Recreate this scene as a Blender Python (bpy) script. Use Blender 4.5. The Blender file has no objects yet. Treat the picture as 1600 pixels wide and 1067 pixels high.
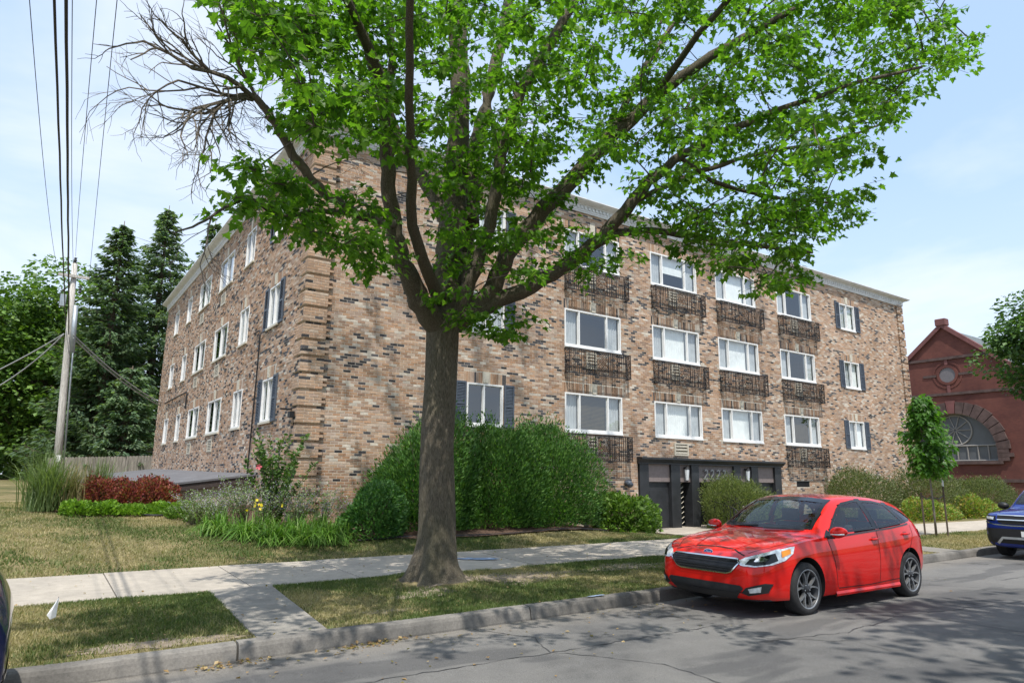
import bpy, bmesh, math, random
import numpy as np
from mathutils import Vector, Matrix
random.seed(7)
RNG = np.random.default_rng(11)
scene = bpy.context.scene
col = scene.collection
PI = math.pi
R = math.radians

# ------------------------------------------------------------------ camera, sky, sun, exposure
cam_data = bpy.data.cameras.new('camera')
cam = bpy.data.objects.new('camera', cam_data)
col.objects.link(cam)
cam_data.sensor_width = 36.0
cam_data.lens = 23.9
cam_data.clip_start = 0.05
cam_data.clip_end = 2000.0
CAM_ROT = Matrix(((0.82172898, -0.12034895, -0.55702568),
                  (-0.56978027, -0.15536009, -0.80697812),
                  (0.01057941, 0.98049955, -0.19623634)))
CAM_POS = Vector((0, 0, 1.65))
cam.matrix_world = Matrix.Translation(CAM_POS) @ CAM_ROT.to_4x4()
scene.camera = cam
FPX = 1062.2

SUN_DIR = Vector((-0.21, -0.40, 0.90)).normalized()      # towards the sun
SUN_EL = math.asin(SUN_DIR.z)
world = bpy.data.worlds.new('World')
scene.world = world
world.use_nodes = True
wn, wl = world.node_tree.nodes, world.node_tree.links
for n in list(wn):
    wn.remove(n)
wout = wn.new('ShaderNodeOutputWorld')
wbg = wn.new('ShaderNodeBackground')
wbg.inputs['Strength'].default_value = 0.15
sky = wn.new('ShaderNodeTexSky')
sky.sky_type = 'NISHITA'
sky.sun_disc = False
sky.sun_elevation = SUN_EL
sky.sun_rotation = math.atan2(SUN_DIR.x, SUN_DIR.y)
sky.air_density = 1.0
sky.dust_density = 1.6
sky.ozone_density = 1.2
# thin summer cloud and haze laid over the sky (same everywhere on the dome)
tc = wn.new('ShaderNodeTexCoord')
sx = wn.new('ShaderNodeSeparateXYZ')
wl.new(tc.outputs['Generated'], sx.inputs[0])
mz = wn.new('ShaderNodeMath'); mz.operation = 'ADD'; mz.inputs[1].default_value = 0.12
wl.new(sx.outputs['Z'], mz.inputs[0])
dv = wn.new('ShaderNodeVectorMath'); dv.operation = 'DIVIDE'
cz = wn.new('ShaderNodeCombineXYZ')
for i in range(3):
    wl.new(mz.outputs[0], cz.inputs[i])
wl.new(tc.outputs['Generated'], dv.inputs[0])
wl.new(cz.outputs[0], dv.inputs[1])
nz = wn.new('ShaderNodeTexNoise')
nz.inputs['Scale'].default_value = 1.0
nz.inputs['Detail'].default_value = 6.0
nz.inputs['Roughness'].default_value = 0.55
nz.inputs['Distortion'].default_value = 0.25
mp = wn.new('ShaderNodeMapping')
mp.inputs['Location'].default_value = (3.4, 0.6, 0.0)
wl.new(dv.outputs[0], mp.inputs[0])
wl.new(mp.outputs[0], nz.inputs['Vector'])
cr = wn.new('ShaderNodeValToRGB')
cr.color_ramp.elements[0].position = 0.42
cr.color_ramp.elements[0].color = (0.03, 0.03, 0.03, 1)
cr.color_ramp.elements[1].position = 0.72
cr.color_ramp.elements[1].color = (0.8, 0.8, 0.8, 1)
wl.new(nz.outputs[0], cr.inputs[0])
mxc = wn.new('ShaderNodeMix'); mxc.data_type = 'RGBA'
mxc.inputs['B'].default_value = (4.1, 4.3, 4.6, 1)
wl.new(cr.outputs[0], mxc.inputs['Factor'])
hz_ = wn.new('ShaderNodeMix'); hz_.data_type = 'RGBA'          # even summer haze
hz_.inputs['Factor'].default_value = 0.62
hz_.inputs['B'].default_value = (2.35, 3.25, 4.6, 1)
wl.new(sky.outputs[0], hz_.inputs['A'])
wl.new(hz_.outputs['Result'], mxc.inputs['A'])
hr_ = wn.new('ShaderNodeMapRange'); hr_.inputs['From Min'].default_value = 0.0; hr_.inputs['From Max'].default_value = 0.45
hr_.inputs['To Min'].default_value = 0.6; hr_.inputs['To Max'].default_value = 0.0; hr_.interpolation_type = 'SMOOTHSTEP'
wl.new(sx.outputs['Z'], hr_.inputs['Value'])
mh_ = wn.new('ShaderNodeMix'); mh_.data_type = 'RGBA'; mh_.inputs['B'].default_value = (3.6, 4.0, 4.6, 1)      # paler towards the horizon all round
wl.new(hr_.outputs[0], mh_.inputs['Factor']); wl.new(mxc.outputs['Result'], mh_.inputs['A'])
wl.new(mh_.outputs['Result'], wbg.inputs['Color'])
wl.new(wbg.outputs[0], wout.inputs['Surface'])

sun_data = bpy.data.lights.new('sun', 'SUN')
sun_data.energy = 3.0
sun_data.angle = R(0.53)
sun_data.color = (1.0, 0.955, 0.88)
sun = bpy.data.objects.new('sun', sun_data)
sun.rotation_euler = (-SUN_DIR).to_track_quat('-Z', 'Y').to_euler()
sun.location = (0, -20, 40)
col.objects.link(sun)

vs = scene.view_settings
vs.view_transform = 'Standard'
vs.look = 'None'
vs.gamma = 1.0
vs.use_curve_mapping = False
vs.exposure = 0.82
cy = scene.cycles
cy.max_bounces = 6; cy.diffuse_bounces = 3; cy.glossy_bounces = 3; cy.transmission_bounces = 4; cy.transparent_max_bounces = 8
cy.caustics_reflective = False; cy.caustics_refractive = False

# ------------------------------------------------------------------ helpers
def px_on_y(px, py, Y):
    "point of the place seen at photo pixel (1600 wide) on the vertical plane y = Y"
    d = CAM_ROT @ Vector((px - 800.0, -(py - 533.5), -FPX))
    t = Y / d.y
    return CAM_POS + d * t

def px_on_x(px, py, X):
    d = CAM_ROT @ Vector((px - 800.0, -(py - 533.5), -FPX))
    return CAM_POS + d * (X / d.x)

def lerp(a, b, t):
    return a + (b - a) * t

def sstep(a, b, x):
    t = min(1.0, max(0.0, (x - a) / (b - a)))
    return t * t * (3 - 2 * t)

def pw(x, pts):
    if x <= pts[0][0]:
        return pts[0][1]
    for (x0, y0), (x1, y1) in zip(pts, pts[1:]):
        if x <= x1:
            return lerp(y0, y1, (x - x0) / (x1 - x0))
    return pts[-1][1]

def tag(o, label=None, cat=None, group=None, kind=None):
    if label: o['label'] = label
    if cat: o['category'] = cat
    if group: o['group'] = group
    if kind: o['kind'] = kind
    return o

def empty(name, loc=(0, 0, 0), rz=0.0, parent=None):
    o = bpy.data.objects.new(name, None)
    o.empty_display_size = 0.1
    o.location = loc
    o.rotation_euler = (0, 0, rz)
    o.parent = parent
    col.objects.link(o)
    return o

def link(name, me, mat=None, parent=None, loc=None):
    o = bpy.data.objects.new(name, me)
    if mat is not None and len(me.materials) == 0:
        me.materials.append(mat)
    o.parent = parent
    if loc is not None:
        o.location = loc
    col.objects.link(o)
    return o

class MB:
    "collects polygons, then builds ONE mesh object"
    def __init__(s):
        s.v = []; s.f = []
    def quad(s, a, b, c, d):
        n = len(s.v); s.v += [tuple(a), tuple(b), tuple(c), tuple(d)]; s.f.append((n, n+1, n+2, n+3)); return s
    def poly(s, pts):
        n = len(s.v); s.v += [tuple(p) for p in pts]; s.f.append(tuple(range(n, n+len(pts)))); return s
    def box(s, x0, x1, y0, y1, z0, z1):
        n = len(s.v)
        s.v += [(x0,y0,z0),(x1,y0,z0),(x1,y1,z0),(x0,y1,z0),(x0,y0,z1),(x1,y0,z1),(x1,y1,z1),(x0,y1,z1)]
        for q in ((0,3,2,1),(4,5,6,7),(0,1,5,4),(1,2,6,5),(2,3,7,6),(3,0,4,7)):
            s.f.append(tuple(n+i for i in q))
        return s
    def prism(s, prof, axis, a0, a1):
        "prof: ordered 2D outline; extruded along axis ('x': prof=(y,z), 'y': prof=(x,z), 'z': prof=(x,y))"
        def P(p, a):
            return (a, p[0], p[1]) if axis == 'x' else ((p[0], a, p[1]) if axis == 'y' else (p[0], p[1], a))
        n = len(s.v); k = len(prof)
        s.v += [P(p, a0) for p in prof] + [P(p, a1) for p in prof]
        for i in range(k):
            j = (i+1) % k
            s.f.append((n+i, n+j, n+k+j, n+k+i))
        s.f.append(tuple(n+i for i in range(k))[::-1]); s.f.append(tuple(n+k+i for i in range(k)))
        return s
    def tube(s, pts, rad, sides=6, cap=True):
        pts = [Vector(p) for p in pts]
        if not hasattr(rad, '__len__'):
            rad = [rad] * len(pts)
        n0 = len(s.v)
        up = Vector((0.3, 0.2, 1)).normalized()
        for i, p in enumerate(pts):
            d = (pts[min(i+1, len(pts)-1)] - pts[max(i-1, 0)])
            if d.length < 1e-9: d = Vector((0, 0, 1))
            d.normalize()
            a = d.cross(up)
            if a.length < 1e-3: a = d.cross(Vector((1, 0, 0)))
            a.normalize(); b = d.cross(a)
            for k in range(sides):
                t = 2 * PI * k / sides
                q = p + (a * math.cos(t) + b * math.sin(t)) * rad[i]
                s.v.append((q.x, q.y, q.z))
        for i in range(len(pts) - 1):
            for k in range(sides):
                k2 = (k+1) % sides
                s.f.append((n0+i*sides+k, n0+i*sides+k2, n0+(i+1)*sides+k2, n0+(i+1)*sides+k))
        if cap and sides > 2:
            s.f.append(tuple(n0+k for k in range(sides))[::-1])
            s.f.append(tuple(n0+(len(pts)-1)*sides+k for k in range(sides)))
        return s
    def lathe(s, prof, cx=0, cy=0, seg=16, axis='z', origin=(0,0,0)):
        "prof (r, h) from bottom to top"
        n0 = len(s.v)
        for (r, h) in prof:
            for k in range(seg):
                t = 2*PI*k/seg
                a, b = r*math.cos(t), r*math.sin(t)
                if axis == 'z': p = (cx+a, cy+b, h)
                elif axis == 'y': p = (origin[0]+a, origin[1]+h, origin[2]+b)
                else: p = (origin[0]+h, origin[1]+a, origin[2]+b)
                s.v.append(p)
        for i in range(len(prof)-1):
            for k in range(seg):
                k2 = (k+1) % seg
                s.f.append((n0+i*seg+k, n0+i*seg+k2, n0+(i+1)*seg+k2, n0+(i+1)*seg+k))
        return s
    def mesh(s, name, smooth=False, bevel=0):
        me = bpy.data.meshes.new(name)
        me.from_pydata(s.v, [], s.f)
        if bevel:
            bm = bmesh.new(); bm.from_mesh(me)
            bmesh.ops.remove_doubles(bm, verts=bm.verts, dist=1e-5)
            bmesh.ops.bevel(bm, geom=list(bm.edges), offset=bevel, segments=1, affect='EDGES', profile=0.5)
            bm.to_mesh(me); bm.free()
        if smooth:
            me.polygons.foreach_set('use_smooth', [True]*len(me.polygons))
        me.update()
        return me
    def build(s, name, mat, parent=None, smooth=False, bevel=0, loc=None):
        return link(name, s.mesh(name, smooth, bevel), mat, parent, loc)

def np_mesh(name, verts, faces, colors=None, smooth=False):
    "fast mesh from numpy: verts (N,3), faces (M,k); colors (N,3) per vertex"
    me = bpy.data.meshes.new(name)
    verts = np.ascontiguousarray(verts, dtype=np.float32)
    faces = np.ascontiguousarray(faces, dtype=np.int32)
    M, k = faces.shape
    me.vertices.add(len(verts)); me.vertices.foreach_set('co', verts.ravel())
    me.loops.add(M*k); me.loops.foreach_set('vertex_index', faces.ravel())
    me.polygons.add(M); me.polygons.foreach_set('loop_start', np.arange(0, M*k, k, dtype=np.int32))
    try:
        me.polygons.foreach_set('loop_total', np.full(M, k, dtype=np.int32))
    except Exception:
        pass
    me.polygons.foreach_set('use_smooth', np.full(M, bool(smooth)))
    me.update(calc_edges=True)
    if colors is not None:
        at = me.color_attributes.new('tint', 'FLOAT_COLOR', 'POINT')
        c4 = np.ones((len(verts), 4), dtype=np.float32); c4[:, :3] = colors
        at.data.foreach_set('color', c4.ravel())
    return me

# ------------------------------------------------------------------ materials
class Mat:
    def __init__(s, name):
        s.m = bpy.data.materials.new(name); s.m.use_nodes = True
        s.n, s.l = s.m.node_tree.nodes, s.m.node_tree.links
        s.b = s.n['Principled BSDF']; s.out = s.n['Material Output']
    def set(s, **k):
        for a, v in k.items():
            s.b.inputs[a.replace('_', ' ')].default_value = v
        return s
    def coord(s, obj=True, scale=(1,1,1)):
        t = s.n.new('ShaderNodeTexCoord'); m = s.n.new('ShaderNodeMapping')
        m.inputs['Scale'].default_value = scale
        if obj == 'world':
            g = s.n.new('ShaderNodeNewGeometry'); s.l.new(g.outputs['Position'], m.inputs[0])
        else:
            s.l.new(t.outputs['Object' if obj else 'Generated'], m.inputs[0])
        return m.outputs[0]
    def noise(s, vec, scale, detail=4, rough=0.55, dist=0.0):
        n = s.n.new('ShaderNodeTexNoise')
        n.inputs['Scale'].default_value = scale; n.inputs['Detail'].default_value = detail
        n.inputs['Roughness'].default_value = rough; n.inputs['Distortion'].default_value = dist
        s.l.new(vec, n.inputs['Vector'])
        return n.outputs[0]
    def ramp(s, fac, stops):
        r = s.n.new('ShaderNodeValToRGB')
        e = r.color_ramp.elements
        while len(e) < len(stops): e.new(0.5)
        for k, (p, c) in enumerate(stops):
            e[k].position = p
            e[k].color = (c, c, c, 1) if not hasattr(c, '__len__') else (*c[:3], 1)
        s.l.new(fac, r.inputs[0])
        return r.outputs[0]
    def mix(s, fac, a, b, mode='MIX'):
        m = s.n.new('ShaderNodeMix'); m.data_type = 'RGBA'; m.blend_type = mode
        for key, v in (('Factor', fac), ('A', a), ('B', b)):
            if hasattr(v, 'is_linked') or hasattr(v, 'links'):
                s.l.new(v, m.inputs[key])
            elif key == 'Factor': m.inputs[key].default_value = v
            else: m.inputs[key].default_value = (*v[:3], 1)
        return m.outputs['Result']
    def math(s, op, a, b=None):
        m = s.n.new('ShaderNodeMath'); m.operation = op
        for i, v in enumerate((a, b)):
            if v is None: continue
            if hasattr(v, 'links'): s.l.new(v, m.inputs[i])
            else: m.inputs[i].default_value = v
        return m.outputs[0]
    def attr(s, name='tint'):
        a = s.n.new('ShaderNodeAttribute'); a.attribute_name = name
        return a.outputs['Color']
    def color(s, sock):
        s.l.new(sock, s.b.inputs['Base Color']); return s
    def rough(s, sock):
        s.l.new(sock, s.b.inputs['Roughness']); return s
    def bump(s, h, strength=0.3, dist=0.01):
        b = s.n.new('ShaderNodeBump'); b.inputs['Strength'].default_value = strength
        b.inputs['Distance'].default_value = dist
        s.l.new(h, b.inputs['Height']); s.l.new(b.outputs[0], s.b.inputs['Normal']); return s

def flat(name, c, rough=0.6, metal=0.0, var=0.12, scale=9.0, bump=0.0, spec=0.4):
    m = Mat(name); v = m.coord()
    n = m.noise(v, scale, 5)
    lo = tuple(x*(1-var) for x in c); hi = tuple(min(1, x*(1+var)) for x in c)
    m.color(m.ramp(n, [(0.3, lo), (0.7, hi)]))
    m.set(Roughness=rough, Metallic=metal)
    m.b.inputs['Specular IOR Level'].default_value = spec
    if bump: m.bump(m.noise(v, scale*6, 4), bump, 0.01)
    return m.m

def leafmat(name, trans=0.45, gloss=0.45, bright=1.0):
    "leaf: colour from the tint attribute, light passes through"
    m = Mat(name)
    c = m.attr('tint')
    m.color(c)
    m.set(Roughness=gloss)
    m.b.inputs['Specular IOR Level'].default_value = 0.35
    tr = m.n.new('ShaderNodeBsdfTranslucent')
    c2 = m.mix(1.0, c, (1.5*bright, 1.65*bright, 0.55*bright), 'MULTIPLY')
    m.l.new(c2, tr.inputs['Color'])
    ms = m.n.new('ShaderNodeMixShader'); ms.inputs[0].default_value = trans
    m.l.new(m.b.outputs[0], ms.inputs[1]); m.l.new(tr.outputs[0], ms.inputs[2])
    m.l.new(ms.outputs[0], m.out.inputs['Surface'])
    return m.m

def glassmat(name, tint=(0.9, 0.95, 0.95), ior=1.7, rough=0.0, base=0.0):
    m = Mat(name)
    m.n.remove(m.b)
    tr = m.n.new('ShaderNodeBsdfTransparent'); tr.inputs['Color'].default_value = (*tint, 1)
    gl = m.n.new('ShaderNodeBsdfGlossy'); gl.inputs['Roughness'].default_value = rough
    gl.inputs['Color'].default_value = (0.95, 0.97, 1.0, 1)
    lw = m.n.new('ShaderNodeLayerWeight'); lw.inputs['Blend'].default_value = 0.5      # same from both sides of the sheet
    r0 = ((ior-1)/(ior+1))**2 * 1.8 + base
    sch = m.math('ADD', m.math('MULTIPLY', m.math('POWER', lw.outputs['Facing'], 5.0), 1-r0), r0)
    ms = m.n.new('ShaderNodeMixShader')
    m.l.new(sch, ms.inputs[0]); m.l.new(tr.outputs[0], ms.inputs[1]); m.l.new(gl.outputs[0], ms.inputs[2])
    m.l.new(ms.outputs[0], m.out.inputs['Surface'])
    return m.m
# ------------------------------------------------------------------ the lie of the land
def kerb_y(x):
    return 6.88 + 0.03 * x
WALK0, WALK1 = 10.05, 12.25
def road_z(x, y):
    return -0.02 * (y - 5.3) if y > 1.8 else 0.07 + 0.02 * (y - 1.8)
def zg(x, y):
    "height of the ground behind the kerb"
    if y <= WALK0:
        return lerp(0.095, 0.14, sstep(7.2, WALK0, y))
    if y <= WALK1:
        return lerp(0.14, 0.19, (y - WALK0) / (WALK1 - WALK0))
    left = pw(y, [(12.25, 0.19), (12.7, 0.24), (14.0, 0.42), (16.0, 0.56), (19.0, 0.82), (30.0, 1.05), (60.0, 1.2)])
    right = pw(y, [(12.25, 0.19), (14.0, 0.13), (16.0, 0.06), (60, 0.06)])
    return lerp(left, right, sstep(10.5, 15.0, x))

def vnoise(x, y, s, seed=0):
    x = np.asarray(x) / s + seed * 17.3; y = np.asarray(y) / s + seed * 9.1
    xi, yi = np.floor(x).astype(int), np.floor(y).astype(int)
    fx, fy = x - xi, y - yi
    fx = fx*fx*(3-2*fx); fy = fy*fy*(3-2*fy)
    def h(a, b):
        t = np.sin(a*127.1 + b*311.7 + seed*74.7) * 43758.5453
        return t - np.floor(t)
    return (h(xi, yi)*(1-fx)+h(xi+1, yi)*fx)*(1-fy) + (h(xi, yi+1)*(1-fx)+h(xi+1, yi+1)*fx)*fy

def patch(x, y):
    return 0.55*vnoise(x, y, 1.7, 1) + 0.3*vnoise(x, y, 0.6, 2) + 0.15*vnoise(x, y, 0.22, 3)

# materials
def asphalt():
    m = Mat('asphalt'); v = m.coord('world')
    big = m.noise(v, 0.45, 5, 0.6, 0.6); mid = m.noise(v, 3.0, 6, 0.65); fine = m.noise(v, 140, 3, 0.7)
    c = m.ramp(mid, [(0.3, (0.095, 0.093, 0.091)), (0.7, (0.145, 0.141, 0.137))])
    c = m.mix(m.ramp(big, [(0.4, 0.0), (0.62, 0.75)]), c, (0.185, 0.178, 0.168))
    sy = m.n.new('ShaderNodeSeparateXYZ'); m.l.new(v, sy.inputs[0])
    edge = m.math('SUBTRACT', sy.outputs['Y'], m.math('MULTIPLY', sy.outputs['X'], 0.03))
    wob = m.math('ADD', edge, m.math('MULTIPLY', mid, 0.5))
    c = m.mix(m.ramp(m.math('MULTIPLY', m.math('SUBTRACT', wob, 6.2), 1.0), [(0.25, 0.0), (0.75, 0.7)]), c, (0.21, 0.19, 0.165))   # grit along the gutter
    c = m.mix(m.ramp(m.noise(m.coord('world', (0.35, 1.2, 1)), 0.8, 3, 0.5, 0.3), [(0.54, 0.0), (0.57, 0.5)]), c, (0.062, 0.062, 0.065))   # old tar patches
    sp = m.ramp(fine, [(0.35, 0.62), (0.5, 1.0), (0.68, 1.45)])
    c = m.mix(1.0, c, sp, 'MULTIPLY')
    # cracks: thin dark lines
    vo = m.n.new('ShaderNodeTexVoronoi'); vo.feature = 'DISTANCE_TO_EDGE'; vo.inputs['Scale'].default_value = 0.33
    wv = m.n.new('ShaderNodeVectorMath'); wv.operation = 'ADD'
    nn = m.n.new('ShaderNodeTexNoise'); nn.inputs['Scale'].default_value = 1.6; nn.inputs['Detail'].default_value = 6
    m.l.new(v, nn.inputs['Vector']); m.l.new(v, wv.inputs[0]); m.l.new(nn.outputs['Color'], wv.inputs[1])
    m.l.new(wv.outputs[0], vo.inputs['Vector'])
    crk = m.ramp(vo.outputs['Distance'], [(0.0, 0.4), (0.006, 0.55), (0.012, 1.0)])
    gate = m.ramp(m.noise(v, 0.5, 2), [(0.52, 1.0), (0.60, 0.0)])
    crk2 = m.mix(gate, crk, (1, 1, 1))
    c = m.mix(1.0, c, crk2, 'MULTIPLY')
    m.color(c); m.set(Roughness=0.88)
    m.b.inputs['Specular IOR Level'].default_value = 0.25
    m.bump(fine, 0.5, 0.006)
    return m.m

def concrete(name, base, dirt=0.5, speck=90, stain=(0.16, 0.15, 0.14)):
    m = Mat(name); v = m.coord('world')
    n1 = m.noise(v, 1.1, 6, 0.6, 0.4); n2 = m.noise(v, speck, 3, 0.7); n3 = m.noise(v, 7, 5)
    c = m.ramp(n3, [(0.3, tuple(x*0.88 for x in base)), (0.7, tuple(x*1.08 for x in base))])
    c = m.mix(m.ramp(n1, [(0.42, 0.0), (0.75, dirt)]), c, stain)
    c = m.mix(1.0, c, m.ramp(n2, [(0.3, 0.8), (0.6, 1.1)]), 'MULTIPLY')
    oi = m.n.new('ShaderNodeObjectInfo')
    c = m.mix(1.0, c, m.ramp(oi.outputs['Random'], [(0.0, 0.86), (1.0, 1.08)]), 'MULTIPLY')
    m.color(c); m.set(Roughness=0.9); m.b.inputs['Specular IOR Level'].default_value = 0.2
    m.bump(n2, 0.35, 0.005)
    return m.m

def turf(name):
    m = Mat(name); v = m.coord('world')
    a = m.noise(v, 0.8, 5, 0.6, 0.4); b = m.noise(v, 6, 5, 0.7); f = m.noise(v, 60, 3, 0.8)
    c = m.ramp(a, [(0.36, (0.075, 0.095, 0.03)), (0.5, (0.18, 0.16, 0.07)), (0.66, (0.32, 0.26, 0.14))])
    c = m.mix(m.ramp(b, [(0.4, 0.0), (0.7, 0.6)]), c, (0.17, 0.13, 0.085))
    c = m.mix(1.0, c, m.ramp(f, [(0.25, 0.45), (0.7, 1.35)]), 'MULTIPLY')
    m.color(c); m.set(Roughness=0.95); m.b.inputs['Specular IOR Level'].default_value = 0.1
    m.bump(f, 0.8, 0.02)
    return m.m

M_ASPHALT = asphalt()
M_WALK = concrete('sidewalk_concrete', (0.43, 0.385, 0.325), 0.4)
M_KERB = concrete('kerb_concrete', (0.215, 0.20, 0.18), 0.95, 45, (0.07, 0.068, 0.065))
M_WALK2 = concrete('weathered_slab', (0.27, 0.25, 0.22), 0.8, 70, (0.13, 0.125, 0.115))
M_TURF = turf('dry_turf')
M_MULCH = flat('mulch', (0.10, 0.065, 0.048), 0.95, 0, 0.6, 28, 0.9, 0.1)

def sheet(name, xs, ys, zf, mat, smooth=True):
    xs = np.asarray(xs); nx, ny = len(xs), len(ys)
    V = []
    for j, t in enumerate(ys):
        for x in xs:
            y = t(x) if callable(t) else t
            V.append((x, y, zf(x, y)))
    I = np.arange(nx*ny).reshape(ny, nx)
    F = np.stack([I[:-1, :-1], I[:-1, 1:], I[1:, 1:], I[1:, :-1]], -1).reshape(-1, 4)
    return tag(link(name, np_mesh(name, np.array(V), F, smooth=smooth), mat), kind='structure')

# ground out to the horizon
sheet('ground', [-700, -60, 0, 60, 200, 800], [-500, -60, 0, 60, 200, 900], lambda x, y: -0.45, M_TURF)
xs_r = np.concatenate([np.linspace(-120, -8, 15), np.linspace(-6, 30, 37), np.linspace(33, 320, 20)])
sheet('road', xs_r, [-3.6, -2, 0.0, 1.8, 3, 5.3] + [(lambda x, k=k: lerp(5.3, kerb_y(x) + 0.06, k)) for k in (0.35, 0.7, 1.0)], road_z, M_ASPHALT)
# far side of the street, behind the camera
sheet('far_verge', xs_r, [-60.0, -4.0, -3.62, -3.58], lambda x, y: 0.10 if y < -3.6 else -0.13, M_TURF)

# kerb: cast stones laid end to end
kerb = tag(empty('kerb'), kind='structure')
step = 3.42
for k in range(-4, 20):
    x0 = 1.76 + step * k
    if 15.35 < x0 + step/2 < 16.6: pass
    x1 = x0 + step
    g = 0.009 if k not in (-1,) else 0.012
    prof = lambda x, yy, z: (x, kerb_y(x) + yy, z)
    b = MB()
    jz = random.uniform(-0.006, 0.006)
    zb = lambda x: road_z(x, kerb_y(x))
    pr = [(-0.0, -0.30), (0.0, 0.0), (0.018, 0.085), (0.034, 0.118), (0.06, 0.132), (0.155, 0.136), (0.165, 0.125), (0.165, -0.30)]
    nseg = 8
    rows = []
    for s_ in range(nseg+1):
        x = lerp(x0 + g, x1 - g, s_/nseg)
        w = [random.uniform(-0.004, 0.004) for _ in range(3)]
        rows.append([(x, kerb_y(x) + p[0] + (w[0] if 0 < i < 5 else 0), zb(x)*0.4 + p[1] + jz + (w[1] if 1 < i < 6 else 0)) for i, p in enumerate(pr)])
    n = len(pr); b.v = [p for r_ in rows for p in r_]
    for s_ in range(nseg):
        for i in range(n-1):
            a = s_*n+i; b.f.append((a, a+n, a+n+1, a+1))
    b.f.append(tuple(range(n))); b.f.append(tuple(range(nseg*n, nseg*n+n))[::-1])
    b.build('kerb_stone', M_KERB, kerb)

# verge between kerb and sidewalk
xs_v = np.concatenate([np.linspace(-60, -6, 14), np.linspace(-5, 26, 125), np.linspace(28, 200, 20)])
TREE = Vector((4.98, 9.12, 0.12))
def verge_z(x, y):
    d = math.hypot(x-TREE.x, y-TREE.y)
    return zg(x, y) + 0.10*math.exp(-(d/0.75)**2) + 0.025*(float(vnoise(x, y, 0.7, 5))-0.5) - (0.02 if y > WALK0-0.05 else 0)
sheet('verge', xs_v, [(lambda x, k=k: lerp(kerb_y(x)+0.15, WALK0+0.02, k)) for k in np.linspace(0, 1, 22)], verge_z, M_TURF)

# sidewalk: slabs one by one
walk = tag(empty('sidewalk'), kind='structure')
pitch = 1.62
for k in range(-14, 46):
    x0 = 1.06 + pitch*k; x1 = x0 + pitch
    b = MB(); g = 0.006
    j = [random.uniform(-0.006, 0.006) for _ in range(2)]
    z = lambda x, y: zg(x, y) + (j[0] if x < (x0+x1)/2 else j[1])
    p = [(x0+g, WALK0), (x1-g, WALK0), (x1-g, WALK1), (x0+g, WALK1)]
    n = len(b.v)
    b.v = [(x, y, z(x, y)) for x, y in p] + [(x, y, z(x, y)-0.14) for x, y in p]
    b.f = [(0,1,2,3), (0,4,5,1), (1,5,6,2), (2,6,7,3), (3,7,4,0)]
    b.build('slab', M_WALK, walk, bevel=0.004)
tag(MB().box(-25, 80, WALK0+0.02, WALK1-0.02, -0.3, 0.06).build('walk_bed', M_MULCH), kind='structure')

def small_walk(name, xa, xb, xc, xd, y0, y1, cuts, zf):
    "walk of slabs: near edge xa..xb at y0, far edge xc..xd at y1"
    e = tag(empty(name), kind='structure')
    for t0, t1 in zip(cuts, cuts[1:]):
        q = []
        for t, sgn in ((t0, 1), (t1, -1)):
            y = lerp(y0, y1, t) + sgn*0.006
            q.append((lerp(xa, xc, t), y)); q.append((lerp(xb, xd, t), y))
        p = [q[0], q[1], q[3], q[2]]
        b = MB(); dz = random.uniform(-0.012, 0.006)
        b.v = [(x, y, zf(x, y)+dz) for x, y in p] + [(x, y, zf(x, y)-0.14) for x, y in p]
        b.f = [(0,1,2,3), (0,4,5,1), (1,5,6,2), (2,6,7,3), (3,7,4,0)]
        b.build('slab', M_WALK2 if name == 'carriage_walk' else M_WALK, e, bevel=0.004)
    return e
small_walk('carriage_walk', 1.98, 2.68, 2.10, 2.92, kerb_y(2.4)+0.155, WALK0-0.008, [0, 0.56, 1], lambda x, y: zg(x, y)+0.022)
small_walk('carriage_walk', 16.9, 17.9, 17.0, 18.0, kerb_y(17.4)+0.155, WALK0-0.008, [0, 0.5, 1], lambda x, y: zg(x, y)+0.022)
small_walk('entrance_walk', 14.4, 20.6, 16.3, 20.6, WALK1+0.008, 17.2, [0, 0.36, 1], lambda x, y: zg(x, y)+0.012)

# lawn round the building
xs_l = np.concatenate([np.linspace(-60, -5, 12), np.linspace(-4, 20, 49), np.linspace(22, 120, 30)])
def lawn_z(x, y):
    z = zg(x, y) + 0.04*(float(vnoise(x, y, 1.9, 6))-0.5)*sstep(12.4, 13.5, y)
    if 14.2 < x < 20.8 and y < 17.4: z -= 0.05
    return z - (0.015 if y < WALK1+0.05 else 0)
sheet('lawn', xs_l, list(np.linspace(WALK1-0.02, 16.2, 14)) + list(np.linspace(16.6, 24, 14)) + [26, 30, 36, 42, 50, 60, 90, 200], lawn_z, M_TURF)
# soil and bark mulch under the planting
def bed(name, outline, n=26):
    xs = [p[0] for p in outline]; ys = [p[1] for p in outline]
    bm = bmesh.new()
    f = bm.faces.new([bm.verts.new((x, y, 0)) for x, y in outline])
    bmesh.ops.triangulate(bm, faces=[f])
    bmesh.ops.subdivide_edges(bm, edges=list(bm.edges), cuts=7, use_grid_fill=True)
    for v in bm.verts:
        v.co.z = lawn_z(v.co.x, v.co.y) + 0.03 + 0.03*random.random()
    me = bpy.data.meshes.new(name); bm.to_mesh(me); bm.free()
    return tag(link(name, me, M_MULCH), kind='structure')
bed('mulch_bed', [(5.2, 13.75), (7, 13.35), (9, 13.35), (11, 13.6), (12.8, 13.9), (13.6, 14.6), (13.6, 15.9), (5.2, 15.9)])
bed('mulch_bed', [(0.5, 18.3), (2.6, 18.15), (3.3, 16.2), (4.2, 14.4), (5.0, 14.2), (4.97, 19.4), (1.6, 19.4), (0.5, 19.3)])

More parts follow.
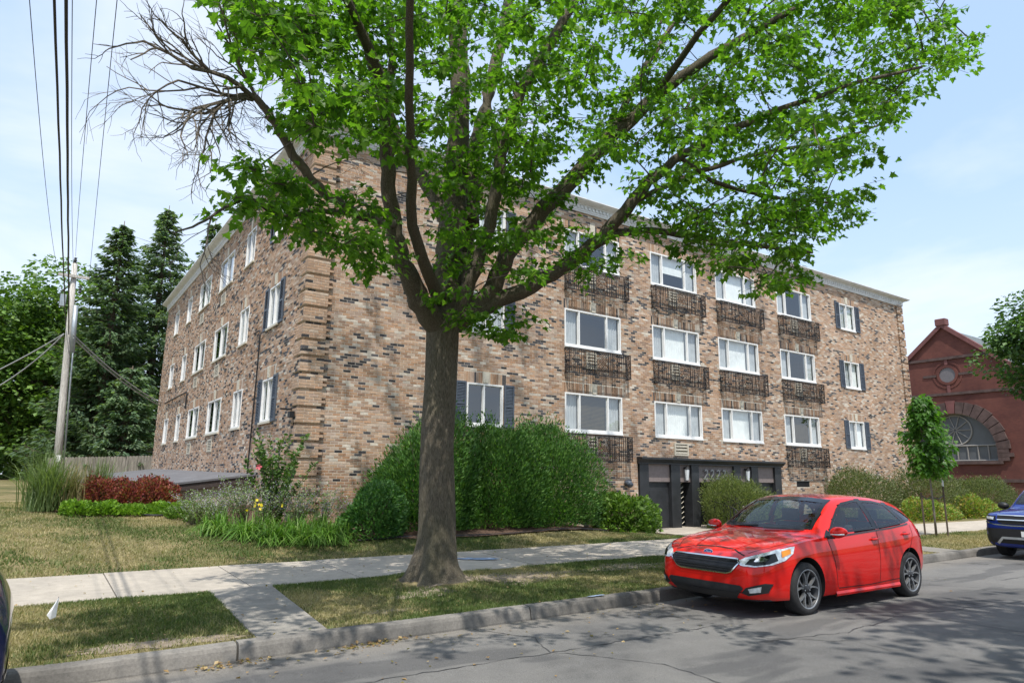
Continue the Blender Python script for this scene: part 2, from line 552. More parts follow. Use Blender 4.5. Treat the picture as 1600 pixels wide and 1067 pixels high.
# grass blades: nobody could count them
def blades(name, label, n, x0, x1, ya, yb, zf, hmin, hmax, keep=None, seed=1, wid=0.006, cap=None):
    r = np.random.default_rng(seed)
    x = r.uniform(x0, x1, n); t = r.uniform(0, 1, n)
    A = np.array([ya(v) if callable(ya) else ya for v in x]); B = np.array([yb(v) if callable(yb) else yb for v in x])
    y = A + (B-A)*t
    p = patch(x, y)
    k = r.uniform(0, 1, n) < np.clip(1.75 - 1.9*np.abs(p-0.38) - 0.9*np.clip(vnoise(x, y, 1.1, 8)-0.55, 0, 1)*2, 0.15, 1)
    if keep is not None:
        k &= keep(x, y, r)
    x, y, p = x[k], y[k], p[k]; n = len(x)
    gx = np.linspace(x.min()-0.01, x.max()+0.01, 90); gy = np.linspace(y.min()-0.01, y.max()+0.01, 40)
    G = np.array([[zf(a, b) for a in gx] for b in gy])
    ux = (x-gx[0])/(gx[1]-gx[0]); uy = (y-gy[0])/(gy[1]-gy[0])
    ix = np.clip(ux.astype(int), 0, 88); iy = np.clip(uy.astype(int), 0, 38); ux -= ix; uy -= iy
    z = (G[iy, ix]*(1-ux)+G[iy, ix+1]*ux)*(1-uy) + (G[iy+1, ix]*(1-ux)+G[iy+1, ix+1]*ux)*uy - 0.004
    tuft = np.clip((vnoise(x, y, 0.28, 14)-0.62)*4, 0, 1)*np.clip((vnoise(x, y, 2.2, 15)-0.35)*3, 0, 1)
    h = (1+1.1*tuft) * r.uniform(hmin, hmax, n) * (1.25 - 0.7*np.clip(p, 0, 1))
    ang = r.uniform(0, 2*PI, n); lean = r.uniform(0.1, 0.95, n)*h
    la = r.uniform(0, 2*PI, n)
    w = wid * r.uniform(0.7, 1.4, n)
    V = np.zeros((n, 3, 3), np.float32)
    dx, dy = np.cos(ang)*w, np.sin(ang)*w
    V[:, 0] = np.stack([x-dx, y-dy, z], 1); V[:, 1] = np.stack([x+dx, y+dy, z], 1)
    V[:, 2] = np.stack([x+np.cos(la)*lean, y+np.sin(la)*lean, z+h], 1)
    g = np.array([0.105, 0.145, 0.040]); s = np.array([0.36, 0.305, 0.165]); d = np.array([0.065, 0.108, 0.028])
    f = np.clip((p-0.375)/0.24 + r.normal(0, 0.28, n), 0, 1)[:, None]
    c = g*(1-f) + s*f
    c = c*(1-0.45*tuft[:, None]) + np.array([0.075, 0.15, 0.03])*(0.45*tuft[:, None])
    dk = (r.uniform(0, 1, n) < 0.25)[:, None] & (f < 0.5)
    c = np.where(dk, d, c) * r.uniform(0.82, 1.34, n)[:, None]
    C = np.repeat(c, 3, 0)
    me = np_mesh(name, V.reshape(-1, 3), np.arange(3*n).reshape(-1, 3), C)
    return tag(link(name, me, M_GRASS), label, 'grass', kind='stuff')
M_GRASS = leafmat('grass_blade', 0.3, 0.6, 0.8)
def keep_v(x, y, r):
    d = np.hypot(x-TREE.x, y-TREE.y)
    bare = np.exp(-((np.hypot((x-6.0)/1.5, (y-9.1)/0.55))**2))*0.9 + np.exp(-((x-8.9)/0.9)**2-((y-9.2)/0.5)**2)*0.7 + np.exp(-((x-1.2)/0.9)**2-((y-7.45)/0.3)**2)*0.8
    k = (d > 0.55) & (r.uniform(0, 1, len(x)) > bare)
    k &= ~((x > 1.98+0.12*(y-7)/3) & (x < 2.68+0.24*(y-7)/3))
    k &= ~((x > 16.88) & (x < 18.02))
    return k
blades('grass_blades', 'short patchy half dry grass on the strip along the kerb', 230000, -2.5, 13, lambda x: kerb_y(x)+0.13, WALK0+0.03, verge_z, 0.018, 0.05, keep_v, 1)
blades('grass_blades', 'pale dry grass on the strip behind the red car', 45000, 13, 34, lambda x: kerb_y(x)+0.13, WALK0+0.03, verge_z, 0.03, 0.075, keep_v, 2, 0.009)
def keep_l(x, y, r):
    inb = (x > 5.2) & (y > 13.55) & (x < 13.3)
    inb |= (x > 0.5) & (y > 18.3)
    return ~(inb & (r.uniform(0, 1, len(x)) > 0.04)) & ~((x > 14.2) & (x < 20.7) & (y > WALK1))
blades('grass_blades', 'mown green and straw coloured lawn left of the building', 190000, -3.5, 15.5, WALK1-0.03, lambda x: 22 if x < 5 else 15.9, lawn_z, 0.022, 0.058, keep_l, 3, 0.009)
# ------------------------------------------------------------------ apartment building
XC, YF, XE, YE = 4.98, 16.0, 34.5, 39.6
CO, PIT = 0.0677, 0.2032            # course height, brick pitch
ZTOP = 10.22
FL = [3.05, 5.68, 8.31]             # sill heights of the three rows
WH = 1.17
WIDE = [(13.01, 15.38), (16.86, 19.24), (20.32, 22.70), (24.14, 26.54)]
NARF = [(9.55, 10.75), (28.80, 30.04)]
LEFT = [(18.30, 19.36), (21.64, 22.74), (24.50, 26.62), (28.30, 30.50), (32.34, 33.34), (35.62, 36.72)]

def brickmat():
    m = Mat('mixed_brick'); v = m.coord('world')
    c = m.attr('tint')
    n = m.noise(v, 60, 4, 0.7); n2 = m.noise(v, 13, 4, 0.6)
    c = m.mix(1.0, c, m.ramp(n, [(0.25, 0.72), (0.7, 1.2)]), 'MULTIPLY')
    c = m.mix(1.0, c, m.ramp(n2, [(0.3, 0.85), (0.7, 1.12)]), 'MULTIPLY')
    m.color(c); m.set(Roughness=0.86); m.b.inputs['Specular IOR Level'].default_value = 0.25
    m.bump(n, 0.5, 0.006)
    return m.m
M_BRICK = brickmat()
M_MORTAR = flat('mortar', (0.56, 0.50, 0.42), 0.95, 0, 0.2, 20, 0.3, 0.1)
M_STONE = flat('cast_stone', (0.56, 0.52, 0.43), 0.85, 0, 0.15, 14, 0.2, 0.2)
M_WHITE = flat('white_frame', (0.78, 0.78, 0.77), 0.45, 0, 0.05, 6)
M_CORN = flat('white_cornice', (0.70, 0.71, 0.72), 0.55, 0, 0.12, 5)
M_SHUT = flat('blue_grey_shutter', (0.075, 0.092, 0.12), 0.5, 0, 0.2, 12)
M_IRON = flat('black_iron', (0.018, 0.018, 0.02), 0.5, 0.2, 0.3, 20)
M_CHAR = flat('charcoal_paint', (0.030, 0.032, 0.036), 0.42, 0, 0.2, 4)
M_TAUPE = flat('taupe_panel', (0.20, 0.165, 0.16), 0.6, 0, 0.1, 10)
M_LOUV = flat('cream_louvre', (0.50, 0.46, 0.38), 0.6, 0, 0.1, 10)
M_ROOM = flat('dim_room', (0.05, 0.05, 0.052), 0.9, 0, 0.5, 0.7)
M_CURT = flat('pale_curtain', (0.90, 0.91, 0.89), 0.9, 0, 0.06, 5)
M_GREY = flat('grey_curtain', (0.50, 0.515, 0.52), 0.9, 0, 0.12, 5)
M_BLIND = flat('brown_blind', (0.10, 0.075, 0.035), 0.7, 0, 0.2, 5)
M_GLASS = glassmat('window_glass', (0.95, 0.975, 0.975), 1.5, 0.0, 0.06)
M_ROOFING = flat('roof_felt', (0.13, 0.13, 0.14), 0.8, 0, 0.2, 2, 0.3)

PAL = np.array([[0.40, 0.235, 0.145], [0.45, 0.290, 0.195], [0.33, 0.200, 0.135], [0.49, 0.355, 0.265], [0.54, 0.450, 0.365], [0.41, 0.280, 0.210], [0.40, 0.222, 0.130]])
PAL = PAL*np.array([0.98, 1.04, 1.07])
PALW = np.array([0.20, 0.22, 0.15, 0.14, 0.09, 0.12, 0.08])

bld = tag(empty('apartment_building', (XC, YF, 0)), 'three storey mixed brick apartment block with white cornice, iron grilles and a dark entrance', 'building')
OFF = Vector((XC, YF, 0))

def openings_front():
    o = []
    for f in FL:
        for a, b in WIDE + NARF: o.append((a, b, f-0.02, f+WH))
    o.append((16.02, 23.62, -1, 2.33))
    o.append((17.74, 18.43, 2.44, 2.87))
    o.append((24.67, 25.56, 1.41, 1.64))
    return o
def openings_left():
    o = []
    for f in FL:
        for a, b in LEFT: o.append((a, b, f-0.02, f+WH))
        for a, b in ((25.35, 26.05), (29.25, 29.95)): o.append((a, b, f-0.63, f-0.20))
    return o

LINT = 0.31
def lintels(ops, wide):
    "soldier courses over the windows: (a, b, z0, z1)"
    r = []
    for (a, b, z0, z1) in ops:
        if z1 - z0 > 1.0 and z0 > 0: r.append((a-0.10, b+0.10, z1, z1+LINT))
    return r

def wall_bricks(u0, u1, z0, z1, ops, quoin0, quoin1, seed, stain_shade=()):
    "list of bricks (ua, ub, za, zb, protrusion, colour) on a wall running along u"
    r = np.random.default_rng(seed)
    lint = lintels(ops, True)
    out = []
    nrow = int(round((z1-z0)/CO))
    dark_phase = r.uniform(0, 100)
    for k in range(nrow):
        za = z0 + k*CO; zb = za + CO; zc = (za+zb)/2
        iv = [(u0, u1)]
        for (a, b, c, d) in ops + lint:
            if c <= zc <= d:
                nv = []
                for (p, q) in iv:
                    if b <= p or a >= q: nv.append((p, q))
                    else:
                        if a > p: nv.append((p, a))
                        if b < q: nv.append((b, q))
                iv = nv
        kk = k % 6
        for (p, q) in iv:
            s = u0 + (PIT/2 if k % 2 else 0) - PIT
            n0 = math.floor((p - s)/PIT)
            u = s + n0*PIT
            cuts = [p]
            while u < q:
                if u > p + 0.045 and u < q - 0.045: cuts.append(u)
                u += PIT
            cuts.append(q)
            for a, b in zip(cuts, cuts[1:]):
                um = (a+b)/2
                if quoin0 and quoin1 and kk and a == u0: a = u0 - 0.0765
                pro = r.uniform(0, 0.0025)
                if r.random() < (0.08 if quoin1 else 0.2): pro += r.uniform(0.002, 0.008 if quoin1 else 0.016)
                if quoin0 and um < u0 + 0.51: pro = (0.071 if kk else 0.0008) + r.uniform(0, 0.003)
                if quoin1 and um > u1 - 0.51: pro = (0.071 if kk else 0.0008) + r.uniform(0, 0.003)
                # runs of burnt headers
                dn = float(vnoise(um, zc*2.6, 0.55, seed+4))
                pd = (0.05 if quoin1 else 0.10) + 0.40*max(0, dn-0.60)/0.40
                if r.random() < pd:
                    c = np.array([0.055, 0.052, 0.055])*r.uniform(0.6, 2.0)
                else:
                    c = PAL[r.choice(7, p=PALW)]*r.uniform(0.80, 1.17)
                    if (quoin0 and um < u0+0.51): c = 0.5*c + 0.5*np.array([0.43, 0.295, 0.20])
                    wn_ = float(vnoise(um, zc*1.5, 0.9, seed+9))
                    c = c*lerp(0.9, 1.12, wn_) + np.array([0.05, 0.05, 0.048])*max(0, wn_-0.5)
                for (sa, sb, sc, sd, amt) in stain_shade:
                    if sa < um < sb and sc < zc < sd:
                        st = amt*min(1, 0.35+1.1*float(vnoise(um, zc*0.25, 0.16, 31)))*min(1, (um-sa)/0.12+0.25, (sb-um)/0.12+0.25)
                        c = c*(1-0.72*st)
                out.append((a+0.006, b-0.006, za+0.0065, zb-0.0055, pro, c))
    # soldier bricks
    for (a, b, c, d) in lint:
        n = max(3, int(round((b-a)/0.0677)))
        mid = (a+b)/2
        for i in range(n):
            p = lerp(a, b, i/n); q = lerp(a, b, (i+1)/n)
            if abs((p+q)/2-mid) < 0.12: continue
            if r.random() < 0.07: cc = np.array([0.05, 0.047, 0.05])*r.uniform(0.7, 1.6)
            else: cc = PAL[r.choice(7, p=PALW)]*r.uniform(0.80, 1.10)
            for (sa, sb, sc, sd, amt) in stain_shade:
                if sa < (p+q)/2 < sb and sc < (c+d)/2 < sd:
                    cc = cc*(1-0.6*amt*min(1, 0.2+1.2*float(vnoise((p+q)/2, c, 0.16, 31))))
            out.append((p+0.004, q-0.004, c+0.006, d-0.006, r.uniform(0, 0.004), cc))
    return out

def bricks_to_arrays(bricks, axis, back=-0.014):
    n = len(bricks)
    A = np.array([b[:5] for b in bricks]); C = np.array([b[5] for b in bricks])
    ua, ub, za, zb, pr = A.T
    z = np.zeros(n)
    fr = [(ua, za), (ub, za), (ub, zb), (ua, zb)]
    V = np.zeros((n, 8, 3), np.float32)
    for i, (u, w) in enumerate(fr):
        if axis == 'x':
            V[:, i] = np.stack([u, YF - pr, w], 1); V[:, i+4] = np.stack([u, YF - back + z, w], 1)
        else:
            V[:, i] = np.stack([XC - pr, u, w], 1); V[:, i+4] = np.stack([XC - back + z, u, w], 1)
    q = np.array([[0,1,2,3],[0,4,5,1],[1,5,6,2],[2,6,7,3],[3,7,4,0]])
    if axis == 'y': q = q[:, ::-1]
    F = (np.arange(n)[:, None, None]*8 + q[None]).reshape(-1, 4)
    return V.reshape(-1, 3), F, np.repeat(C, 8, 0)

GRILLES = [(0, 0), (0, 1), (0, 2), (1, 1), (1, 2), (2, 1), (2, 2), (3, 0), (3, 1), (3, 2)]   # (column, floor)
stain_shade = []  # streaks round the grilles: wall stains plus grille shadow, put into the brick colour
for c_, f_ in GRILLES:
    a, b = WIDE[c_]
    stain_shade.append((a-0.05, b+0.35, FL[f_]-1.42, FL[f_]-0.08, 0.35))
front = wall_bricks(XC, XE, -0.45, ZTOP, openings_front(), True, True, 3, stain_shade)
leftb = wall_bricks(YF + 0.004, YE, -0.45, ZTOP, openings_left(), True, False, 5)

# the 300 bricks that show largest: near the street corner, each its own part
def dist_key(b):
    u, z = (b[0]+b[1])/2, (b[2]+b[3])/2
    return math.sqrt(u*u + YF*YF + (z-1.65)**2)
cand = [i for i, b in enumerate(front) if b[2] > 1.15 and b[1]-b[0] > 0.18 and b[3]-b[2] < 0.1 and b[1] < 8.9 and b[2] < 4.3]
cand.sort(key=lambda i: dist_key(front[i]))
cand = set(cand[:300])
singles = [front[i] for i in cand]
rest = [b for i, b in enumerate(front) if i not in cand]

wall = empty('brick_wall', (0, 0, 0), parent=bld)
wall.matrix_parent_inverse = Matrix.Identity(4)
wall.location = -OFF
mort = MB()
def mortar_cells(u0, u1, z0, z1, ops, axis, d):
    us = sorted({u0, u1} | {o[i] for o in ops for i in (0, 1)}); zs = sorted({z0, z1} | {max(z0, o[i]) for o in ops for i in (2, 3)})
    for a, b in zip(us, us[1:]):
        for c, e in zip(zs, zs[1:]):
            m_, n_ = (a+b)/2, (c+e)/2
            if any(o[0] < m_ < o[1] and o[2] < n_ < o[3] for o in ops): continue
            if axis == 'x': mort.quad((a, YF+d, c), (b, YF+d, c), (b, YF+d, e), (a, YF+d, e))
            else: mort.quad((XC+d, b, c), (XC+d, a, c), (XC+d, a, e), (XC+d, b, e))
    for (a, b, c, e) in ops:                                            # reveals
        c = max(c, z0); D = 0.16
        if axis == 'x':
            y0_, y1_ = YF+d, YF+D
            mort.quad((a, y0_, c), (a, y1_, c), (a, y1_, e), (a, y0_, e)); mort.quad((b, y1_, c), (b, y0_, c), (b, y0_, e), (b, y1_, e))
            mort.quad((a, y0_, e), (a, y1_, e), (b, y1_, e), (b, y0_, e)); mort.quad((a, y1_, c), (a, y0_, c), (b, y0_, c), (b, y1_, c))
        else:
            x0_, x1_ = XC+d, XC+D
            mort.quad((x0_, a, c), (x1_, a, c), (x1_, a, e), (x0_, a, e)); mort.quad((x1_, b, c), (x0_, b, c), (x0_, b, e), (x1_, b, e))
            mort.quad((x0_, a, e), (x1_, a, e), (x1_, b, e), (x0_, b, e)); mort.quad((x1_, a, c), (x0_, a, c), (x0_, b, c), (x1_, b, c))
mortar_cells(XC+0.004, XE, -0.5, ZTOP, openings_front(), 'x', 0.0022)
mortar_cells(YF+0.006, YE, -0.5, ZTOP, openings_left(), 'y', 0.0022)
mort.quad((XE, YF+0.006, -0.5), (XE, YE, -0.5), (XE, YE, ZTOP), (XE, YF+0.006, ZTOP))
mort.quad((XE, YE, -0.5), (XC, YE, -0.5), (XC, YE, ZTOP), (XE, YE, ZTOP))
zq = -0.45
for k in range(int((ZTOP+0.45)/(6*CO))+1):                       # solid mortar behind the raised corner blocks
    za, zb = zq + (6*k+1)*CO + 0.003, min(ZTOP, zq + (6*k+6)*CO - 0.003)
    if zb <= za: continue
    mort.box(XC-0.066, XC+0.502, YF-0.066, YF+0.502, za, zb)
    mort.box(XE-0.502, XE+0.02, YF-0.066, YF+0.3, za, zb)
mort.build('mortar', M_MORTAR, wall)
for bl, ax in ((rest, 'x'), (leftb, 'y')):
    V, F, C = bricks_to_arrays(bl, ax)
    o = link('brick_field', np_mesh('brick_field', V, F, C), M_BRICK, wall)
    o['kind'] = 'stuff'
def brick_mesh(length, height, c):
    b = MB().box(0, length, 0, 0.05, 0, height)
    me = b.mesh('brick', bevel=0.0025)
    at = me.color_attributes.new('tint', 'FLOAT_COLOR', 'POINT')
    at.data.foreach_set('color', np.tile(np.array([*c, 1.0], np.float32), len(me.vertices)))
    me.materials.append(M_BRICK)
    return me
BM = {}
for (a, b, za, zb, pr, c) in singles:
    key = (tuple(int(round(v*22)) for v in c), int(round((b-a)*100)))
    if key not in BM: BM[key] = brick_mesh(b-a, zb-za, c)
    o = bpy.data.objects.new('brick', BM[key]); o.parent = wall; o.location = (a, YF-pr, za); col.objects.link(o)

# flat roof and cornice
MB().box(XC+0.1, XE-0.1, YF+0.1, YE-0.1, ZTOP-0.2, ZTOP+0.12).build('roof', M_ROOFING, bld, loc=-OFF)
# cornice profile: outward offset, height
CP = [(0.0, 10.16), (0.055, 10.16), (0.055, 10.20), (0.075, 10.21), (0.075, 10.37), (0.11, 10.38), (0.11, 10.41), (0.20, 10.43), (0.27, 10.455), (0.31, 10.49), (0.33, 10.50), (0.33, 10.53), (0.0, 10.545)]
cor = MB()
rows = []
for (o_, z) in CP:
    rows.append([(XE+o_, YE, z), (XE+o_, YF-o_, z), (XC-o_, YF-o_, z), (XC-o_, YE+0.1, z)])
cor.v = [p for r_ in rows for p in r_]
for i in range(len(CP)-1):
    for j in range(3):
        a = i*4+j; cor.f.append((a, a+1, a+5, a+4))
corn = cor.build('cornice', M_CORN, bld, loc=-OFF)
den = MB()
for i in range(int((XE-XC)/0.16)):
    x = XC + 0.03 + i*0.16
    den.box(x, x+0.085, YF-0.108, YF-0.07, 10.275, 10.372)
    den.tube([(x+0.04+0.045*math.cos(t), YF-0.077, 10.236+0.028*math.sin(t)) for t in np.linspace(0, PI, 5)], 0.008, 4)
for i in range(int((YE-YF)/0.16)):
    y = YF + 0.03 + i*0.16
    den.box(XC-0.108, XC-0.07, y, y+0.085, 10.275, 10.372)
    den.tube([(XC-0.077, y+0.04+0.045*math.cos(t), 10.236+0.028*math.sin(t)) for t in np.linspace(0, PI, 5)], 0.008, 4)
den.build('dentil_band', M_CORN, corn)['kind'] = 'stuff'

# ---------------- windows
def frame_at(root_axis, a, b, z0, z1):
    "local frame: u along the wall from a to b, n outwards"
    if root_axis == 'x': return lambda u, n, z: (u, YF - n, z)
    return lambda u, n, z: (XC - n, u, z)

class WB(MB):
    def lbox(s, T, u0, u1, n0, n1, z0, z1):
        p, q = T(u0, n0, z0), T(u1, n1, z1)
        return s.box(min(p[0], q[0]), max(p[0], q[0]), min(p[1], q[1]), max(p[1], q[1]), z0, z1)

WIN_KIND = {}
def window(axis, a, b, z0, mull, style, z1=None, fw=0.06, sill=True):
    fw = 0.046
    z1 = z1 or z0 + WH
    T = frame_at(axis, a, b, z0, z1)
    w = WB(); d0, d1 = -0.09, 0.018
    w.lbox(T, a, a+fw, d0, d1, z0, z1); w.lbox(T, b-fw, b, d0, d1, z0, z1)
    w.lbox(T, a+fw, b-fw, d0, d1-0.003, z1-fw, z1); w.lbox(T, a+fw, b-fw, d0, d1-0.003, z0, z0+fw+0.015)
    for m_ in mull:
        u = lerp(a, b, m_)
        w.lbox(T, u-0.026, u+0.026, d0+0.02, d1-0.008, z0+fw+0.012, z1-fw+0.003)
    o = w.build('window', M_WHITE, bld, loc=-OFF)
    edges = [a+fw] + [lerp(a, b, m_) for m_ in mull] + [b-fw]
    for i, (p, q) in enumerate(zip(edges, edges[1:])):
        p2 = p + (0.026 if i else 0); q2 = q - (0.026 if i < len(edges)-2 else 0)
        n_ = -0.035 if i % 2 else -0.05
        g = MB()
        za, zb = z0+fw+0.015, z1-fw
        jx = random.uniform(-0.004, 0.004); jz = random.uniform(-0.003, 0.003)
        pts = [T(p2, n_-jx, za), T(q2, n_+jx, za), T(q2, n_+jx+jz, zb), T(p2, n_-jx+jz, zb)]
        if axis == 'y': pts = pts[::-1]
        g.quad(*pts).build('pane', M_GLASS, o)
        # inner sash rim
        s_ = WB(); r_ = 0.016
        s_.lbox(T, p2, p2+r_, n_-0.02, n_+0.012, za, zb); s_.lbox(T, q2-r_, q2, n_-0.02, n_+0.012, za, zb)
        s_.lbox(T, p2+r_, q2-r_, n_-0.02, n_+0.010, za, za+r_); s_.lbox(T, p2+r_, q2-r_, n_-0.02, n_+0.010, zb-r_, zb)
        s_.build('sash', M_WHITE, o)
        st = style[i % len(style)]
        cu = MB()
        if st in 'cgh':
            nf = max(6, int((q2-p2)/0.045)); zc0 = za if st != 'h' else lerp(za, zb, 0.45)
            for k in range(nf):
                u0_, u1_ = lerp(p2-0.02, q2+0.02, k/nf), lerp(p2-0.02, q2+0.02, (k+1)/nf)
                n0_, n1_ = (-0.13-0.022*(k % 2), -0.13-0.022*((k+1) % 2)) if st != 'h' else (-0.13, -0.13)
                pts = [T(u0_, n0_, zc0), T(u1_, n1_, zc0), T(u1_, n1_, zb+0.02), T(u0_, n0_, zb+0.02)]
                cu.quad(*(pts if axis == 'x' else pts[::-1]))
            cu.build('curtain', M_GREY if st == 'g' else M_CURT, o)
        elif st == 'b':
            nb = 26
            for k in range(nb):
                zz = lerp(za, zb, k/nb)
                pts = [T(p2, -0.115, zz), T(q2, -0.115, zz), T(q2, -0.14, zz+0.03), T(p2, -0.14, zz+0.03)]
                cu.quad(*(pts if axis == 'x' else pts[::-1]))
            cu.build('blind', M_BLIND, o)
    if sill:
        s_ = WB()
        if axis == 'x': s_.lbox(T, a-0.0, b+0.0, -0.05, 0.045, z0-0.05, z0-0.002)
        else: s_.lbox(T, a-0.03, b+0.03, -0.05, 0.06, z0-0.06, z0-0.002)
        s_.build('sill', M_WHITE if axis == 'x' else M_STONE, o)
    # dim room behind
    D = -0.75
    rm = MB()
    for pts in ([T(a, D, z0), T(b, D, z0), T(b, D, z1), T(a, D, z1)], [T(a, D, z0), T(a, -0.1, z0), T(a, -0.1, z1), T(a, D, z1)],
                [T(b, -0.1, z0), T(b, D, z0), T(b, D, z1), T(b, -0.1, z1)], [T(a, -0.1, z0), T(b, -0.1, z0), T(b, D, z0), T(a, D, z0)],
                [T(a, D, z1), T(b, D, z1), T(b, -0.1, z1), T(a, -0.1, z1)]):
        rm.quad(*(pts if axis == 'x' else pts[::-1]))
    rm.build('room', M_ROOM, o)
    return o

def keystone(axis, a, b, z1):
    T = frame_at(axis, a, b, 0, 0); m_ = (a+b)/2; k = MB()
    lo, hi, w0, w1 = z1+0.02, z1+LINT+0.03, 0.075, 0.115
    P = [T(m_-w0, 0.03, lo), T(m_+w0, 0.03, lo), T(m_+w1, 0.03, hi), T(m_-w1, 0.03, hi)]
    Q = [T(m_-w0, -0.02, lo), T(m_+w0, -0.02, lo), T(m_+w1, -0.02, hi), T(m_-w1, -0.02, hi)]
    k.v = P + Q; k.f = [(0,1,2,3), (0,4,5,1), (1,5,6,2), (2,6,7,3), (3,7,4,0)]
    k.build('keystone', M_STONE, bld, loc=-OFF)

def shutter(axis, u0, u1, z0, z1):
    T = frame_at(axis, u0, u1, z0, z1); s = WB()
    f = 0.045
    s.lbox(T, u0, u0+f, 0.006, 0.045, z0, z1); s.lbox(T, u1-f, u1, 0.006, 0.045, z0, z1)
    s.lbox(T, u0+f, u1-f, 0.006, 0.043, z0, z0+0.07); s.lbox(T, u0+f, u1-f, 0.006, 0.043, z1-0.06, z1)
    s.lbox(T, u0+f, u1-f, 0.006, 0.043, (z0+z1)/2-0.03, (z0+z1)/2+0.03)
    o = s.build('shutter', M_SHUT, bld, loc=-OFF)
    sl = MB(); n = 26
    for k in range(n):
        z = lerp(z0+0.075, z1-0.065, k/n); h = (z1-z0-0.14)/n
        sl.v += [T(u0+f, 0.040, z), T(u1-f, 0.040, z), T(u1-f, 0.014, z+h*1.05), T(u0+f, 0.014, z+h*1.05)]
        m = len(sl.v); sl.f.append((m-4, m-3, m-2, m-1))
    sl.build('louvre', M_SHUT, o)

styles = {(0, 0): 'gbg', (0, 1): 'g g', (0, 2): 'g g', (1, 0): 'gcg', (1, 1): 'gcg', (1, 2): 'ghg', (2, 0): 'gcg', (2, 1): 'gcg', (2, 2): 'gcg', (3, 0): 'gbg', (3, 1): 'g g', (3, 2): 'g g'}
for ci, (a, b) in enumerate(WIDE):
    for fi, f in enumerate(FL):
        window('x', a, b, f, (0.25, 0.745), styles[(ci, fi)])
        keystone('x', a, b, f+WH)
for ci, (a, b) in enumerate(NARF):
    for fi, f in enumerate(FL):
        window('x', a, b, f, (0.47,), [' ', 'g', 'c'][fi] if ci == 0 else 'gc')
        keystone('x', a, b, f+WH)
        shutter('x', a-0.37, a-0.03, f-0.02, f+WH+0.02); shutter('x', b+0.03, b+0.37, f-0.02, f+WH+0.02)
for ci, (a, b) in enumerate(LEFT):
    for fi, f in enumerate(FL):
        window('y', a, b, f, (0.5,) if ci in (0, 1, 2, 3) else (), [['gg', 'gg', 'cg'], ['  ', ' g', '  '], ['c ', 'g ', 'c '], ['c ', 'g ', 'cc'], [' ', 'g', 'c'], ['g', ' ', 'g']][ci][fi])
        keystone('y', a, b, f+WH)
        if ci == 0:
            shutter('y', a-0.39, a-0.03, f-0.03, f+WH+0.03); shutter('y', b+0.03, b+0.39, f-0.03, f+WH+0.03)

# through-wall air conditioner sleeves
def louvre_box(axis, a, b, z0, z1, out=0.05, gap=0.09):
    T = frame_at(axis, a, b, z0, z1); s = WB(); f = 0.05
    s.lbox(T, a, a+f, -0.1, out, z0, z1); s.lbox(T, b-f, b, -0.1, out, z0, z1)
    s.lbox(T, a+f, b-f, -0.1, out-0.002, z0, z0+f); s.lbox(T, a+f, b-f, -0.1, out-0.002, z1-f, z1)
    n = max(3, int((z1-z0-2*f)/gap))
    for k in range(n):
        z = lerp(z0+f, z1-f, (k+0.15)/n); h = (z1-z0-2*f)/n*0.55
        s.lbox(T, a+f, b-f, -0.04, out-0.012, z, z+h)
    s.lbox(T, a+f, b-f, -0.12, -0.06, z0+f, z1-f)
    return s.build('air_conditioner_sleeve', M_LOUV, bld, loc=-OFF)
louvre_box('x', 17.74, 18.43, 2.44, 2.87)
for f in FL:
    for a, b in ((25.35, 26.05), (29.25, 29.95)): louvre_box('y', a, b, f-0.63, f-0.20, 0.03, 0.05)
for c_, f_ in GRILLES:
    if c_ == 2: continue
    a, b = WIDE[c_]; m_ = a + 0.36*(b-a)
    louvre_box('x', m_, m_+0.42, FL[f_]-0.66, FL[f_]-0.14, 0.06, 0.10)

# ornamental iron grilles below the wide windows
def grille_mesh():
    W, H, D = 2.60, 0.76, 0.24
    g = MB(); t = 0.011
    def bar(x0, y0, z0, x1, y1, z1, r=t): g.tube([(x0, y0, z0), (x1, y1, z1)], r, 4)
    for z in (0.0, H): 
        g.box(0, W, -D-0.013, -D+0.013, z-0.013, z+0.013)
        for x in (0.013, W-0.013): g.box(x-0.013, x+0.013, -D+0.0135, 0.0, z-0.012, z+0.012)
    def scrolls(x0, x1, y0=-D, y1=-D):
        rr = random.Random(4)
        nx = max(2, int(round(math.hypot(x1-x0, y1-y0)/0.088))); nz = 8
        for i in range(nx):
            for k in range(nz):
                u = (i+0.5)/nx; x, y = lerp(x0, x1, u), lerp(y0, y1, u)
                z = lerp(0.02, H-0.02, (k+0.5)/nz); r = 0.039
                a0 = rr.uniform(0, 6.28); s = 1 if (i+k) % 2 else -1
                dx, dy = (x1-x0)/math.hypot(x1-x0, y1-y0), (y1-y0)/math.hypot(x1-x0, y1-y0)
                pts = []
                for q in range(9):
                    tt = a0 + s*q*0.72; rad = r*(1-0.075*q)
                    pts.append((x+dx*rad*math.cos(tt), y+dy*rad*math.cos(tt), z+rad*1.15*math.sin(tt)))
                g.tube(pts, 0.0105, 3, False)
    for (a, b) in ((0.02, 0.24), (0.60, 0.84), (1.02, 1.62), (1.80, 2.02), (2.36, 2.58)):
        for x in (a, b): bar(x, -D, 0, x, -D, H, 0.013)
        scrolls(a+0.01, b-0.01)
    for x in (0.32, 0.40, 0.50, 0.93, 1.71, 2.10, 2.19, 2.28): bar(x, -D, 0, x, -D, H, 0.010)
    for x in (0.013, W-0.013):
        scrolls(x, x+0.001, -D+0.01, -0.01)
    return g.mesh('iron_grille')
GM = grille_mesh(); GM.materials.append(M_IRON)
for c_, f_ in GRILLES:
    a, b = WIDE[c_]
    o = bpy.data.objects.new('iron_grille', GM); o.parent = bld
    o.location = Vector((a-0.02, YF-0.002, FL[f_]-0.87)) - OFF
    col.objects.link(o)

